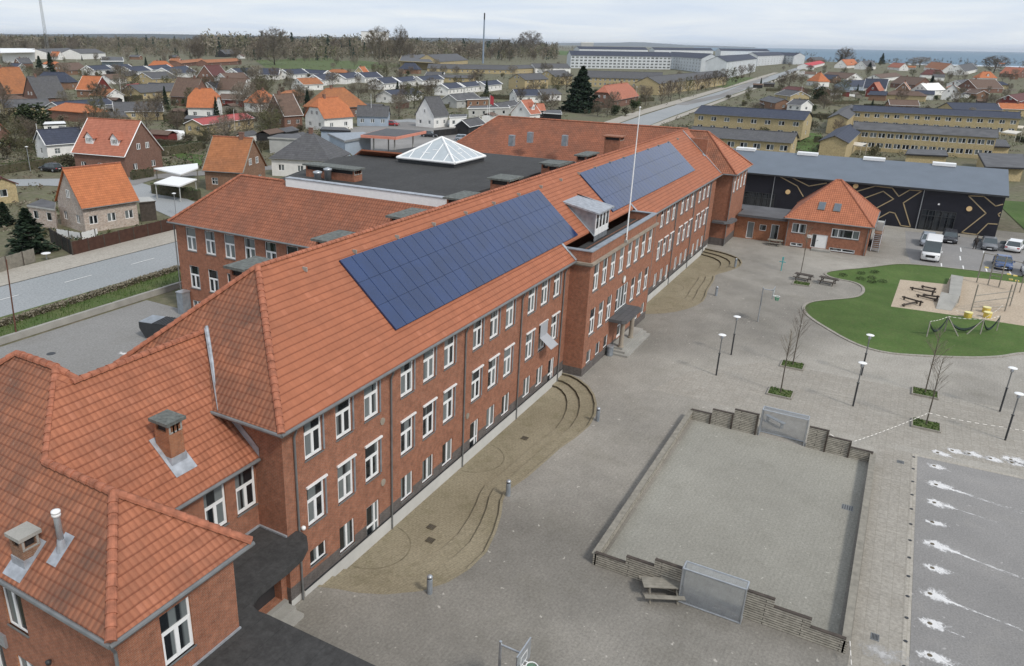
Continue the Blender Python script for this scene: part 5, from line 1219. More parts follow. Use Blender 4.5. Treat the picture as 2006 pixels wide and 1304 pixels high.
# climbing frame of steel posts
P0=[q(*p) for p in ((1902,610),(1968,610),(1913,553),(1935,558),(1956,563),(1997,573),(1978,600))]
g=empty('climbing_frame',(P0[0].x,P0[0].y,0),0,'tall grey steel climbing frame with rings and ladder bars on the sand','climbing frame'); O=Vector((P0[0].x,P0[0].y,0))
H=[2.9,2.9,3.6,3.6,3.6,3.4,2.9]
for p,h in zip(P0,H): m_=MB(); a=Vector((p.x,p.y,0))-O; m_.tube([a,a+Vector((0,0,h))],.06,8); m_.build('post',MAT['wood_grey'],g)
def rail(i,j,z,r_=.04,k='wood_grey',t=(0,1)):
    m_=MB(); a=P0[i].lerp(P0[j],t[0])-O; b=P0[i].lerp(P0[j],t[1])-O; a.z=z;b.z=z; m_.tube([a,b],r_,6); m_.build('bar',MAT[k],g)
for z in (1.0,1.7): rail(0,6,z,.05,'strip')
rail(0,1,.5,.05,'strip')
for z in (3.5,): rail(2,3,z);rail(3,4,z);rail(4,5,3.3)
for z in (1.2,1.7,2.2,2.7,3.1): rail(3,4,z,.035,'strip')
for k,(i,j,z,t) in enumerate(((2,3,1.9,.5),(4,5,1.7,.3),(4,5,1.7,.6),(4,5,1.2,.45),(4,5,1.2,.75))):
    m_=MB(); a=P0[i].lerp(P0[j],t)-O; m_.box(a.x-.25,a.x+.25,a.y-.18,a.y+.18,z,z+.06); m_.build('step_plate',MAT['yellow'],g)
for px,py,l in ((1895,622,'yellow round play stool standing apart from the pair'),(1931,612,'yellow round play stool, rear one of the pair'),(1933,622,'yellow round play stool, front one of the pair')):
    p=q(px,py); s=empty('play_stool',(p.x,p.y,.03),0,l,'stool','yellow round stools on the sand'); m_=MB(); m_.lathe([(.34,0),(.36,.3),(.36,.52)],16); m_.build('body',MAT['yellow'],s); m_=MB(); m_.lathe([(.38,.52),(.38,.57),(.32,.59)],16); MAT.setdefault('paleyellow',plain('pale_yellow',(.72,.65,.32),.6,.05)); m_.build('top',MAT['paleyellow'],s)
tape([tuple(q(1872,607,.5)),tuple(q(1893,612,.5)),tuple(q(1930,622,.5)),tuple(q(1965,597,.6))],'barrier tape round the yellow stools and the climbing frame')
# net swings: A-frames with green nets
nf=[(1815,660,1.5),(1850,650,1.5),(1920,655,1.5),(1952,648,1.5)]
g=empty('net_swing',tuple(q(1850,650)),0,'row of pale posts with hanging green nets and barrier tape on the lawn','swing'); O=q(1850,650)
T=[]
for px,py,h in nf:
    p=q(px,py)-O; m_=MB(); m_.tube([(p.x,p.y,0),(p.x+.2,p.y,h)],.05,6); m_.build('post',MAT['twig_pale'] if 0 else MAT['strip'],g); T.append(Vector((p.x+.2,p.y,h)))
for i,(a,b) in enumerate(((1,1),(2,-1))):
    p=T[a]; m_=MB(); m_.tube([p,(p.x-.9,p.y-b*1.1,0)],.045,6); m_.build('brace',MAT['strip'],g)
MAT['darknet']=plain('dark_green_net',(.035,.055,.045),.9,.2)
for a,b in ((0,1),(1,2),(2,3)):
    m_=MB(); A_,B_=T[a],T[b]; K=12
    for k in range(-3,4):
        off=Vector((-.07*k,0,0)); P=[A_.lerp(B_,t)+Vector((0,0,-(1.25-.05*abs(k))*4*t*(1-t)*(.95)-.1))+off*min(1,4*t*(1-t)+.1) for t in np.linspace(.02,.98,K)]; m_.tube(P,.035,4,False)
    for t in np.linspace(.08,.92,14): c=A_.lerp(B_,t)+Vector((0,0,-1.2*4*t*(1-t)-.1)); m_.tube([c+Vector((-.22,0,.08)),c+Vector((.22,0,.08))],.02,4,False)
    m_.build('net',MAT['darknet'],g)
t_=tape([tuple(v+O) for v in T],'',parent=1); t_.name='tape'; t_.parent=g; t_.location=-O
for i,(px,py) in enumerate(((1651,541),(1686,537),(1713,535),(1686,548),(1707,546),(1708,554),(1728,553))):
    p=q(px,py); r3=random.Random(i); m_=MB()
    for k in range(150):
        a=r3.random()*6.28; d=.5*math.sqrt(r3.random()); z=.05+.35*r3.random()*(1-d); c=Vector((math.cos(a)*d,math.sin(a)*d,z)); s=.07; u=Vector((r3.uniform(-1,1),r3.uniform(-1,1),r3.uniform(-.3,1)))*s; v=Vector((r3.uniform(-1,1),r3.uniform(-1,1),r3.uniform(0,1)))*s; m_.face(c-u,c+v,c+u)
    tag(m_.build('low_shrub',MAT['bush_green'],loc=(p.x,p.y,.03)),'small dark low shrub in the tip of the lawn','shrub','low dark shrubs on the lawn tip')
# ================================================================ VEHICLES
def loft(mb,st,k=0,caps=True):
    """st: list of rings (equal length lists of points)"""
    R_=[[mb.P(p) for p in ring] for ring in st]; n=len(st[0])
    for a,b in zip(R_[:-1],R_[1:]):
        for j in range(n): mb.f.append([a[j],a[(j+1)%n],b[(j+1)%n],b[j]]); mb.mi.append(k)
    if caps: mb.f.append(list(reversed(R_[0]))); mb.mi.append(k); mb.f.append(list(R_[-1])); mb.mi.append(k)
def car(name,loc,rz,paint,label,L=4.3,W=1.78,Hc=1.46,kind='hatch',group='cars parked before the hall',doors_open=False,cat='car'):
    g=empty(name,loc,rz,label,cat,group); hw=W/2
    mt=MAT.get('paint_'+paint) or MAT.setdefault('paint_'+paint,plain('car_paint_'+paint,{'white':(.76,.76,.76),'silver':(.33,.36,.40),'grey':(.16,.165,.175),'dark':(.045,.045,.05),'black':(.02,.02,.024),'blue':(.06,.10,.22),'red':(.35,.03,.03)}[paint],.25,.03,1,spec=.6))
    van=kind=='van'
    def ring(x,w,zb,zt,r=.1):
        return [(x,-w+r,zb),(x,w-r,zb),(x,w,zb+r),(x,w,zt-r*1.6),(x,w-r*.9,zt),(x,-w+r*.9,zt),(x,-w,zt-r*1.6),(x,-w,zb+r)]
    b=MB(); F=L/2
    belt=.86 if not van else 1.15
    hood=.78 if not van else 1.15
    loft(b,[ring(F,hw*.80,.34,hood*.80),ring(F-.12,hw*.93,.24,hood*.93),ring(F-.5,hw,.2,hood),ring(F-1.1,hw,.2,belt),ring(0,hw,.2,belt+.02),ring(-F+.7,hw,.2,belt+.04),ring(-F+.12,hw*.95,.26,belt),ring(-F,hw*.86,.38,belt*.9)])
    b.build('body',mt,g,True)
    # cabin: glass band under a painted roof
    c=MB(); zt=Hc; 
    if van: xs_=[(F-.75,F-1.35),(-F+.06,-F+.1)]
    elif kind=='wagon': xs_=[(F-1.05,F-1.75),(-F+.12,-F+.55)]
    elif kind=='sedan': xs_=[(F-1.15,F-1.95),(-F+.75,-F+1.35)]
    else: xs_=[(F-1.0,F-1.7),(-F+.15,-F+.62)]
    (xa,xb),(xc,xd)=xs_; wi=hw*.94; wt=hw*.78 if not van else hw*.88
    bot=[(xa,-wi,belt-.02),(xa,wi,belt-.02),(xc,wi,belt),(xc,-wi,belt)]; top=[(xb,-wt,zt-.06),(xb,wt,zt-.06),(xd,wt,zt-.06),(xd,-wt,zt-.06)]
    if van:
        # panel sides: only windscreen and cab side windows are glass
        c.face(bot[1],bot[0],top[0],top[1]); s=[]
        for sg in (-1,1):
            q=[(xa,sg*(wi+.004),belt),(xb-1.0,sg*(wi+.004),belt),(xb-1.0,sg*(wt+.035),zt-.75),(xb+.25,sg*(wt+.035),zt-.75)]
            c.face(*(q if sg<0 else q[::-1]))
        c.build('window',MAT['carglass'],g)
        p=MB(); bx=[(xb+.02,-wi,belt-.03),(xb+.02,wi,belt-.03),(xc,wi,belt-.03),(xc,-wi,belt-.03)]
        loft(p,[[(xc,-wi,belt-.03),(xc,wi,belt-.03),(xc,wt,zt-.1),(xc,wt-.15,zt),(xc,-wt+.15,zt),(xc,-wt,zt-.1)],[(xb-.3,-wi,belt-.03),(xb-.3,wi,belt-.03),(xb-.3,wt,zt-.1),(xb-.3,wt-.15,zt),(xb-.3,-wt+.15,zt),(xb-.3,-wt,zt-.1)],[(xa-.1,-wi+.02,belt-.03),(xa-.1,wi-.02,belt-.03),(xb+.04,wt-.03,zt-.16),(xb,wt-.2,zt-.05),(xb,-wt+.2,zt-.05),(xb+.04,-wt+.03,zt-.16)]])
        p.build('load_body',mt,g,False)
        c=MB(); c.face((xa+.02,-wi+.1,belt+.06),(xa+.02,wi-.1,belt+.06),(xb+.10,wt-.08,zt-.42),(xb+.10,-wt+.08,zt-.42)); c.build('windscreen',MAT['carglass'],g)
        m_=MB(); m_.box(F-.02,F+.03,-.5,.5,.62,.92); m_.build('grille',MAT['blackwood'],g)
    else:
        for i in range(4): j=(i+1)%4; c.face(bot[i],top[i],top[j],bot[j])
        c.build('window',MAT['carglass'],g)
        p=MB(); loft(p,[[(xb+.04,-wt*.9,zt-.07),(xb+.04,wt*.9,zt-.07),(xb+.04,wt*.9,zt-.04),(xb+.04,-wt*.9,zt-.04)],[(xb-.15,-wt,zt-.07),(xb-.15,wt,zt-.07),(xb-.15,wt*.92,zt),(xb-.15,-wt*.92,zt)],[(xd+.15,-wt,zt-.07),(xd+.15,wt,zt-.07),(xd+.15,wt*.92,zt),(xd+.15,-wt*.92,zt)],[(xd-.04,-wt*.9,zt-.07),(xd-.04,wt*.9,zt-.07),(xd-.04,wt*.9,zt-.04),(xd-.04,-wt*.9,zt-.04)]])
        p.build('roof',mt,g)
        m_=MB()
        for sg in (-1,1):
            for (x0_,x1_) in ((xa,xb),(xc,xd),((xa+xc)/2-.05,(xb+xd)/2)): m_.tube([(x0_,sg*wi,belt),(x1_,sg*wt,zt-.05)],.04,4)
        m_.build('pillar',mt,g)
        m_=MB(); m_.box(F-.06,F+.02,-.42,.42,.42,.60); m_.build('grille',MAT['blackwood'],g)
    for sg in (-1,1):
        m_=MB(); m_.box(F-.22,F-.03,sg*hw*.72-.2,sg*hw*.72+.2,hood*.72,hood*.86); m_.build('headlight',MAT['steel'],g)
        m_=MB(); m_.box(-F-.01,-F+.14,sg*hw*.74-.14,sg*hw*.74+.14,belt*.72,belt*.92); m_.build('taillight',MAT['red_flag'],g)
        m_=MB(); xm=xa-.25; m_.box(xm-.07,xm+.07,sg*(hw+.02)-.02,sg*(hw+.16)+.02,belt+.04,belt+.22); m_.build('mirror',mt,g)
        for x in (F-.85,-F+.8):
            r=.32 if not van else .35
            m_=MB(); m_.tube([(x,sg*(hw-.2),r),(x,sg*(hw+.015),r)],r,16); w=m_.build('wheel',MAT['tyre'],g)
            m_=MB(); m_.tube([(x,sg*(hw+.015),r),(x,sg*(hw+.025),r)],r*.62,12); m_.build('rim',MAT['steel'],w)
    m_=MB(); m_.box(F-.03,F+.015,-.26,.26,.40,.51) if van else m_.box(F-.03,F+.025,-.26,.26,.30,.40); m_.box(-F-.025,-F+.03,-.26,.26,.52,.63); m_.build('number_plate',MAT['white'],g)
    if doors_open:
        for sg in (-1,1):
            m_=MB(); a=(.35,sg*hw,.3); d=Vector((-.35,sg*.95,0)); m_.k=0
            A=Vector((F-1.35,sg*hw,.3)); t=Vector((0,0,.58)); off=Vector((.05,0,0))
            for o_ in (Vector((0,0,0)),off): m_.face(A+o_,A+d+o_,A+d+t+o_,A+t+o_)
            m_.face(A,A+d,A+d+off,A+off); m_.face(A+t,A+d+t,A+d+t+off,A+t+off); m_.face(A+d,A+d+t,A+d+t+off,A+d+off)
            m_.k=1; m_.face(A+t,A+d+t,A+d*.85+t*1.75,A+d*.25+t*1.75); m_.build('door',[mt,MAT['carglass']],g)
    return g
PI=math.pi
car('delivery_van',(115.4,-4.95,0),PI-.04,'white','large white delivery van standing at the lawn edge',5.9,2.05,2.55,'van',None,cat='van')
car('parked_car',(123.6,-4.6,0),PI,'silver','silver grey car half hidden behind the white van',4.4,1.8,1.5,'hatch')
car('parked_car',(127.6,-7.2,0),PI,'dark','black car parked nose out before the glazed hall doors',4.5,1.8,1.45,'wagon')
car('parked_car',(126.0,-11.7,0),PI,'grey','dark grey car with both front doors standing open beside the person',4.5,1.8,1.45,'sedan',doors_open=True)
car('parked_car',(126.5,-14.6,0),rad(-12),'white','white car seen from behind next to the car with open doors',4.3,1.8,1.5,'hatch')
car('parked_car',(113.6+1.6,-12.6,0),PI+.02,'blue','blue car parked at the kerb behind the climbing frame',4.4,1.8,1.42,'sedan')
car('parked_car',(112.9,-15.3,0),PI,'white','white car at the kerb, cut by the picture edge next to the blue one',4.3,1.8,1.5,'hatch')
def roadcar(px,py,rz,paint,label,kind='hatch'):
    p=at(px,py); return car('parked_car',(p.x,p.y,p.z+.03),rz,paint,label,4.3,1.78,1.48,kind,'cars among the houses')
roadcar(100,335,rad(100),'black','black car on the side street in front of the white house with the navy roof','wagon')
roadcar(841,268,rad(-70),'black','black car driving past the petrol station canopy'); roadcar(908,275,rad(-70),'silver','silver car on the road behind the glass pyramid','wagon'); roadcar(768,246,rad(-80),'red','small red car in front of the pale blue house')
# ================================================================ PERSON beside the open car
def person(loc,rz):
    me=bpy.data.meshes.new('person'); 
    V=[(0,0,.95),(0,0,1.15),(0,0,1.36),(0,0,1.47),(0,0.02,1.56),(0,.03,1.70),(.10,0,.90),(.12,.03,.50),(.13,-.02,.09),(.13,.12,.04),(-.10,0,.90),(-.15,.06,.50),(-.19,.0,.09),(-.19,.14,.04),(.19,0,1.38),(.26,.0,1.10),(.25,.14,.90),(.25,.19,.82),(-.19,0,1.38),(-.34,.05,1.16),(-.24,.25,1.08),(-.17,.30,1.06)]
    E=[(0,1),(1,2),(2,3),(3,4),(4,5),(0,6),(6,7),(7,8),(8,9),(0,10),(10,11),(11,12),(12,13),(2,14),(14,15),(15,16),(16,17),(2,18),(18,19),(19,20),(20,21)]
    Rr=[.15,.155,.16,.07,.085,.075,.11,.075,.05,.045,.11,.075,.05,.045,.075,.058,.042,.035,.075,.058,.042,.035]
    me.from_pydata(V,E,[]); o=link('person',me,None,loc,rz); sk=o.modifiers.new('skin','SKIN'); me.materials.append(MAT['cloth_dark'])
    if not me.skin_vertices: 
        bpy.context.view_layer.objects.active=o; 
    for i,s in enumerate(me.skin_vertices[0].data): s.radius=(Rr[i],Rr[i]*.85 if i<3 else Rr[i]); s.use_root=(i==0)
    o.modifiers.new('sub','SUBSURF').render_levels=2
    tag(o,'person in dark clothes standing beside the grey car with open doors','person')
    h=MB(); h.lathe([(.02,-.03),(.085,.0),(.09,.06),(.06,.115),(.02,.13)],12,(0,.015,1.70)); h.build('hair',MAT['blackwood'],o,True)
    f=MB(); f.lathe([(.02,-.10),(.06,-.08),(.078,-.02),(.075,.04),(.03,.08)],12,(0,.055,1.66)); f.tube([(0,.12,1.67),(0,.15,1.645)],.014,5); 
    for sx in (-1,1): f.tube([(sx*.085,.03,1.66),(sx*.10,.03,1.66)],.022,6)
    f.build('face',MAT['skin'],o,True)
    for base,dirn in (((.25,.20,.82),(0,.25,-1)),((-.17,.31,1.06),(.6,.7,-.1))):
        d=Vector(dirn).normalized(); s=d.cross(Vector((0,0,1)) if abs(d.z)<.8 else Vector((1,0,0))).normalized(); b=Vector(base); m_=MB(); m_.tube([b-d*.02,b+d*.08],[.032,.036],6)
        for k in range(4): p=b+d*.07+s*(.045-.03*k); m_.tube([p,p+d*(.05,.06,.055,.04)[k],p+d*(.075,.09,.085,.065)[k]+Vector((0,0,-.012))],[.010,.009,.007],5)
        m_.tube([b+d*.01+s*.03,b+d*.05+s*.065],[.011,.008],5); m_.build('hand',MAT['skin'],o)
p=at(1909,488); person((p.x,p.y,.0),rad(-60))
# ================================================================ YARD THINGS
p=at(322,668); g=empty('rubbish_skip',(p.x+.7,p.y+.5,.97),rad(102),'dark steel rubbish skip with a flat lid in the left yard','skip')
m_=MB(); loft(m_,[[(-1.9,-.9,1.25),(-1.9,.9,1.25),(-1.9,.9,1.0),(-1.9,-.9,1.0)],[(-1.2,-.9,1.45),(-1.2,.9,1.45),(-1.2,.9,.1),(-1.2,-.9,.1)],[(1.5,-.9,1.45),(1.5,.9,1.45),(1.5,.9,.1),(1.5,-.9,.1)],[(2.0,-.9,1.45),(2.0,.9,1.45),(2.0,.9,.9),(2.0,-.9,.9)]]); m_.build('body',MAT['darksteel'],g)
m_=MB(); m_.box(-.9,.6,-.93,.93,1.46,1.52)
for k in range(6): m_.box(-.85+k*.26,-.82+k*.26,-.93,.93,1.521,1.56)
m_.build('lid',MAT['darksteel'],g); m_=MB(); m_.box(.64,1.95,-.9,.9,1.455,1.50); m_.build('lid',MAT['zinc'],g); m_=MB(); m_.box(.1,.5,-.915,-.905,.7,1.1); m_.build('sticker',MAT['white'],g)
p=at(371,610); g=empty('utility_cabinet',(46.15,54.9,.95),0,'tall blue grey cabinet at the corner of the rear wing','cabinet')
m_=MB(); m_.box(-.45,.45,-.4,.4,0,2.1); m_.build('body',MAT['zinc'],g); m_=MB(); m_.box(-.5,.5,-.45,.45,2.1,2.2); m_.build('lid',MAT['steel'],g)
p=at(33,662); m_=MB(); tp=onX(12,508,p.x); m_.tube([(0,0,0),(0,tp.y-p.y,tp.z-p.z)],[.07,.05],8); tag(m_.build('flagpole',MAT['rust'],loc=tuple(p)),'slender rust brown pole at the edge of the left yard','pole')
for (px,py),l in (((398,693),'flat dark manhole cover in the left yard'),):
    p=at(100,693); m_=MB(); m_.lathe([(.35,0),(.35,.012),(.05,.013)],14); tag(m_.build('manhole_cover',MAT['darksteel'],loc=(p.x,p.y,.97)),l,'manhole cover')
p=atz(248,693,.975); stain('chalk_splash',[((0,0),[(math.cos(a)*.6,math.sin(a)*1.3) for a in np.linspace(0,6.1,20)])],MAT['washwhite'],tuple(p),'white chalk patch on the left yard beside the roof edge',group=None)

# ================================================================ HOUSES
HOUSES=[]   # footprints (x,y,radius) so that planting keeps clear
def solve(r1,r2,e,zw,pitch):
    g=1.6; tp=math.tan(rad(pitch)); 
    for _ in range(3):
        E=atz(*e,g+zw); best=None
        def f(zr):
            A=atz(*r1,g+zr);B=atz(*r2,g+zr); d=(B-A); d.z=0; d=d.normalized(); n=Vector((-d.y,d.x,0)); return (zr-zw)-tp*abs((E-A).dot(n)), A,B,n,(E-A).dot(n)
        lo=None; z=zw+.3; prev=None
        while z<zw+12:
            v=f(z)
            if prev is not None and prev[1][0]<0<=v[0]: lo=(prev[0],z); break
            prev=(z,v); z+=.25
        if lo:
            a,b=lo
            for _ in range(24):
                c=(a+b)/2
                if f(c)[0]<0: a=c
                else: b=c
            zr=b
        else: zr=zw+3.2
        v=f(zr); M_=(v[1]+v[2])/2; g2=terr(M_.x,M_.y)
        if abs(g2-g)<.02: break
        g=g2
    return g,zr,v[1],v[2],abs(v[4]) if lo else 3.2/tp, v[4]>0
def house(kind,r1,r2,e,zw,pitch,roof,wallm,label,nl=3,ng=2,cat='house',far=False,chim=True,win='grid',wwid=1.15,group=None,dormers=0,geom=None,name=None,gtop=None,maxhw=7.5,trim=None,whs=1.1,pw=None):
    """ridge ends r1,r2 and one point e of the near eaves, all sighted in the photograph; height and width follow from the pitch"""
    if geom: (A,B,hw,g),zr,left=geom,0,False
    else: g,zr,A,B,hw,left=solve(r1,r2,e,zw,pitch)
    hw=min(max(hw,2.2),maxhw); zr=zw+hw*math.tan(rad(pitch))
    if left: A,B=B,A            # near eaves on the right hand of A->B  (local -Y)
    d=B-A; d.z=0; L=d.length; rz=math.atan2(d.y,d.x); c=(A+B)/2
    nm=name or ('house' if not far else 'house'); H=empty(nm,(c.x,c.y,g),rz,label,cat,group)
    HOUSES.append((c.x,c.y,L/2+.8,hw+.6,rz))
    ov=.35; h2=hw-ov; ex=0 if kind=='gable' else (hw if kind=='hip' else hw*.42); Lx=L/2+ex; wl=Lx-(.25 if kind=='gable' else ov); zwall=zw+ov*math.tan(rad(pitch))-.12
    zwall=min(zwall,zw+.25)
    wmb=MB(); P=[(-wl,-h2),(wl,-h2),(wl,h2),(-wl,h2)]
    ww,wh=wwid,whs; wins=[]
    storeys=[.95] if zw<4.2 else ([.9,3.4] if zw<7.5 else [.9,3.9,6.9,9.9])
    def long_items():
        o=[]; n=nl
        for s in storeys:
            for k in range(n):
                u=(k+.5)/n*2*wl-ww/2; o.append((u,s,ww,min(wh,zw-s-.15)))
        return [q for q in o if q[3]>.4]
    li=long_items(); wall(wmb,P[0],P[1],-.3,zwall,[(q[0],q[0]+q[2],q[1],q[1]+q[3]) for q in li],.1); wins+=[(P[0],P[1],q) for q in li]
    # end facing the camera gets windows; the gable triangle is closed above
    cs,sn=math.cos(rz),math.sin(rz); tocam=Vector((-c.x*cs-c.y*sn,0,0)).x; vis=1 if tocam>0 else -1
    for sg,a,b in ((1,P[1],P[2]),(-1,P[3],P[0])):
        it=[]
        if sg==vis and ng:
            for s in storeys[:2]:
                for k in range(ng): u=(k+.5)/ng*2*h2-ww*.5; it.append((u,s,ww*.95,min(wh,zw-s-.15)))
        it=[q for q in it if q[3]>.4]
        wall(wmb,a,b,-.3,zwall,[(q[0],q[0]+q[2],q[1],q[1]+q[3]) for q in it],.1); wins+=[(a,b,q) for q in it]
        if kind!='hip':
            x=sg*wl; zt=zr-.1 if kind=='gable' else zr-.1; zz=zwall
            slope=(zr-zw)/hw
            if kind=='gable': poly=[(x,-h2,zz),(x,h2,zz),(x,0,zz+h2*slope-.02)]
            else:
                k=.55; poly=[(x,-h2,zz),(x,h2,zz),(x,h2*(1-k),zz+h2*slope*k-.02),(x,-h2*(1-k),zz+h2*slope*k-.02)]
            if sg<0: poly=poly[::-1]
            wmb.k=1 if gtop else 0; wmb.face(*poly); wmb.k=0
            if sg==vis and zr-zz>2.0 and ng:
                n=2 if hw>4 else 1; uo=(0,) if n==1 else (-1.15,1.15)
                for u in uo: wins.append((a,b,(h2+u-.45,zz+.55,.9,min(1.05,zr-zz-1.6),'proud')))
    wall(wmb,P[2],P[3],-.3,zwall)
    wmb.build('wall',[MAT[wallm],MAT[gtop or wallm]],H)
    for a,b,q in wins:
        o=add_window(H,a,b,q[0],q[1],q[2],q[3],win,False,True)
        if len(q)>4:
            dd=(Vector((b[0],b[1],0))-Vector((a[0],a[1],0))).normalized(); o.location+=Vector((dd.y,-dd.x,0))*.15
    # a white door on the near side of larger houses
    rmb=MB(); z0=zw-.0
    if kind=='gable':
        roofplane(rmb,[(-Lx,-hw,z0),(Lx,-hw,z0),(Lx,0,zr),(-Lx,0,zr)]); roofplane(rmb,[(Lx,hw,z0),(-Lx,hw,z0),(-Lx,0,zr),(Lx,0,zr)])
    elif kind=='hip':
        roofplane(rmb,[(-Lx,-hw,z0),(Lx,-hw,z0),(L/2,0,zr),(-L/2,0,zr)]); roofplane(rmb,[(Lx,hw,z0),(-Lx,hw,z0),(-L/2,0,zr),(L/2,0,zr)])
        roofplane(rmb,[(Lx,-hw,z0),(Lx,hw,z0),(L/2,0,zr)]); roofplane(rmb,[(-Lx,hw,z0),(-Lx,-hw,z0),(-L/2,0,zr)])
    else:
        k=.55; zm=z0+(zr-z0)*k; ym=hw*(1-k); E_=L/2+ex
        roofplane(rmb,[(-E_,-hw,z0),(E_,-hw,z0),(E_,-ym,zm),(L/2,0,zr),(-L/2,0,zr),(-E_,-ym,zm)]); roofplane(rmb,[(E_,hw,z0),(-E_,hw,z0),(-E_,ym,zm),(-L/2,0,zr),(L/2,0,zr),(E_,ym,zm)])
        roofplane(rmb,[(E_,-ym,zm),(E_,ym,zm),(L/2,0,zr)]); roofplane(rmb,[(-E_,ym,zm),(-E_,-ym,zm),(-L/2,0,zr)])
    R_=rmb.build('roof',MAT[roof],H)
    rr=MB(); rr.tube([(-L/2,0,zr+.02),(L/2,0,zr+.02)],.11,6); rr.build('ridge',MAT[roof] if roof not in('roof_orange','roof_red','roof_ochre') else MAT['ridge'],R_)
    if kind=='gable' and trim:
        for sg in (-1,1):
            x=sg*(Lx+.03)
            for sy in (-1,1): t=MB(); t.tube([(x,sy*(hw+.05),z0-.08),(x,0,zr-.05)],.26 if cat=='row house' else .10,4); t.build('barge_board',MAT[trim],H)
    gm=MB(); gm.tube([(-Lx,-hw-.05,z0-.1),(Lx,-hw-.05,z0-.1)],.07,6); gm.build('gutter',MAT['gutter'] if trim!='white' else MAT['white'],H)
    if chim:
        cm=MB(); x=L*.22*(1 if RND.random()<.5 else -1); cm.box(x-.35,x+.35,-.3,.3,zr-.6,zr+.75); cm.box(x-.41,x+.41,-.36,.36,zr+.752,zr+.86); cm.build('chimney',MAT['brick_brown' if roof!='roof_navy' else 'roof_grey'],R_)
    slope=(zr-zw)/hw
    for k in range(dormers):
        x=(-.5+(k+.5)/dormers)*L*.95; y0=-hw*.72; zb=zw+(y0+hw)*slope; zt=zb+1.25; y1=y0+1.25/slope if slope>0 else y0+1
        q=MB(); q.k=1; q.face((x-.85,y0,zb),(x+.85,y0,zb),(x+.85,y0,zt),(x,y0,zt+.95),(x-.85,y0,zt))
        q.k=1; q.face((x-.85,y0,zb),(x-.85,y0,zt),(x-.85,y1,zt)); q.face((x+.85,y0,zb),(x+.85,y1,zt),(x+.85,y0,zt)); q.k=0
        y2=y1+.95/slope
        roofplane(q,[(x-1.2,y0-.25,zt-.25),(x,y0-.25,zt+1.0),(x,y2,zt+1.0),(x-1.2,y1-.2,zt-.25)],.1); roofplane(q,[(x,y0-.25,zt+1.0),(x+1.2,y0-.25,zt-.25),(x+1.2,y1-.2,zt-.25),(x,y2,zt+1.0)],.1)
        D=q.build('dormer',[MAT[roof],MAT['white']],H); add_window(D,(x-.65,y0),(x+.65,y0),.0,zb+.25,1.3,.85,'four').location+=Vector((0,-.12,0))
    return H
def flatroof(name,pts,z,t,roof,wallm,label,cat,edge='white',group=None,posts=False,wins=0):
    """flat-roofed block; pts = roof corners sighted at height z above the ground"""
    g=terr(*at(*pts[0]).xy); P=[atz(x,y,g+z) for x,y in pts]; c=sum((p for p in P),Vector())/len(P)
    H=empty(name,(c.x,c.y,g),0,label,cat,group); q=[(p.x-c.x,p.y-c.y) for p in P]; HOUSES.append((c.x,c.y,min(25,max(math.hypot(*a) for a in q)*.75)))
    if sum(q[k][0]*q[(k+1)%len(q)][1]-q[(k+1)%len(q)][0]*q[k][1] for k in range(len(q)))<0: q.reverse()
    m_=MB(); m_.prism(q,z-t,z); m_.build('fascia',MAT[edge],H)
    m_=MB(); m_.prism([(a*.97,b*.97) for a,b in q],z+.001,z+.03,bottom=False); m_.build('roof',MAT[roof],H)
    if posts:
        for a,b in q: m_=MB(); m_.tube([(a*.92,b*.92,0),(a*.92,b*.92,z-t)],.08,6); m_.build('post',MAT[wallm],H)
    else:
        m_=MB(); qq=[(a*.93,b*.93) for a,b in q]
        for i in range(len(qq)):
            a,b=qq[i],qq[(i+1)%len(qq)]; l=math.dist(a,b); n=min(wins,int(l/2.2)); it=[((k+.5)/n*l-.5,.9,1.0,min(1.1,z-t-1.2)) for k in range(n)] if n else []
            wall(m_,a,b,-.3,z-t,[(u,u+w,s,s+h) for u,s,w,h in it],.1)
            for u,s,w,h in it: add_window(H,a,b,u,s,w,h,'one')
        m_.build('wall',MAT[wallm],H)
    return H
F=lambda x,y:(x,y)
def c5(x,y): return (x/3.952,330+y/3.952)
h=house
# --- left, near
h('gable',c1(680,910),c1(1090,935),c1(720,1192),3.6,48,'roof_red','brick_brown','large brown brick house with red tiles, white barge boards and two pointed dormers',3,2,dormers=2,trim='white',maxhw=6.5,win='two',chim=False)
h('gable',F(417,266),F(496,270),F(425,335),3.2,50,'roof_ochre','brick_tan','tan brick house with mossy orange roof and one white dormer beside the left wing',2,2,dormers=0,trim='wood_grey',maxhw=5)
h('gable',F(122,330),F(236,318),F(218,400),3.2,50,'roof_orange','brick_patchy','small orange tiled house with patchy whitewashed walls behind the brown road fence',3,2,maxhw=4.6,win='two',chim=False)
h('gable',c1(285,1005),c1(620,983),c1(480,1112),2.9,40,'roof_navy','whitewall','white gabled house with navy sheet roof left of the big red roofed house',2,1,trim='white',chim=False)
h('gable',c1(205,590),c1(440,585),c1(400,755),3.2,50,'roof_grey','brick_brown','brown brick house with steep dark grey roof at the left, below the twin conifers',3,2)
h('gable',c1(-60,515),c1(150,512),c1(100,727),3.4,50,'roof_ochre','brick_brown','large orange roofed brick house at the left edge beside the dark grey roof',3,1)
h('gable',c1(638,585),c1(788,590),c1(665,695),2.9,45,'roof_orange','brick_tan','orange roofed house with dark red timber gable left of the long navy bungalow',2,2,gtop='redwood',trim='white',chim=False)
h('gable',c1(1370,598),c1(1560,605),c1(1420,748),3.2,50,'roof_brown','brick_brown','brown brick house with steep brown roof behind the white half hipped house',2,1,trim='wood_grey')
h('half',c1(1510,680),c1(1640,682),c1(1520,832),3.3,50,'roof_orange','whitewall','white house with orange half hipped roof just left of the crimson sheet roof',2,2)
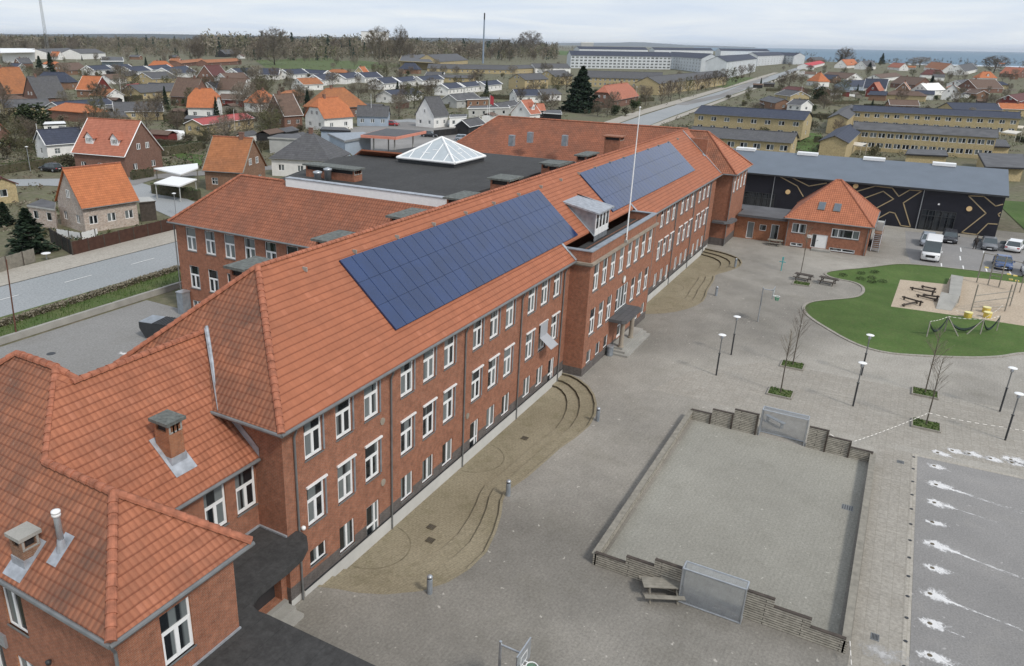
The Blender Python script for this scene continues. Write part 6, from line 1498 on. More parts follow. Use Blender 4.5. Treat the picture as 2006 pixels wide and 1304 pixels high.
h('gable',c1(1000,655),c1(1350,640),c1(1150,712),2.5,24,'roof_grey','brick_yellow','long low yellow brick bungalow with dark roof between the houses at left',5,1,chim=False)
h('gable',c1(870,790),c1(1250,785),c1(1000,862),2.6,24,'roof_grey','brick_yellow','dark roofed yellow bungalow with black gables behind the big red roofed house',4,1,gtop='blackwood',trim='white',chim=False)
h('gable',c1(800,870),c1(960,862),c1(900,905),2.4,26,'roof_grey','brick_yellow','low grey garage wing in front of the black gabled bungalow',1,1,chim=False)
h('gable',c1(0,772),c1(370,762),c1(180,826),2.6,24,'roof_felt','brick_yellow','long grey roofed bungalow at the left edge behind the round green tree',5,1,chim=False)
h('gable',c1(400,790),c1(830,760),c1(520,832),2.6,22,'roof_navy','greywall','long low house with navy roof right of the grey bungalow',5,1,chim=False,trim='white')
flatroof('annex',[c1(505,845),c1(740,835),c1(720,812),c1(520,822)],2.7,.25,'roof_felt','brick_yellow','flat roofed yellow annex with white trim in front of the long navy roof','annex',wins=3)
h('gable',c1(1490,922),c1(1900,872),c1(1720,945),2.6,22,'roof_crimson','brick_yellow','yellow brick bungalow with crimson sheet roof',5,2,trim='white',chim=False)
h('gable',c1(1580,505),c1(1700,500),c1(1660,603),3.0,48,'roof_darkred','brick_brown','brick house with dark purple red roof and white barge boards',1,2,trim='white')
h('gable',c1(1705,565),c1(1885,560),c1(1790,617),2.7,30,'roof_brown','whitewall','low house with pale brown roof and white gable beside the dark purple roof',3,1,trim='white',chim=False)
h('gable',c1(1710,725),c1(1930,735),c1(1800,770),2.5,24,'roof_brown','redwood','low red timber house with brown roof behind the crimson roof',2,1,trim='white',chim=False)
h('gable',c1(440,485),c1(610,480),c1(520,545),2.7,30,'roof_brown','brick_tan','brown roofed bungalow beside the twin conifers',3,1,chim=False)
h('gable',c1(800,575),c1(930,570),c1(860,612),2.5,26,'roof_brown','whitewall','small low house with faded brown roof behind the orange house with the red gable',2,1,chim=False)
h('gable',c1(1100,560),c1(1300,552),c1(1180,610),2.6,26,'roof_grey','brick_yellow','grey roofed bungalow in front of the white terrace',3,1,chim=False,trim='white')
h('gable',c1(1600,635),c1(1800,625),c1(1720,690),2.5,26,'roof_navy','whitewall','navy roofed house right of the steep brown roof',2,1,chim=False,trim='white')
h('gable',c5(-120,62),c5(20,108),c5(130,183),2.7,28,'roof_darkred','brick_yellow','yellow brick bungalow with dark brown hipped roof at the left edge of the road',2,1,chim=False,win='one')
h('gable',c1(-140,925),c1(-20,935),c1(-10,1055),3.2,48,'roof_red','brick_brown','red roofed brick house cut by the left edge of the picture',1,1)
h('gable',c1(980,655),c1(1070,645),c1(1000,680),2.3,22,'roof_crimson','whitewall','tiny shed with pink red roof beside the long yellow bungalow',0,0,chim=False,cat='shed',name='shed')
flatroof('carport',[c1(1190,1300),c1(1400,1350),c1(1535,1300),c1(1530,1262)],2.4,.18,'white','wood_grey','white flat carport roof beside the garden lawn of the red roofed house','carport',posts=True)
flatroof('carport',[c5(1190,110),c5(1390,135),c5(1525,80),c5(1330,58)],2.5,.18,'white','greywall','large white carport behind the green hedge of the side street','carport',posts=True)
flatroof('shed',[c1(330,962),c1(515,955),c1(500,937),c1(345,942)],2.6,.2,'white','whitewall','white flat roofed shed behind the white house with navy roof','shed',wins=2,edge='blackwood')
flatroof('sunroom',[c5(1072,262),c5(1205,250),c5(1160,218),c5(1068,222)],2.6,.15,'greywall','wood_dark','brown sunroom with pale roof on the end of the patchy white house','sunroom',wins=2,edge='wood_dark')
flatroof('annex',[c5(205,282),c5(425,315),c5(430,260),c5(320,235)],2.6,.2,'roof_felt','brick_patchy','low brick annex with dark flat roof at the back of the patchy white house','annex',wins=2,edge='greywall')
# --- terraces of white row houses with navy roofs
rows=[('the terrace at far left',[((670,508),(820,502),(770,540)),((840,503),(990,495),(905,532)),((960,517),(1110,508),(1060,552)),((1130,510),(1290,498),(1210,536)),((1250,525),(1440,508),(1390,568))],c1),
('the terrace behind the brown garden trees',[((40,528),(190,530),(150,577)),((210,538),(360,530),(320,572)),((385,535),(560,545),(480,570))],c2),
('the terrace above the old orange houses',[((450,578),(610,563),(580,612)),((640,570),(770,556),(730,604)),((800,560),(940,556),(890,598))],c2),
('the terrace beside the yellow school',[((930,602),(1060,594),(1040,643)),((1080,602),(1220,587),(1170,630)),((1250,592),(1420,580),(1350,618))],c2),
('the terrace behind the white steep house',[((1440,648),(1560,637),(1530,684)),((1580,640),(1710,627),(1670,668)),((1740,630),(1870,618),(1830,657))],c2),
('the terrace right of the purple roof',[((1790,530),(1950,522),(1880,575)),],c1)]
ords=['first','second','third','fourth','fifth']
for nm_,L_,cc in rows:
    for i,(a,b,e_) in enumerate(L_):
        H_=h('gable',cc(*a),cc(*b),cc(*e_),3.0,28,'roof_navy','whitewall',f'white navy roofed house, {ords[i]} from left in {nm_}',4,1,group='white terraced row houses',chim=False,trim='white',cat='row house',name='row_house',whs=1.2)
# --- middle
h('half',c2(490,755),c2(640,748),c2(625,912),3.3,48,'roof_orange','whitewall','white house with bright orange half hipped roof in the middle, nearest the black hipped roof',2,2,win='two')
h('hip',c2(545,682),c2(690,677),c2(730,828),3.2,46,'roof_ochre','brick_brown','brown house with large faded orange hipped roof right behind the bright orange one',2,1)
h('gable',c2(140,728),c2(290,722),c2(300,893),3.2,50,'roof_brown','brick_brown','brick house with brown roof and white barge boards left of the bright orange roof',2,2,trim='white')
h('hip',c2(15,700),c2(75,697),c2(50,795),3.0,46,'roof_orange','whitewall','white house with orange hipped roof left of the brown gabled brick house',2,1)
h('gable',c2(790,815),c2(1040,820),c2(900,897),2.9,42,'roof_grey','bluewall','pale blue house with dark grey roof beside the petrol station',3,1,win='two',chim=False)
h('gable',c2(1310,750),c2(1430,742),c2(1462,893),3.3,54,'roof_grey','whitewall','tall white house with steep dark roof right of the pale blue house',2,2,win='three',maxhw=5.5,chim=False)
h('hip',c2(400,1022),c2(445,1024),c2(330,1232),3.2,38,'roof_grey','whitewall','white villa with black hipped roof and double window dormer behind the left wing',3,2,win='two')
h('gable',c2(1600,928),c2(1730,905),c2(1690,975),2.2,35,'roof_grey','blackwood','black boarded garage with dark roof right of the tall white house',0,0,chim=False,trim='white',cat='garage',name='garage')
h('gable',c2(1000,700),c2(1230,680),c2(1150,737),2.6,24,'roof_navy','whitewall','white bungalow with navy roof in front of the terrace, above the pale blue house',3,1,chim=False,trim='white')
h('gable',c2(1500,728),c2(1690,715),c2(1650,770),2.8,28,'roof_felt','greywall','pale house with grey roof right of the steep white house',2,1,chim=False,trim='white')
h('gable',c2(320,605),c2(480,600),c2(420,652),2.8,30,'roof_ochre','whitewall','low house with dull orange roof and white gable above the brown gabled house',2,1,chim=False,trim='white')
flatroof('bungalow',[c2(1635,768),c2(1810,762),c2(1800,748),c2(1640,752)],3.0,.25,'roof_felt','brick_tan','flat roofed tan bungalow with white fascia near the flag','house',wins=3)
flatroof('bungalow',[c2(1640,836),c2(1976,830),c2(1960,812),c2(1660,818)],3.0,.25,'roof_felt','greywall','long flat roofed house with white fascia below the flag','house',wins=4)
h('gable',c2(1850,800),c2(2010,775),c2(1950,825),2.6,28,'roof_grey','greywall','grey gabled house right of the flag',2,1,chim=False,trim='white')
flatroof('annex',[c2(1500,905),c2(1640,900),c2(1640,882),c2(1510,885)],3.0,.2,'roof_felt','whitewall','white flat annex joined to the tall white steep roofed house','annex',wins=2)
# petrol station
g=empty('petrol_station',tuple(at(770,290)),0,'petrol station with flat grey kiosk and coral edged canopy behind the school','petrol station'); O=Vector(g.location)
P=[atz(x,y,1.6+5.2) for x,y in (c2(815,1035),c2(1090,1052),c2(1325,1005),c2(1010,985))]; q_=[(p.x-O.x,p.y-O.y) for p in P]
m_=MB(); m_.prism(q_,4.45,5.0); m_.build('canopy',MAT['orange_fascia'],g); cc_=(sum(a for a,b in q_)/4,sum(b for a,b in q_)/4)
m_=MB(); m_.prism([((a-cc_[0])*.94+cc_[0],(b-cc_[1])*.94+cc_[1]) for a,b in q_],5.0,5.05,bottom=False); m_.build('roof',MAT['roof_grey'],g)
for a,b in q_: m_=MB(); x_,y_=(a-cc_[0])*.6+cc_[0],(b-cc_[1])*.6+cc_[1]; m_.tube([(x_,y_,-.3),(x_,y_,4.46)],.16,8); m_.build('column',MAT['greywall'],g)
HOUSES.append((O.x,O.y,16))
flatroof('kiosk',[c2(690,1088),c2(905,1050),c2(840,1020),c2(560,1030)],4.3,.4,'zinc','bluewall','blue grey flat roofed kiosk of the petrol station','kiosk',edge='steel')
flatroof('workshop',[c2(500,1000),c2(740,1010),c2(700,985),c2(520,978)],4.6,.4,'roof_grey','bluewall','dark flat roofed workshop behind the petrol kiosk','workshop',edge='darksteel')
flatroof('store_shed',[c2(95,1060),c2(390,1075),c2(330,1035),c2(180,1035)],3.4,.3,'roof_felt','greywall','pale grey flat store shed left of the black hipped villa','shed',edge='greywall')
# yellow brick public building with green dome, long dark-roofed school, white silo block
h('gable',c2(1330,412),c2(1560,405),c2(1450,478),4.2,26,'roof_grey','brick_yellow','yellow brick church hall with dark folded roofs and a green ball on top',3,0,chim=False,cat='church hall',maxhw=14)
flatroof('church_wing',[c2(1110,470),c2(1390,485),c2(1300,412),c2(1140,412)],6.5,.3,'roof_felt','brick_yellow','tall windowless yellow brick block under the green ball','hall',edge='brick_yellow')
p=atz(*c2(1190,405),9.5); m_=MB(); m_.lathe([(.05,-1.9)]+[(1.9*math.cos(a),1.9*math.sin(a)) for a in np.linspace(-1.3,1.5,9)],16); 
o=m_.build('roof_ball',MAT['mint'],None,True,loc=tuple(p)); tag(o,'pale green ball on the roof of the yellow brick block','dome'); 
m_=MB(); m_.tube([(0,0,-4),(0,0,-1.8)],.3,6); m_.build('stem',MAT['steel'],o)
h('gable',c2(1340,492),c2(2010,505),c2(1650,533),3.2,24,'roof_grey','brick_yellow','very long dark roofed school building with white window band',16,0,chim=False,cat='school',maxhw=12,whs=1.4,name='low_school')
h('gable',c2(1440,575),c2(1700,582),c2(1580,600),2.8,22,'roof_felt','brick_yellow','low yellow brick wing in front of the long dark school',5,0,chim=False,cat='school',name='low_school')
h('gable',c3(-5,505),c3(150,500),c3(60,530),4.0,26,'roof_grey','brick_yellow','dark roofed yellow house left of the big conifer, upper one',3,1,chim=False)
h('gable',c3(50,570),c3(235,565),c3(140,616),5.0,26,'roof_grey','brick_yellow','two storey yellow brick house left of the big conifer',4,1,chim=False)
h('gable',c3(280,545),c3(420,540),c3(390,590),5.0,28,'roof_grey','brick_yellow','yellow brick gable house touching the big conifer',2,1,chim=False)
h('gable',c3(165,490),c3(440,492),c3(300,525),4.2,24,'roof_grey','whitewall','pale row building with dark roof behind the big conifer',7,0,chim=False)
h('gable',c3(20,690),c3(210,690),c3(150,740),2.8,26,'roof_navy','whitewall','white house with navy roof below the big conifer',3,1,chim=False,trim='white')
h('gable',c3(210,690),c3(350,685),c3(290,730),2.8,26,'roof_grey','whitewall','small white house with grey roof left of the conifer trunk',3,1,chim=False)
h('gable',c3(80,775),c3(165,768),c3(150,885),3.0,46,'roof_red','whitewall','pink red roofed house with white gable and pointed dormer behind the far wing',1,1,dormers=1,trim='white',chim=False)
h('gable',c3(200,800),c3(260,800),c3(270,855),2.8,40,'roof_red','brick_brown','smaller red roofed house right of the pink red roof',1,1,chim=False)
h('half',c3(725,660),c3(905,637),c3(860,768),2.8,46,'roof_red','brick_brown','brick house with coral red roof and long white dormer strip right of the conifer',3,1,win='two')
flatroof('garage',[c3(250,870),c3(400,880),c3(390,850),c3(270,850)],2.6,.25,'roof_felt','blackwood','dark flat garage with white edge behind the far wing','garage')
# --- apartment blocks
h('gable',c3(1060,592),c3(1610,545),c3(1200,640),5.6,26,'roof_grey','brick_yellow','long two storey yellow brick block with blank end wall facing the main road',22,0,chim=False,cat='apartment block',name='apartment_block',maxhw=8,win='two',whs=1.4)
h('gable',c3(580,545),c3(1180,560),c3(800,602),5.2,26,'roof_grey','brick_yellow','long dark roofed yellow block behind the coral red roof',16,0,chim=False,cat='apartment block',name='apartment_block',maxhw=8,win='two',whs=1.4)
big='white four storey apartment block with pale balconies'
h('gable',c3(455,390),c3(1230,402),c3(830,432),12.6,26,'roof_navy','apartwall',big+', longest one at the left',24,0,chim=False,cat='apartment block',name='apartment_block',maxhw=9,win='four',whs=1.7,wwid=2.9,group='white apartment blocks near the sea')
h('gable',c3(1250,388),c3(1560,400),c3(1400,447),12.6,26,'roof_navy','apartwall',big+', second from the left',14,0,chim=False,cat='apartment block',name='apartment_block',maxhw=9,win='four',whs=1.7,wwid=2.9,group='white apartment blocks near the sea')
h('gable',c3(1600,432),c3(1850,418),c3(1740,470),12.6,26,'roof_navy','apartwall',big+' and pink grey gable, third from the left',9,0,chim=False,cat='apartment block',name='apartment_block',maxhw=9,win='four',whs=1.7,wwid=2.9,group='white apartment blocks near the sea')
h('gable',c3(1870,400),c3(2080,398),c3(1990,430),12.6,26,'roof_navy','apartwall',big+', nearest the red market roof',9,0,chim=False,cat='apartment block',name='apartment_block',maxhw=9,win='four',whs=1.7,wwid=2.9,group='white apartment blocks near the sea')
h('gable',c4(90,400),c4(268,405),c4(190,430),12.0,26,'roof_navy','apartwall',big+', rightmost beside the sea',7,0,chim=False,cat='apartment block',name='apartment_block',maxhw=9,win='four',whs=1.7,wwid=2.9,group='white apartment blocks near the sea')
b=at(1149,99); k_=math.hypot(b.x,b.y)/math.hypot(ray(1149,82).x,ray(1149,82).y); top=CAMH+ray(1149,82).z*k_-b.z; g=empty('sports_hall_roof',tuple(b),rad(31),'small bright white hall on the horizon above the apartment blocks','hall'); m_=MB(); w_=12*k_*1.0; m_.box(-6,6,-w_,w_,0,top-3); m_.build('wall',MAT['greywall'],g); m_=MB(); m_.prism([(-7,-w_*1.03),(7,-w_*1.03),(7,w_*1.03),(-7,w_*1.03)],top-3,top); m_.build('roof',MAT['white'],g)
for (a,b),l in ((((1128,113),(1262,114)),'rear white apartment block with navy roof, first from left'),(((1275,113),(1390,114)),'rear white apartment block with navy roof, second from left'),(((1405,114),(1500,115)),'rear white apartment block with navy roof, nearest the sea')):
    A_=at(*a);B_=at(*b)
    house('gable',None,None,None,15.5,26,'roof_navy','apartwall',l,12,0,cat='apartment block',name='apartment_block',chim=False,win='four',whs=1.7,wwid=2.9,group='white apartment blocks near the sea',geom=(B_,A_,9,terr(A_.x,A_.y)),maxhw=9)
# --- right: yellow brick terraces with low dark roofs
def block(r1,r2,e,lab,n,zw=5.3,roof='roof_navy',pitch=16,grp='yellow brick terraces behind the hall'):
    H_=h('gable',r1,r2,e,zw,pitch,roof,'brick_yellow',lab,n,1,chim=False,cat='terrace',name='brick_terrace',group=grp,maxhw=6.5,win='two',whs=1.2,wwid=1.55,trim='roof_grey')
    return H_
block((1374,205),(1588,217),(1480,229),'two storey yellow terrace beside the main road, left of the grey roofed car row',8)
block((1358,245),(1562,258),(1460,271),'yellow terrace half hidden by the black hall, nearest the school roof',8,roof='roof_grey')
block(c4(680,812),c4(1965,868),c4(1320,885),'upper long two storey yellow terrace at the right with pale awnings',16)
block(c4(690,940),c4(1800,1003),c4(1250,1030),'lower long two storey yellow terrace directly above the hall roof',16,roof='roof_felt')
h('gable',c4(535,1048),c4(655,960),c4(690,1062),4.6,24,'roof_navy','brick_yellow','yellow brick end house with navy roof and blank gable above the hall roof',0,0,chim=False,cat='terrace',name='brick_terrace',maxhw=6,trim='roof_grey')
h('gable',c4(565,880),c4(665,808),c4(660,905),4.6,24,'roof_grey','brick_yellow','yellow brick end house with striped grey roof behind the other end house',0,0,chim=False,cat='terrace',name='brick_terrace',maxhw=6,trim='roof_grey')
flatroof('brick_shed',[c4(1080,1190),c4(1415,1205),c4(1400,1160),c4(1100,1150)],2.8,.3,'roof_felt','brick_yellow','long yellow brick garden shed with dark flat roof above the hall ridge','shed',edge='blackwood')
flatroof('brick_shed',[c4(1700,1290),c4(2010,1300),c4(2000,1190),c4(1640,1180)],2.8,.3,'roof_felt','brick_yellow','grey flat shed roof at the right edge behind the hall','shed',edge='blackwood')
flatroof('brick_shed',[c4(1735,1130),c4(1895,1135),c4(1860,1080),c4(1750,1075)],2.8,.3,'roof_grey','brick_yellow','small brick shed at the end of the lower yellow terrace','shed',edge='blackwood')
flatroof('conservatory',[c4(1185,1105),c4(1350,1108),c4(1340,1092),c4(1200,1090)],2.6,.15,'roof_grey','bluewall','blue conservatory in front of the lower yellow terrace','conservatory',wins=4,edge='bluewall')
for k,(a,b,l) in enumerate((((155,955),(300,985),'cream awning on the first yellow terrace by the main road'),((940,920),(1190,945),'cream awnings in the middle of the upper yellow terrace'),((1015,1080),(1170,1105),'cream awning in the middle of the lower yellow terrace'),((1790,968),(1985,1005),'long pale awning at the end of the upper yellow terrace'),((670,1130),(770,1160),'white awning beside the navy roofed end house'),((1850,1020),(1965,1055),'white garden roof at the right end of the lower terrace'))):
    A_=at(*c4(a[0],b[1]+25),0); B_=at(*c4(b[0],b[1]+40),0); d=(B_-A_); d.z=0; L_=max(3,d.length); d=d.normalized(); n=Vector((d.y,-d.x,0))
    if n.dot(Vector((-A_.x,-A_.y,0)))<0: n=-n
    m_=MB(); z1,z0=2.9,2.3; q=[Vector((0,0,z1)),d*L_+Vector((0,0,z1)),d*L_+n*2.0+Vector((0,0,z0)),n*2.0+Vector((0,0,z0))]; m_.face(*q); m_.face(q[3],q[2],q[2]-Vector((0,0,.25)),q[3]-Vector((0,0,.25)))
    for v in (q[3],q[2],q[0],q[1]): m_.tube([(v.x,v.y,0),tuple(v)],.05,5)
    MAT.setdefault('awning_cream',plain('cream_awning',(.66,.62,.54),.8,.06)); tag(m_.build('awning',MAT['awning_cream'],loc=tuple(A_)),l,'awning')
# --- right: villas towards the sea
h('gable',c4(838,637),c4(880,632),c4(905,700),3.2,52,'roof_red','redwood','red timber house with steep gable among the brown gardens',1,2,trim='roof_red',chim=False)
h('gable',c4(950,768),c4(1180,775),c4(1010,812),2.6,26,'roof_brown','brick_tan','brown roofed bungalow just above the upper yellow terrace',3,1,chim=False,trim='white')
h('gable',c4(1040,588),c4(1240,600),c4(1150,655),2.8,34,'roof_brown','brick_brown','wide brown roof left of the white gabled house near the dark conifer',3,1)
h('gable',c4(1570,605),c4(1780,606),c4(1670,682),2.8,34,'roof_brown','brick_brown','wide brown roof below the orange hipped house at the right',3,1,trim='white')
h('hip',c4(412,550),c4(430,551),c4(405,622),3.4,50,'roof_orange','whitewall','white house with pointed orange hipped roof beside a navy solar roof',2,1,win='two')
h('gable',c4(460,575),c4(560,580),c4(510,610),2.8,30,'roof_navy','brick_tan','low house with navy solar roof right of the pointed orange hip',2,1,chim=False)
h('gable',c4(600,620),c4(780,618),c4(690,664),2.8,28,'roof_navy','bluewall','pale blue house with deep blue roof left of the red timber gable',3,1,chim=False)
h('gable',c4(590,450),c4(685,447),c4(640,507),3.2,44,'roof_orange','whitewall','orange roofed house in front of the round bare tree by the sea',2,1,dormers=1)
h('gable',c4(985,482),c4(1080,487),c4(1030,522),3.2,44,'roof_red','whitewall','small orange roofed white house right of the pointed dark conifer by the sea',3,1)
h('gable',c4(1285,475),c4(1440,490),c4(1380,542),3.2,44,'roof_ochre','whitewall','faded orange house with half timbered white gable in front of the sea',2,1,trim='white')
h('hip',c4(1680,552),c4(1740,553),c4(1700,602),3.2,48,'roof_orange','whitewall','bright orange hipped roof in front of the round dark tree at the right',2,1,dormers=1)
h('gable',c4(1860,512),c4(2010,517),c4(1950,572),3.4,40,'roof_red','brick_brown','long red roof at the right edge below the sea',4,1)
h('gable',c4(1800,795),c4(2010,800),c4(1900,842),2.8,34,'roof_orange','brick_yellow','orange roofed house with cream gable at the right edge above the terraces',2,1,trim='white')
h('gable',c4(1200,645),c4(1340,640),c4(1270,700),2.8,38,'whitewall','whitewall','white painted house behind the narrow dark conifer',2,1)
h('gable',c4(1400,792),c4(1780,797),c4(1600,848),2.7,24,'roof_navy','brick_yellow','bungalow with deep blue solar roof above the upper yellow terrace',4,0,chim=False)
h('gable',c4(1880,735),c4(2010,715),c4(1960,785),2.8,30,'roof_darkred','redwood','dark red house at the right edge above the orange roof',2,1,chim=False,trim='white')
h('gable',c4(1590,690),c4(1690,700),c4(1640,725),2.6,26,'roof_brown','brick_tan','small tan gabled bungalow in the gardens at the right',1,1,chim=False,trim='white')
h('gable',c4(1490,500),c4(1600,485),c4(1540,555),3.6,42,'roof_grey','whitewall','tall white gabled house with grey roof before the sea',2,2,trim='white')
h('gable',c4(300,490),c4(420,468),c4(370,505),3.5,20,'red_flag','whitewall','red roofed market building at the foot of the apartment blocks',3,0,chim=False,cat='shop')
h('gable',c4(345,440),c4(435,440),c4(390,462),3.5,36,'roof_grey','brick_brown','dark roofed house behind the red market building',2,1)
h('gable',c4(740,470),c4(820,468),c4(780,515),3.2,44,'roof_grey','whitewall','black roofed white house between the two orange roofs by the sea',2,1,trim='white')
h('gable',c4(150,690),c4(275,705),c4(210,745),2.7,24,'roof_grey','brick_yellow','dark roofed bungalow with white edges beside the main road',2,1,chim=False,trim='white')
h('gable',c4(215,765),c4(330,775),c4(260,812),2.7,28,'roof_felt','whitewall','white gabled house with grey roof just above the first yellow terrace',2,1,chim=False,trim='white')
h('gable',c4(20,740),c4(150,765),c4(90,800),2.7,24,'roof_felt','brick_tan','low house with pale grey roof at the road side',2,1,chim=False)
h('gable',c4(480,550),c4(700,562),c4(600,608),2.8,28,'roof_brown','whitewall','long faded brown roof behind the deep blue roof',3,1,chim=False,trim='white')
h('gable',c4(840,575),c4(1010,560),c4(930,600),2.8,26,'roof_brown','whitewall','long grey brown roof right of the deep blue roof',3,1,chim=False)
h('gable',c4(1470,620),c4(1560,612),c4(1520,655),2.8,28,'roof_felt','whitewall','white sided house with pale roof left of the wide brown roof',2,1,chim=False,trim='white')
h('gable',c4(170,665),c4(290,675),c4(230,700),2.6,24,'roof_darkred','brick_brown','dark reddish bungalow behind the white edged dark roof',2,1,chim=False)
# --- white silo block and industrial halls far left
b=at(735,104); top=CAMH+ray(735,62).z*math.hypot(b.x,b.y)/math.hypot(ray(735,62).x,ray(735,62).y)-b.z; g=empty('silo_block',tuple(b),rad(31),'tall white windowless block rising from the woods','silo')
w_=math.hypot(b.x,b.y)*24/FPX; m_=MB(); m_.box(-w_*.6,w_*.6,-w_,w_,0,top); m_.build('wall',MAT['whitewall'],g); m_=MB(); m_.box(-w_*.62,w_*.62,-w_*1.02,w_*1.02,top+.01,top+.6); m_.box(-w_*.3,w_*.3,-w_*.2,w_*.3,top+.61,top+3.2); m_.build('roof',MAT['greywall'],g)
flatroof('industrial_hall',[c1(0,405),c1(270,400),c1(270,372),c1(0,372)],9,.6,'white','whitewall','long white industrial hall at the far left edge','hall')
h('gable',c1(270,378),c1(530,370),c1(400,410),6,16,'roof_felt','whitewall','white industrial hall with pale roof behind the brown trees',0,0,chim=False,cat='hall',maxhw=30,name='industrial_hall')
h('gable',c1(540,378),c1(740,376),c1(640,412),6,20,'roof_felt','whitewall','industrial hall with white gable right of the long white hall',0,0,chim=False,cat='hall',maxhw=30,name='industrial_hall')
flatroof('industrial_hall',[c1(780,470),c1(960,470),c1(950,440),c1(790,436)],6,.5,'roof_grey','bluewall','blue grey flat hall with dark roof behind the white terrace','hall')
h('gable',c1(1700,385),c1(1840,380),c1(1780,415),4,36,'roof_grey','blackwood','dark hall with grey roof among the far trees',0,0,chim=False,cat='hall',maxhw=14)
h('gable',c1(1360,470),c1(1560,452),c1(1450,485),3,24,'roof_ochre','brick_brown','long dull orange low building among the far trees',4,0,chim=False,maxhw=8)
h('gable',c1(1560,462),c1(1830,450),c1(1700,480),3,24,'roof_ochre','brick_brown','second long dull orange building right of the first',4,0,chim=False,maxhw=8)
# ---- masts, chimney, flags, street lamps
def mast(px,pb,pt,label,w,name='lattice_mast'):
    b=at(*pb); g=empty(name,tuple(b),0,label,'mast'); d=ray(*pt); k=math.hypot(b.x,b.y)/math.hypot(d.x,d.y); top=CAMH+d.z*k-b.z
    return g,top
g,t=mast(0,(97,120),(80,-20),'tall red and white lattice mast at the far left',1.5)
m_=MB(); W=1.8
for i in range(3):
    a=2.094*i; m_.tube([(W*math.cos(a),W*math.sin(a),0),(W*.5*math.cos(a),W*.5*math.sin(a),t)],.16,4)
n=26
for k in range(n):
    for i in range(3):
        a,b=2.094*i,2.094*(i+1); w0=W*(1-.5*k/n); w1=W*(1-.5*(k+1)/n); m_.tube([(w0*math.cos(a),w0*math.sin(a),t*k/n),(w1*math.cos(b),w1*math.sin(b),t*(k+1)/n)],.09,3)
m_.build('lattice',MAT['gutter'],g)
b=at(946,124); d=ray(947,25); k=math.hypot(b.x,b.y)/math.hypot(d.x,d.y); top=CAMH+d.z*k-b.z
g=empty('chimney_stack',tuple(b),0,'slender tall blue grey chimney stack above the far trees','chimney'); m_=MB(); m_.tube([(0,0,0),(0,0,top*.87)],[1.1,.8],12); MAT['stack']=plain('blue_grey_stack',(.22,.27,.34),.6,.1,.1); m_.build('shaft',MAT['stack'],g); m_=MB(); m_.tube([(0,0,top*.87),(0,0,top)],[.85,.8],12); m_.build('top',MAT['darksteel'],g)
def pole(px,py,pt,label,name='flagpole',flag=False,r=.07):
    b=at(px,py); d=ray(*pt); k=math.hypot(b.x,b.y)/math.hypot(d.x,d.y); top=max(3,CAMH+d.z*k-b.z); g=empty(name,tuple(b),0,label,'flagpole' if name=='flagpole' else 'street lamp')
    m_=MB(); m_.tube([(0,0,0),(0,0,top)],[r,r*.6],6); m_.build('pole',MAT['white' if name=='flagpole' else 'steel'],g)
    if flag:
        m_=MB(); m_.k=0
        for k in range(5): m_.face((-.01,-.1-.22*k,top-.2-.1*k),(-.01,-.32-.22*k,top-.35-.1*k),(-.01,-.32-.22*k,top-2.6-.1*k),(-.01,-.1-.22*k,top-2.4-.1*k))
        m_.build('flag',MAT['red_flag'],g)
    if name!='flagpole': m_=MB(); m_.lathe([(.05,.1),(.3,.02),(.26,-.06),(.05,-.08)],10,(0,.0,top)); m_.build('lamp_head',MAT['white'],g)
pole(957,263,(963,184),'white flagpole with a red flag hanging limp behind the far wing',flag=True)
pole(953,268,(954,205),'bare white flagpole beside the red flag')
for (x,y),(tx,ty),l in ((c1(320,1210),c1(275,955),'flagpole in front of the white navy roofed house'),(c1(945,780),c1(932,600),'flagpole above the long yellow bungalow'),(c1(1820,1010),c1(1812,845),'flagpole left of the crimson roof end'),(c2(390,820),c2(387,650),'flagpole left of the bright orange roof'),(c2(900,970),c2(898,725),'flagpole in front of the pale blue house'),(c2(1262,730),c2(1262,640),'flagpole beside the white navy bungalow'),(c4(1062,768),c4(1075,630),'flagpole above the brown roofed bungalow at the right'),(c4(265,780),c4(275,660),'flagpole beside the dark roofed bungalow at the road'),(c4(780,680),c4(788,610),'flagpole between the deep blue roof and the red gable'),(c1(605,540),c1(600,440),'flagpole right of the twin conifers'),(c1(968,470),c1(966,385),'flagpole above the white terrace at far left')): pole(x,y,(tx,ty),l)
for (x,y),(tx,ty),l in (((345,420),(342,383),'street lamp at the corner of the brown fence'),(c2(342,1290),c2(345,1125),'street lamp before the black hipped villa'),((60,335),(53,287),'street lamp beside the white navy roofed house'),((1244,207),(1247,170),'street lamp at the main road junction'),((1310,190),(1313,160),'street lamp in the bare tree row')): pole(x,y,(tx,ty),l,'street_lamp')
# caravan
p=at(*c1(1350,1095)); g=empty('caravan',tuple(p),rad(100),'white caravan parked in the garden behind the red roofed house','caravan'); m_=MB(); loft(m_,[[(x,-w,z0),(x,w,z0),(x,w,z1),(x,-w,z1)] for x,w,z0,z1 in ((-2.6,.9,.8,2.1),(-2.2,1.05,.5,2.6),(2.0,1.05,.5,2.6),(2.6,.95,.7,1.9))]); m_.build('body',MAT['white'],g)
for k in range(3): m_=MB(); m_.box(-1.8+1.3*k,-.9+1.3*k,-1.07,-1.055,1.4,2.0); m_.build('window',MAT['pane_dark'],g)
for s in (-1,1): m_=MB(); m_.tube([(0,s*.95,.32),(0,s*1.06,.32)],.32,12); m_.build('wheel',MAT['tyre'],g)
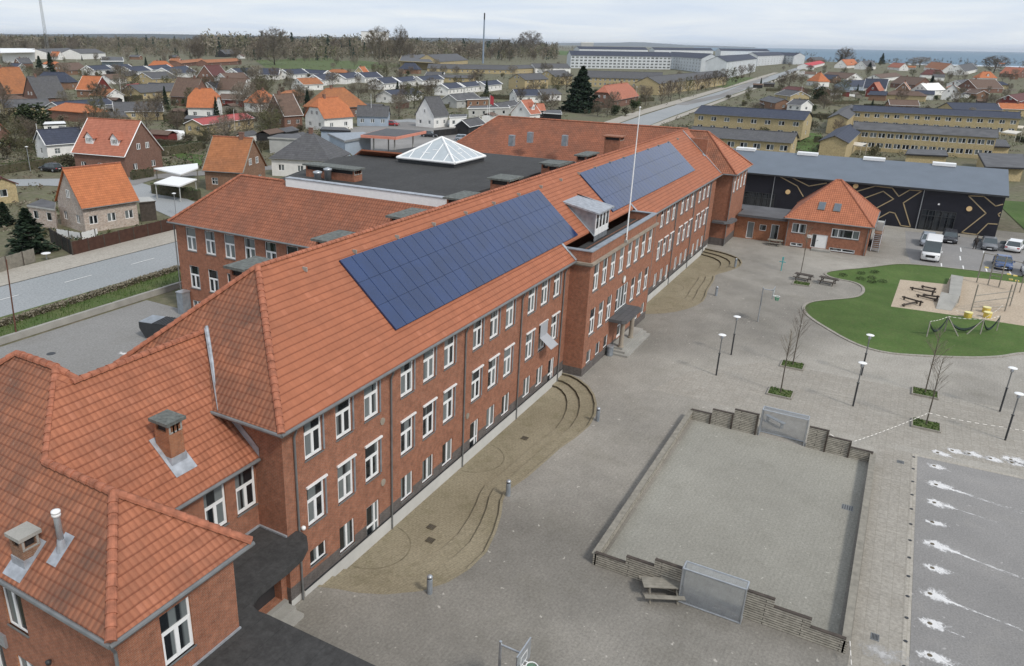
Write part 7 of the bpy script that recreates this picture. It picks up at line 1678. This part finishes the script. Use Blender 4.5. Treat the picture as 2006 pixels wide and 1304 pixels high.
# ================================================================ PLANTING
def bare_tree_meshes(seed,h=10.0,spread=.42,tw=1600,clear=.25,tr=.16,twl=.85,tww=.03):
    """trunk with forking limbs, and a crown of many fine twigs thickest along the limbs and round the outside"""
    r=random.Random(seed); T=MB(); Cn=MB(); c0=h*(clear+1)*.5; rz_=h*(1-clear)*.52; rx=h*spread
    T.tube([(0,0,-.2),(r.uniform(-.1,.1),r.uniform(-.1,.1),h*.3),(r.uniform(-.2,.2),r.uniform(-.2,.2),h*.62),(r.uniform(-.3,.3),r.uniform(-.3,.3),h*.93)],[tr*1.25,tr,tr*.55,.03],6)
    tips=[]
    def inside(p): return (p.x/rx)**2+(p.y/rx)**2+((p.z-c0)/rz_)**2
    nl=r.randint(9,12)
    for i in range(nl):
        z=h*(clear*.9+.5*i/nl); a=i*2.4+r.uniform(-.5,.5); up=.5+1.1*i/nl+r.uniform(-.1,.2)
        d=Vector((math.cos(a),math.sin(a),up)).normalized(); p=Vector((0,0,z)); L=.3
        while inside(p+d*L)<.92 and L<h: L+=.15
        q=p+d*L*.55+Vector((r.uniform(-.2,.2),r.uniform(-.2,.2),.15)); e=p+(d+Vector((0,0,.25))).normalized()*L
        T.tube([p,q,e],[tr*.45,tr*.28,.02],4,False)
        for k in range(7):
            s=p.lerp(e,.25+.7*r.random()); a2=a+r.uniform(-1.5,1.5); d2=Vector((math.cos(a2),math.sin(a2),.3+r.random())).normalized(); L2=.3
            while inside(s+d2*L2)<.95 and L2<h*.35: L2+=.12
            e2=s+d2*L2; Cn.tube([s,e2],[.045,.012],3,False); tips.append((s,e2))
    for k in range(tw):
        if r.random()<.5: s,e=tips[r.randrange(len(tips))]; p=s.lerp(e,r.random()**.6)
        else:
            d=Vector((r.gauss(0,1),r.gauss(0,1),r.gauss(0,1))).normalized()*r.random()**.5*.97; p=Vector((d.x*rx,d.y*rx,c0+d.z*rz_))
        o=Vector((p.x/rx,p.y/rx,(p.z-c0)/rz_+.35)); dd=(o.normalized()*.7+Vector((r.uniform(-1,1),r.uniform(-1,1),r.uniform(-.4,1)))).normalized(); L=twl*r.uniform(.5,1.3); w=dd.cross(Vector((r.uniform(-1,1),r.uniform(-1,1),r.uniform(-1,1)))).normalized()*tww
        q=p+dd*L; Cn.face(p-w,p+w,q); m_=p.lerp(q,.4)
        for sg in (1,-1): b=(dd+w.normalized()*sg*.6).normalized()*L*.55; Cn.face(m_-dd*tww,m_+dd*tww,m_+b)
    return T,Cn
def leafy_mesh(seed,h,w,n,leaf,shape='round',clear=0.0):
    """leaf clumps spread through the volume of an uneven crown"""
    r=random.Random(seed); M_=MB(); lumps=[(r.uniform(-1,1),r.uniform(-1,1),r.random(),r.uniform(.3,.55)) for _ in range(14)]
    for i in range(n):
        if shape=='cone':
            z=r.random()**1.35; rr=(1-z)**.85*(.62+.38*abs(math.sin(z*23+.8*math.sin(seed))))*w*math.sqrt(r.uniform(.35,1)); a=r.random()*6.28; rr*=.8+.25*math.sin(a*3+seed+z*9); c=Vector((rr*math.cos(a),rr*math.sin(a),h*(clear+(1-clear)*z)-rr*.18))
        elif shape=='box':
            c=Vector((r.uniform(-.5,.5),r.uniform(-.5,.5),r.random())); f=r.randrange(3)
            if f<2 and r.random()<.7: c[f]=math.copysign(.5,c[f])
            elif r.random()<.6: c.z=1
            c=Vector((c.x*w,c.y*w,c.z*h))+Vector((r.gauss(0,.05),r.gauss(0,.05),r.gauss(0,.05)))
        else:
            lx,ly,lz,lr=lumps[r.randrange(len(lumps))]; d=Vector((r.gauss(0,1),r.gauss(0,1),r.gauss(0,1))).normalized()*lr*r.uniform(.55,1.0); q=Vector((lx*.55,ly*.55,.25+lz*.5))+Vector((d.x,d.y,d.z*.75)); c=Vector((q.x*w,q.y*w,max(.02,q.z)*h))
        s=leaf*r.uniform(.6,1.4); u=Vector((r.uniform(-1,1),r.uniform(-1,1),r.uniform(-.7,.7))).normalized()*s; v=u.cross(Vector((r.uniform(-1,1),r.uniform(-1,1),r.uniform(-1,1)))).normalized()*s*.8
        M_.face(c-u,c-v*.6,c+u,c+v)
    return M_
PROT={}
def proto(kind,i):
    k=(kind,i)
    if k in PROT: return PROT[k]
    if kind=='bare':
        T,C_=bare_tree_meshes(100+i,10,.33+.04*(i%3),1900,.12+.04*(i%3),.13); v=(T.mesh('trunk',MAT['bark'],True),C_.mesh('crown',MAT[('twig','twig','twig_pale','twig_green','twig')[i%5]]))
    elif kind=='big':
        T,C_=bare_tree_meshes(200+i,10,.34+.03*(i%3),4600,.07,.13,twl=.62,tww=.024); v=(T.mesh('trunk',MAT['bark'],True),C_.mesh('crown',MAT[('twig','twig','twig_pale')[i%3]]))
    elif kind=='conifer':
        T=MB(); T.tube([(0,0,-.2),(0,0,9.2)],[.22,.04],6); v=(T.mesh('trunk',MAT['bark']),leafy_mesh(300+i,10,2.5,1500,.30,'cone',.04).mesh('crown',MAT['conifer']))
    elif kind=='pine':
        T=MB(); T.tube([(0,0,-.2),(.1,.1,9.2)],[.28,.06],6); v=(T.mesh('trunk',MAT['bark']),leafy_mesh(330+i,9.6,5.0,3400,.36,'cone',.05).mesh('crown',MAT['conifer']))
    elif kind=='evergreen':
        T=MB(); T.tube([(0,0,-.2),(0,0,5)],[.2,.08],6); v=(T.mesh('trunk',MAT['bark']),leafy_mesh(360+i,7,2.9,1500,.26,'round').mesh('crown',MAT['bush_green']))
    elif kind=='shrub':
        b=MB(); r=random.Random(i)
        for k in range(6): a=r.random()*6.28; b.tube([(0,0,-.1),(math.cos(a)*.5,math.sin(a)*.5,1.1)],[.05,.02],4)
        v=(b.mesh('stem',MAT['bark']),leafy_mesh(400+i,2.0,1.25,520,.12,'round').mesh('foliage',MAT[('bush_brown','bush_green','bush_brown','twig_green','twig','bush_brown')[i%6]]))
    PROT[k]=v; return v
CNT=0
def plant(kind,i,loc,sx,sz,label,cat,group,name):
    a,b=proto(kind,i); o=empty(name,tuple(loc),RND.random()*6.28,label,cat,group); o.scale=(sx,sx,sz); link('trunk' if kind!='shrub' else 'stem',a,o); link('crown' if kind!='shrub' else 'foliage',b,o); return o
def htop(b,pt):
    d=ray(*pt); k=math.hypot(b.x,b.y)/math.hypot(d.x,d.y); return CAMH+d.z*k-b.z
def tree_at(kind,i,pb,pt,wpx,label,name='tree',cat='tree',group=None):
    """a tree standing at base pixel pb, reaching the height seen at pt, about wpx pixels wide"""
    b=at(*pb); H_=max(1.5,htop(b,pt)); dist=math.hypot(b.x,b.y); w=wpx*dist/FPX; base={'bare':(10,8.5),'big':(10,8.5),'conifer':(10,5.0),'pine':(10,8),'evergreen':(7,5.2),'shrub':(2,2.5)}[kind]
    HOUSES.append((b.x,b.y,max(1,w*.3)))
    return plant(kind,i,b,w/base[1],H_/base[0],label,cat,group,name)
tree_at('pine',0,(1136,218),(1133,126),78,'large dark pine behind the far wing, tallest evergreen in view','pine_tree')
tree_at('conifer',0,c1(320,592),c1(322,432),24,'dark conifer, left one of the twin conifers','conifer_tree'); tree_at('conifer',1,c1(402,585),c1(398,405),24,'green conifer, right one of the twin conifers','conifer_tree')
tree_at('conifer',2,(62,492),(50,408),100,'spreading dark green spruce at the left edge by the road fence','spruce_tree'); tree_at('conifer',1,(12,440),(8,395),46,'dark cypress clump left of the spreading spruce','conifer_tree')
tree_at('evergreen',0,c1(270,1010),c1(260,785),62,'round dark green tree in front of the grey roofed bungalow','evergreen_tree')
tree_at('evergreen',1,c1(780,745),c1(770,690),28,'small round green tree under the dark red timber gable','evergreen_tree'); tree_at('evergreen',2,c1(995,910),c1(985,835),26,'green tree between the two black gables','evergreen_tree')
tree_at('evergreen',1,c3(960,850),c3(962,760),20,'clipped dark evergreen in front of the coral red roofed house','evergreen_tree'); tree_at('evergreen',0,c3(810,890),c3(815,805),22,'dark evergreen at the main road junction','evergreen_tree')
tree_at('conifer',0,c4(895,495),c4(895,410),14,'pointed dark conifer standing before the sea','conifer_tree'); tree_at('conifer',2,c4(1270,705),c4(1278,585),20,'narrow dark conifer before the white painted house','conifer_tree'); tree_at('conifer',1,c4(580,480),c4(578,415),12,'small dark conifer left of the orange roof by the sea','conifer_tree')
tree_at('conifer',0,c4(800,545),c4(805,480),16,'dark conifer beside the black roofed white house','conifer_tree')
tree_at('big',0,c4(605,500),c4(612,362),40,'broad round bare tree on the skyline before the sea','tree'); tree_at('big',1,c4(1765,560),c4(1755,425),44,'broad dark bare tree on the skyline at the right','tree'); tree_at('big',2,c4(1190,520),c4(1190,435),36,'bare crowns on the skyline right of the pointed conifer','tree')
tree_at('big',0,c3(150,420),c3(145,232),58,'very large round topped bare tree left of the apartment blocks','tree'); tree_at('big',1,c3(40,420),c3(40,290),50,'broad bare tree left of the very large round topped one','tree')
tree_at('big',2,c2(150,500),c2(140,205),66,'tall brown bare tree at the edge of the playing field','tree'); tree_at('big',0,c2(1120,480),c2(1120,195),40,'tall wispy bare tree left of the green ball','tree'); tree_at('big',1,c2(960,500),c2(970,200),60,'tall bare tree in front of the white silo block','tree')
tree_at('bare',2,c2(1020,590),c2(1010,445),50,'pale whitish bare tree in front of the dark garden trees','tree'); tree_at('bare',2,c2(800,780),c2(810,640),52,'pale bushy bare tree behind the faded orange hip','tree'); tree_at('bare',3,c1(1600,1110),c1(1600,960),62,'green budding tree above the garden lawn','tree'); tree_at('bare',1,c4(180,680),c4(190,540),32,'brown bare tree beside the main road','tree')
tree_at('bare',0,c4(450,840),c4(440,730),30,'bare round tree before the brown gardens above the first yellow terrace','tree'); tree_at('evergreen',2,c4(410,790),c4(400,670),28,'dark green tree left of the red timber house','evergreen_tree')
# street trees in the planted strip along the main road
for k in range(11):
    x=235+0; t=k/10; p=(1296+172*t,203-52*t); tree_at('bare',k%5,p,(p[0]+2,p[1]-44+16*t),26-8*t,f'bare pollarded street tree in the planted strip beside the main road','street_tree','tree','street trees along the main road')
# keep planting off roofs, roads and the school
def onroad(x,y):
    for (a,b) in zip(road[:-1],road[1:]):
        if a[0]<=x<=b[0]:
            yy=a[1]+(b[1]-a[1])*(x-a[0])/(b[0]-a[0]); 
            if abs(y-yy)<8.5: return True
    for pts,w in (([(73,79),(80.5,100),(84.5,113),(80.0,124),(72,133),(62,150)],4.5),([(84.5,113),(92,116),(104,110),(118,104),(135,102)],3.5)):
        for a,b in zip(pts[:-1],pts[1:]):
            A=Vector(a);B=Vector(b);P=Vector((x,y)); t=max(0,min(1,(P-A).dot(B-A)/(B-A).length_squared))
            if (A.lerp(B,t)-P).length<w: return True
    return False
fpx=[(p.x,p.y) for p in fp]
def inpoly(x,y,poly):
    c=False
    for (x1,y1),(x2,y2) in zip(poly,poly[1:]+poly[:1]):
        if (y1>y)!=(y2>y) and x<(x2-x1)*(y-y1)/(y2-y1)+x1: c=not c
    return c
def free(p,r=1.0):
    if p.x<155 and p.y<81: return False
    if p.y<43 and p.x<158: return False
    if onroad(p.x,p.y) or inpoly(p.x,p.y,fpx): return False
    for h_ in HOUSES:
        dx,dy=p.x-h_[0],p.y-h_[1]
        if len(h_)==3:
            if dx*dx+dy*dy<(r+h_[2])**2: return False
        else:
            c,s=math.cos(h_[4]),math.sin(h_[4]); u,v=dx*c+dy*s,-dx*s+dy*c
            if abs(u)<h_[2]+r and abs(v)<h_[3]+r: return False
    return True
def scatter(n,box,kinds,label,name,cat,group,hh,seed,rmin=1.0,keep=.6):
    r=random.Random(seed); k=0; tries=0
    while k<n and tries<n*14:
        tries+=1; p=at(r.uniform(box[0],box[2]),box[1]+(box[3]-box[1])*r.random()**1.25)
        if not free(p,rmin): continue
        kind,var=kinds[r.randrange(len(kinds))]; s=r.uniform(*hh)
        b={'bare':10,'big':10,'conifer':10,'pine':10,'evergreen':7,'shrub':2}[kind]
        if math.hypot(p.x,p.y)>700 and kind=='shrub': continue
        plant(kind,var,p,s/b*r.uniform(.85,1.3),s/b,label,cat,group,name); HOUSES.append((p.x,p.y,s*.13*keep)); k+=1
# ---- more of the town: plain houses, sheds and hedges on free ground
def fill_houses(box,n,seed,zone,rot):
    r=random.Random(seed); got=[]; tries=0
    while len(got)<n and tries<n*40:
        tries+=1; x,y=r.uniform(box[0],box[2]),r.uniform(box[1],box[3]); p=at(x,y); L=r.uniform(8,13); hw=r.uniform(3.4,4.6)
        if free(p,L*.62): got.append((x,p,L,hw)); HOUSES.append((p.x,p.y,L*.6))
    got.sort(key=lambda t:t[0]); nth=['first','second','third','fourth','fifth','sixth','seventh','eighth','ninth','tenth','eleventh','twelfth','thirteenth','fourteenth','fifteenth','sixteenth','seventeenth','eighteenth']
    for k,(x,p,L,hw) in enumerate(got):
        roof,rn=r.choice((('roof_grey','grey'),('roof_navy','navy'),('roof_brown','brown'),('roof_felt','pale grey'),('roof_ochre','dull orange'),('roof_orange','orange'),('roof_darkred','dark red'),('roof_brown','brown'))); wl,wn=r.choice((('whitewall','white'),('brick_yellow','yellow brick'),('brick_tan','tan brick'),('brick_brown','brown brick'),('greywall','pale'),('whitewall','white')))
        a=rot+r.choice((0,0,math.pi/2))+r.uniform(-.15,.15); d=Vector((math.cos(a),math.sin(a),0))*L/2; steep=r.random()<.35
        for hk in range(len(HOUSES)):
            if abs(HOUSES[hk][0]-p.x)<.01 and abs(HOUSES[hk][1]-p.y)<.01 and len(HOUSES[hk])==3: HOUSES.pop(hk); break
        q=(p+d,p-d) if (d.x*-p.y+d.y*p.x)<0 else (p-d,p+d)
        house('gable' if r.random()<.8 else 'hip',None,None,None,2.8 if not steep else 3.2,48 if steep else 27,roof,wl,f'{wn} house with {rn} roof {zone}, {nth[k]} of these from left',3,1,chim=steep,trim='white' if r.random()<.5 else None,geom=(q[0],q[1],hw,terr(p.x,p.y)))
fill_houses((0,135,330,240),8,501,'in far left gardens',rad(100))
fill_houses((330,140,1080,235),6,502,'around the terraces',rad(105))
fill_houses((1500,122,2006,205),18,503,'among the sea villas',rad(95))
fill_houses((20,112,500,140),9,504,'below the left woods',rad(100))
def sheds(box,n,seed,zone):
    r=random.Random(seed); k=0; tries=0
    while k<n and tries<n*30:
        tries+=1; p=at(r.uniform(box[0],box[2]),r.uniform(box[1],box[3]))
        if not free(p,2.2): continue
        w,l,hh=r.uniform(1.2,1.9),r.uniform(1.6,3.2),r.uniform(1.9,2.4); o=empty('garden_shed',tuple(p),rad(100)+r.choice((0,math.pi/2)),f'small wooden garden shed {zone}','shed','garden sheds of the town'); HOUSES.append((p.x,p.y,2.2))
        m_=MB(); m_.box(-l,l,-w,w,-.2,hh); m_.build('wall',MAT[r.choice(('wood_grey','blackwood','redwood','wood_dark','whitewall'))],o); m_=MB(); roofplane(m_,[(-l-.2,-w-.2,hh-.1),(l+.2,-w-.2,hh-.1),(l+.2,0,hh+.7),(-l-.2,0,hh+.7)],.08); roofplane(m_,[(l+.2,w+.2,hh-.1),(-l-.2,w+.2,hh-.1),(-l-.2,0,hh+.7),(l+.2,0,hh+.7)],.08); m_.build('roof',MAT[r.choice(('roof_felt','roof_grey','roof_brown'))],o); k+=1
sheds((0,140,1080,320),34,601,'behind the houses left of the main road'); sheds((1450,130,2006,300),24,602,'in the gardens right of the main road')
SH=[('shrub',i) for i in range(6)]; BT=[('bare',i) for i in range(5)]
for i,(bx,nb,ns,where) in enumerate((((0,150,300,330),26,60,'between the houses at far left'),((300,170,620,300),26,50,'between the houses left of the bright orange roofs'),((480,150,960,245),34,50,'between the terraces and the petrol station'),((0,118,480,172),34,30,'around the white terraces at far left'),((480,112,1100,165),28,30,'around the white terraces in the middle'),((930,170,1300,235),16,34,'around the big pine and the coral red roof'))):
    scatter(nb,bx,BT,f'bare brown garden tree {where}','garden_tree','tree','bare garden trees in the town',(4.5,9.5),40+i)
    scatter(int(ns*.8),bx,SH,f'low garden shrub {where}','garden_shrub','shrub','garden shrubs in the town',(1.3,3.2),60+i,.4)
for i,(bx,nb,ns,where) in enumerate((((1440,150,2006,215),46,44,'in the gardens above the yellow terraces'),((1490,120,2006,160),44,16,'among the villas near the sea'),((1360,215,2006,310),6,40,'between the yellow terraces and the hall'),((1180,120,1480,200),14,14,'along the apartment blocks'))):
    scatter(nb,bx,BT,f'bare brown tree {where}','garden_tree','tree','bare garden trees in the town',(4,8.5),80+i)
    scatter(int(ns*.8),bx,SH,f'low garden shrub {where}','garden_shrub','shrub','garden shrubs in the town',(1.2,3.0),90+i,.4)
scatter(10,(0,110,1000,240),[('conifer',0),('conifer',1),('conifer',2)],'small dark conifer among the houses at left','conifer_tree','tree','small conifers in the gardens',(3.5,8),120)
scatter(8,(1440,118,2006,220),[('conifer',0),('conifer',1),('conifer',2)],'small dark conifer among the gardens at right','conifer_tree','tree','small conifers in the gardens',(3,7),121)
BG=[('big',i) for i in range(3)]
scatter(80,(360,97,1080,120),BG,'large bare tree at the front of the far woods in the middle','woodland_tree','tree','large trees at the edge of the woods',(15,29),130,3,.3)
scatter(26,(0,92,380,112),BG,'large bare tree at the front of the far woods at left','woodland_tree','tree','large trees at the edge of the woods',(13,22),131,3,.3)
# the woods beyond read as one mass
def woods(name,spec,seed,label):
    r=random.Random(seed); V=[];Fc=[];MI=[]
    rs=np.random.RandomState(seed)
    for x0,x1,y0,y1,n,h0,h1 in spec:
        for k in range(n):
            p=at(r.uniform(x0,x1),r.uniform(y0,y1)); H_=r.uniform(h0,h1)*r.choice((1,1,.8,1.15)); w=H_*r.uniform(.30,.46)
            if math.hypot(p.x,p.y)<1000 and not free(p,w*.2): continue
            mi=r.choice((0,0,1,0,2,4,1)) if r.random()<.93 else 3; con=mi==3; J=74
            d=rs.normal(size=(J,3)); d/=np.linalg.norm(d,axis=1)[:,None]; d*=rs.uniform(.15,1,(J,1))**.5
            if con: z=rs.uniform(.05,1,(J,1)); d=np.hstack([d[:,:2]*(1-z)*.75,z])
            else: d=np.hstack([d[:,:2],.56+d[:,2:]*.44])
            c=np.array(p)+d*np.array((w,w,H_)); s=H_*(.075 if con else .078)*rs.uniform(.5,1.3,(J,1))
            u=rs.normal(size=(J,3)); u[:,2]=np.abs(u[:,2])*.9; u=u/np.linalg.norm(u,axis=1)[:,None]; v=np.cross(u,rs.normal(size=(J,3))); v/=np.linalg.norm(v,axis=1)[:,None]
            v*=s*(.6 if con else .34); u*=s
            q=np.stack([c-u,c-v,c+u,c+v],1).reshape(-1,3); b=len(V); V.extend(map(tuple,q)); Fc.extend([[b+4*j,b+4*j+1,b+4*j+2,b+4*j+3] for j in range(J)]); MI.extend([mi]*J)
            b=len(V); t=H_*.012; V.extend([(p.x-t,p.y+t,p.z),(p.x+t,p.y-t,p.z),(p.x+t*.4,p.y-t*.4,p.z+H_*.75),(p.x-t*.4,p.y+t*.4,p.z+H_*.75)]); Fc.append([b,b+1,b+2,b+3]); MI.append(2 if r.random()<.4 else 0)
    me=bpy.data.meshes.new(name); me.from_pydata(V,[],Fc)
    for q in ('twig','bush_brown','twig_pale','conifer','twig_green'): me.materials.append(MAT[q])
    me.polygons.foreach_set('material_index',MI); me.update(); o=link(name,me); tag(o,label,'woods',kind='stuff')
woods('woodland',[(-60,420,78,99,1900,15,24),(400,820,84,110,1100,20,32),(780,1090,84,109,750,19,30),(-60,1100,71,79,1000,18,28),(1040,1240,90,98,160,9,14),(180,480,99,112,300,7,13),(480,1090,100,119,900,10,19),(0,200,99,110,160,6,11)],7,'far bare woods behind the town')
woods('treeline',[(1590,2040,117,128,150,4,8),(1470,1600,103,112,50,5,9)],9,'low trees along the shore before the sea')
# brown undergrowth and ground cover of the gardens
def undergrowth(name,boxes,seed,mats_,label):
    r=random.Random(seed); V=[];Fc=[];MI=[]
    for x0,y0,x1,y1,n,hh in boxes:
        for k in range(n):
            p=at(r.uniform(x0,x1),y0+(y1-y0)*r.random()**1.2)
            if not free(p,.3): continue
            mi=r.randrange(len(mats_)); R0=r.uniform(.5,1.5); hz=hh*r.uniform(.4,1.2)
            for j in range(16):
                a=r.random()*6.28; d=R0*math.sqrt(r.random()); c=Vector((p.x+d*math.cos(a),p.y+d*math.sin(a),p.z+hz*r.random()*(1-.5*d/R0))); s=r.uniform(.12,.30)
                u=Vector((r.uniform(-1,1),r.uniform(-1,1),r.uniform(-.2,1))).normalized()*s; v=u.cross(Vector((r.uniform(-1,1),r.uniform(-1,1),.3))).normalized()*s*.5
                b=len(V); V.extend([tuple(c-u),tuple(c-v),tuple(c+u),tuple(c+v)]); Fc.append([b,b+1,b+2,b+3]); MI.append(mi)
    me=bpy.data.meshes.new(name); me.from_pydata(V,[],Fc)
    for q in mats_: me.materials.append(MAT[q])
    me.polygons.foreach_set('material_index',MI); me.update(); o=link(name,me); tag(o,label,'undergrowth',kind='stuff')
undergrowth('undergrowth',[(0,120,1120,330,4200,1.5),(1180,120,2006,310,2600,1.4),(0,300,340,480,350,.8)],17,['bush_brown','twig','twig_green','bush_green','twig_pale'],'brown undergrowth filling the gardens')
# hedges and fences
def hedge(pts,w,hgt,label,mat='hedge',n=60,leaf=.11):
    a=at(*pts[0]); b=at(*pts[1]); d=b-a; L=Vector((d.x,d.y,0)).length; o=empty('hedge',tuple(a),math.atan2(d.y,d.x),label,'hedge'); r=random.Random(int(L*10)); M_=MB()
    for i in range(int(n*L)):
        c=Vector((r.random()*L,r.uniform(-.5,.5)*w,r.random()*hgt)); f=r.random()
        if f<.45: c.y=math.copysign(w/2,c.y)
        elif f<.8: c.z=hgt*(1+.06*math.sin(c.x*1.7))
        s=leaf*r.uniform(.6,1.4); u=Vector((r.uniform(-1,1),r.uniform(-1,1),r.uniform(-1,1))).normalized()*s; v=u.cross(Vector((r.uniform(-1,1),r.uniform(-1,1),r.uniform(-1,1)))).normalized()*s*.8; M_.face(c-u,c-v,c+u,c+v)
    M_.build('foliage',MAT[mat],o); c=MB(); c.box(.05,L-.05,-w/2+.1,w/2-.1,0,hgt*.9); c.build('core',MAT['bush_brown'],o)
_rh=random.Random(71); _k=0
for _t in range(900):
    if _k>=46: break
    zone=_rh.choice(((0,150,1080,320),(0,150,1080,320),(1450,130,2006,300))); p=at(_rh.uniform(zone[0],zone[2]),_rh.uniform(zone[1],zone[3])); a=rad(100)+_rh.choice((0,math.pi/2)); L=_rh.uniform(6,16); d=Vector((math.cos(a),math.sin(a),0))*L
    if not all(free(p+d*t,.7) for t in (0,.25,.5,.75,1)): continue
    _k+=1; o=empty('garden_hedge',tuple(p),a,'clipped garden hedge between the houses '+('left' if zone[0]<1000 else 'right')+' of the main road','hedge','garden hedges of the town'); M_=MB(); hh_=_rh.uniform(1.0,2.0); w=_rh.uniform(.6,1.0)
    for i in range(int(34*L)):
        c=Vector((_rh.random()*L,_rh.uniform(-.5,.5)*w,_rh.random()*hh_)); f=_rh.random()
        if f<.5: c.y=math.copysign(w/2,c.y)
        elif f<.8: c.z=hh_
        s=.17*_rh.uniform(.6,1.4); u=Vector((_rh.uniform(-1,1),_rh.uniform(-1,1),_rh.uniform(-1,1))).normalized()*s; v=u.cross(Vector((_rh.uniform(-1,1),_rh.uniform(-1,1),_rh.uniform(-1,1)))).normalized()*s*.8; M_.face(c-u,c-v,c+u,c+v)
    M_.build('foliage',MAT[_rh.choice(('hedge','bush_green','bush_brown','twig_green'))],o); c=MB(); c.box(.05,L-.05,-w/2+.1,w/2-.1,0,hh_*.9); c.build('core',MAT['bush_brown'],o)
hedge(((-20,646),(352,528)),.7,.5,'long pale clipped hedge along the near side of the main road','twig_pale',130,.085)
for i,(a,b,w,g,l) in enumerate((((300,378),(392,392),.9,1.6,'green hedge below the large white carport'),((258,352),(300,345),.9,1.5,'low hedge behind the patchy white house'),((0,340),(140,318),1.2,1.6,'long hedge in front of the white navy roofed house'),((320,305),(395,293),1.2,2.0,'tall hedge behind the garden lawn'),((1500,178),(1590,182),1.2,1.6,'hedge above the first yellow terrace'),((1620,205),(1680,207),1,1.5,'hedge above the end houses'),((180,270),(215,262),1.2,1.8,'hedge left of the round dark green tree'),((1180,205),(1280,197),1.0,1.4,'hedge in front of the coral red roofed house'),((860,212),(900,208),1,1.3,'hedge at the tall white house'))): hedge((a,b),w,g,l)
r=random.Random(21); M_=MB()
for k in range(3200):
    x=r.uniform(-18,54); y=r.uniform(61.6,64.3); z=1.56+.16*sstep(61.5,64.5,y); hh_=r.uniform(.10,.32) if r.random()<.93 else r.uniform(.5,.9); a=r.random()*6.28; s=.035; M_.face((x-s*math.cos(a),y-s*math.sin(a),z),(x+s*math.cos(a),y+s*math.sin(a),z),(x+r.uniform(-.1,.1),y+r.uniform(-.1,.1),z+hh_))
tag(M_.build('tall_grass',MAT['grass']),'tufted grass on the road bank','grass',kind='stuff')
def fence(pts,hgt,label,mat,t=.06,post=True,board=.0):
    P=[at(*p) for p in pts]; o=empty('fence',tuple(P[0]),0,label,'fence'); M_=MB(); Pm=MB()
    for a,b in zip(P[:-1],P[1:]):
        A=a-P[0];B=b-P[0]; d=(B-A); L=d.length; d=d/L; n=Vector((-d.y,d.x,0))*t/2; k=max(1,int(L/.22))
        for i in range(k):
            p=A+d*(L*i/k+.01); q=A+d*(L*(i+1)/k-.012); zz=hgt+.02*math.sin(i*1.7)
            for f in ((p-n,q-n),(q+n,p+n)): M_.face(f[0],f[1],f[1]+Vector((0,0,zz)),f[0]+Vector((0,0,zz)))
            M_.face(p-n+Vector((0,0,zz)),q-n+Vector((0,0,zz)),q+n+Vector((0,0,zz)),p+n+Vector((0,0,zz)))
        for i in range(int(L/2.2)+1): p=A+d*min(L,i*2.2); Pm.box(p.x-.06,p.x+.06,p.y-.06,p.y+.06,0,hgt+.05)
    M_.build('boards',MAT[mat],o)
    if post: Pm.build('post',MAT['wood_dark'],o)
fence(((143,500),(345,448)),1.55,'long dark brown board fence along the far pavement of the main road','fence_brown'); fence(((101,474),(142,499)),1.7,'black end panel of the brown road fence','blackwood')
fence(((112,462),(160,470),(192,461)),.9,'low white garden fence beside the spruce','white',.05); fence(((-20,540),(70,512)),1.5,'grey weathered board fence at the left edge of the pavement','wood_grey')
fence(((1860,157+20),(1990,178)),1.2,'pale garden fence at the far right','wood_grey'); fence(((1625,186),(1680,190)),1.3,'white garden wall left of the red timber house','white',.12)
fence(((850,268),(905,262)),1.7,'black board fence beside the black garage','blackwood',.08)
p=at(92,508); g=empty('garden_table',tuple(p),0,'small white round garden table behind the black fence panel','table'); m_=MB(); m_.lathe([(.5,.70),(.5,.74),(.05,.75)],14); m_.build('top',MAT['white'],g); m_=MB(); m_.tube([(0,0,0),(0,0,.7)],.05,6); m_.build('leg',MAT['steel'],g)

# ---- the air: a thin even haze round the camera and everything built
zt=max((o.matrix_world@Vector(c)).z for o in scene.objects if o.type=='MESH' for c in o.bound_box)+3
hz=bpy.data.materials.new('air_haze'); hz.use_nodes=True; ht=hz.node_tree; ht.nodes.clear(); hv=N(ht,'ShaderNodeVolumePrincipled',ins={'Density':0.000035,'Color':(.80,.87,.96,1)}); ho=N(ht,'ShaderNodeOutputMaterial'); ht.links.new(hv.outputs[0],ho.inputs['Volume'])
m_=MB(); m_.box(-16000,41000,-41000,41000,-66,zt); o=m_.build('haze',hz); tag(o,'thin pale haze over the town and the sea','haze',kind='stuff')
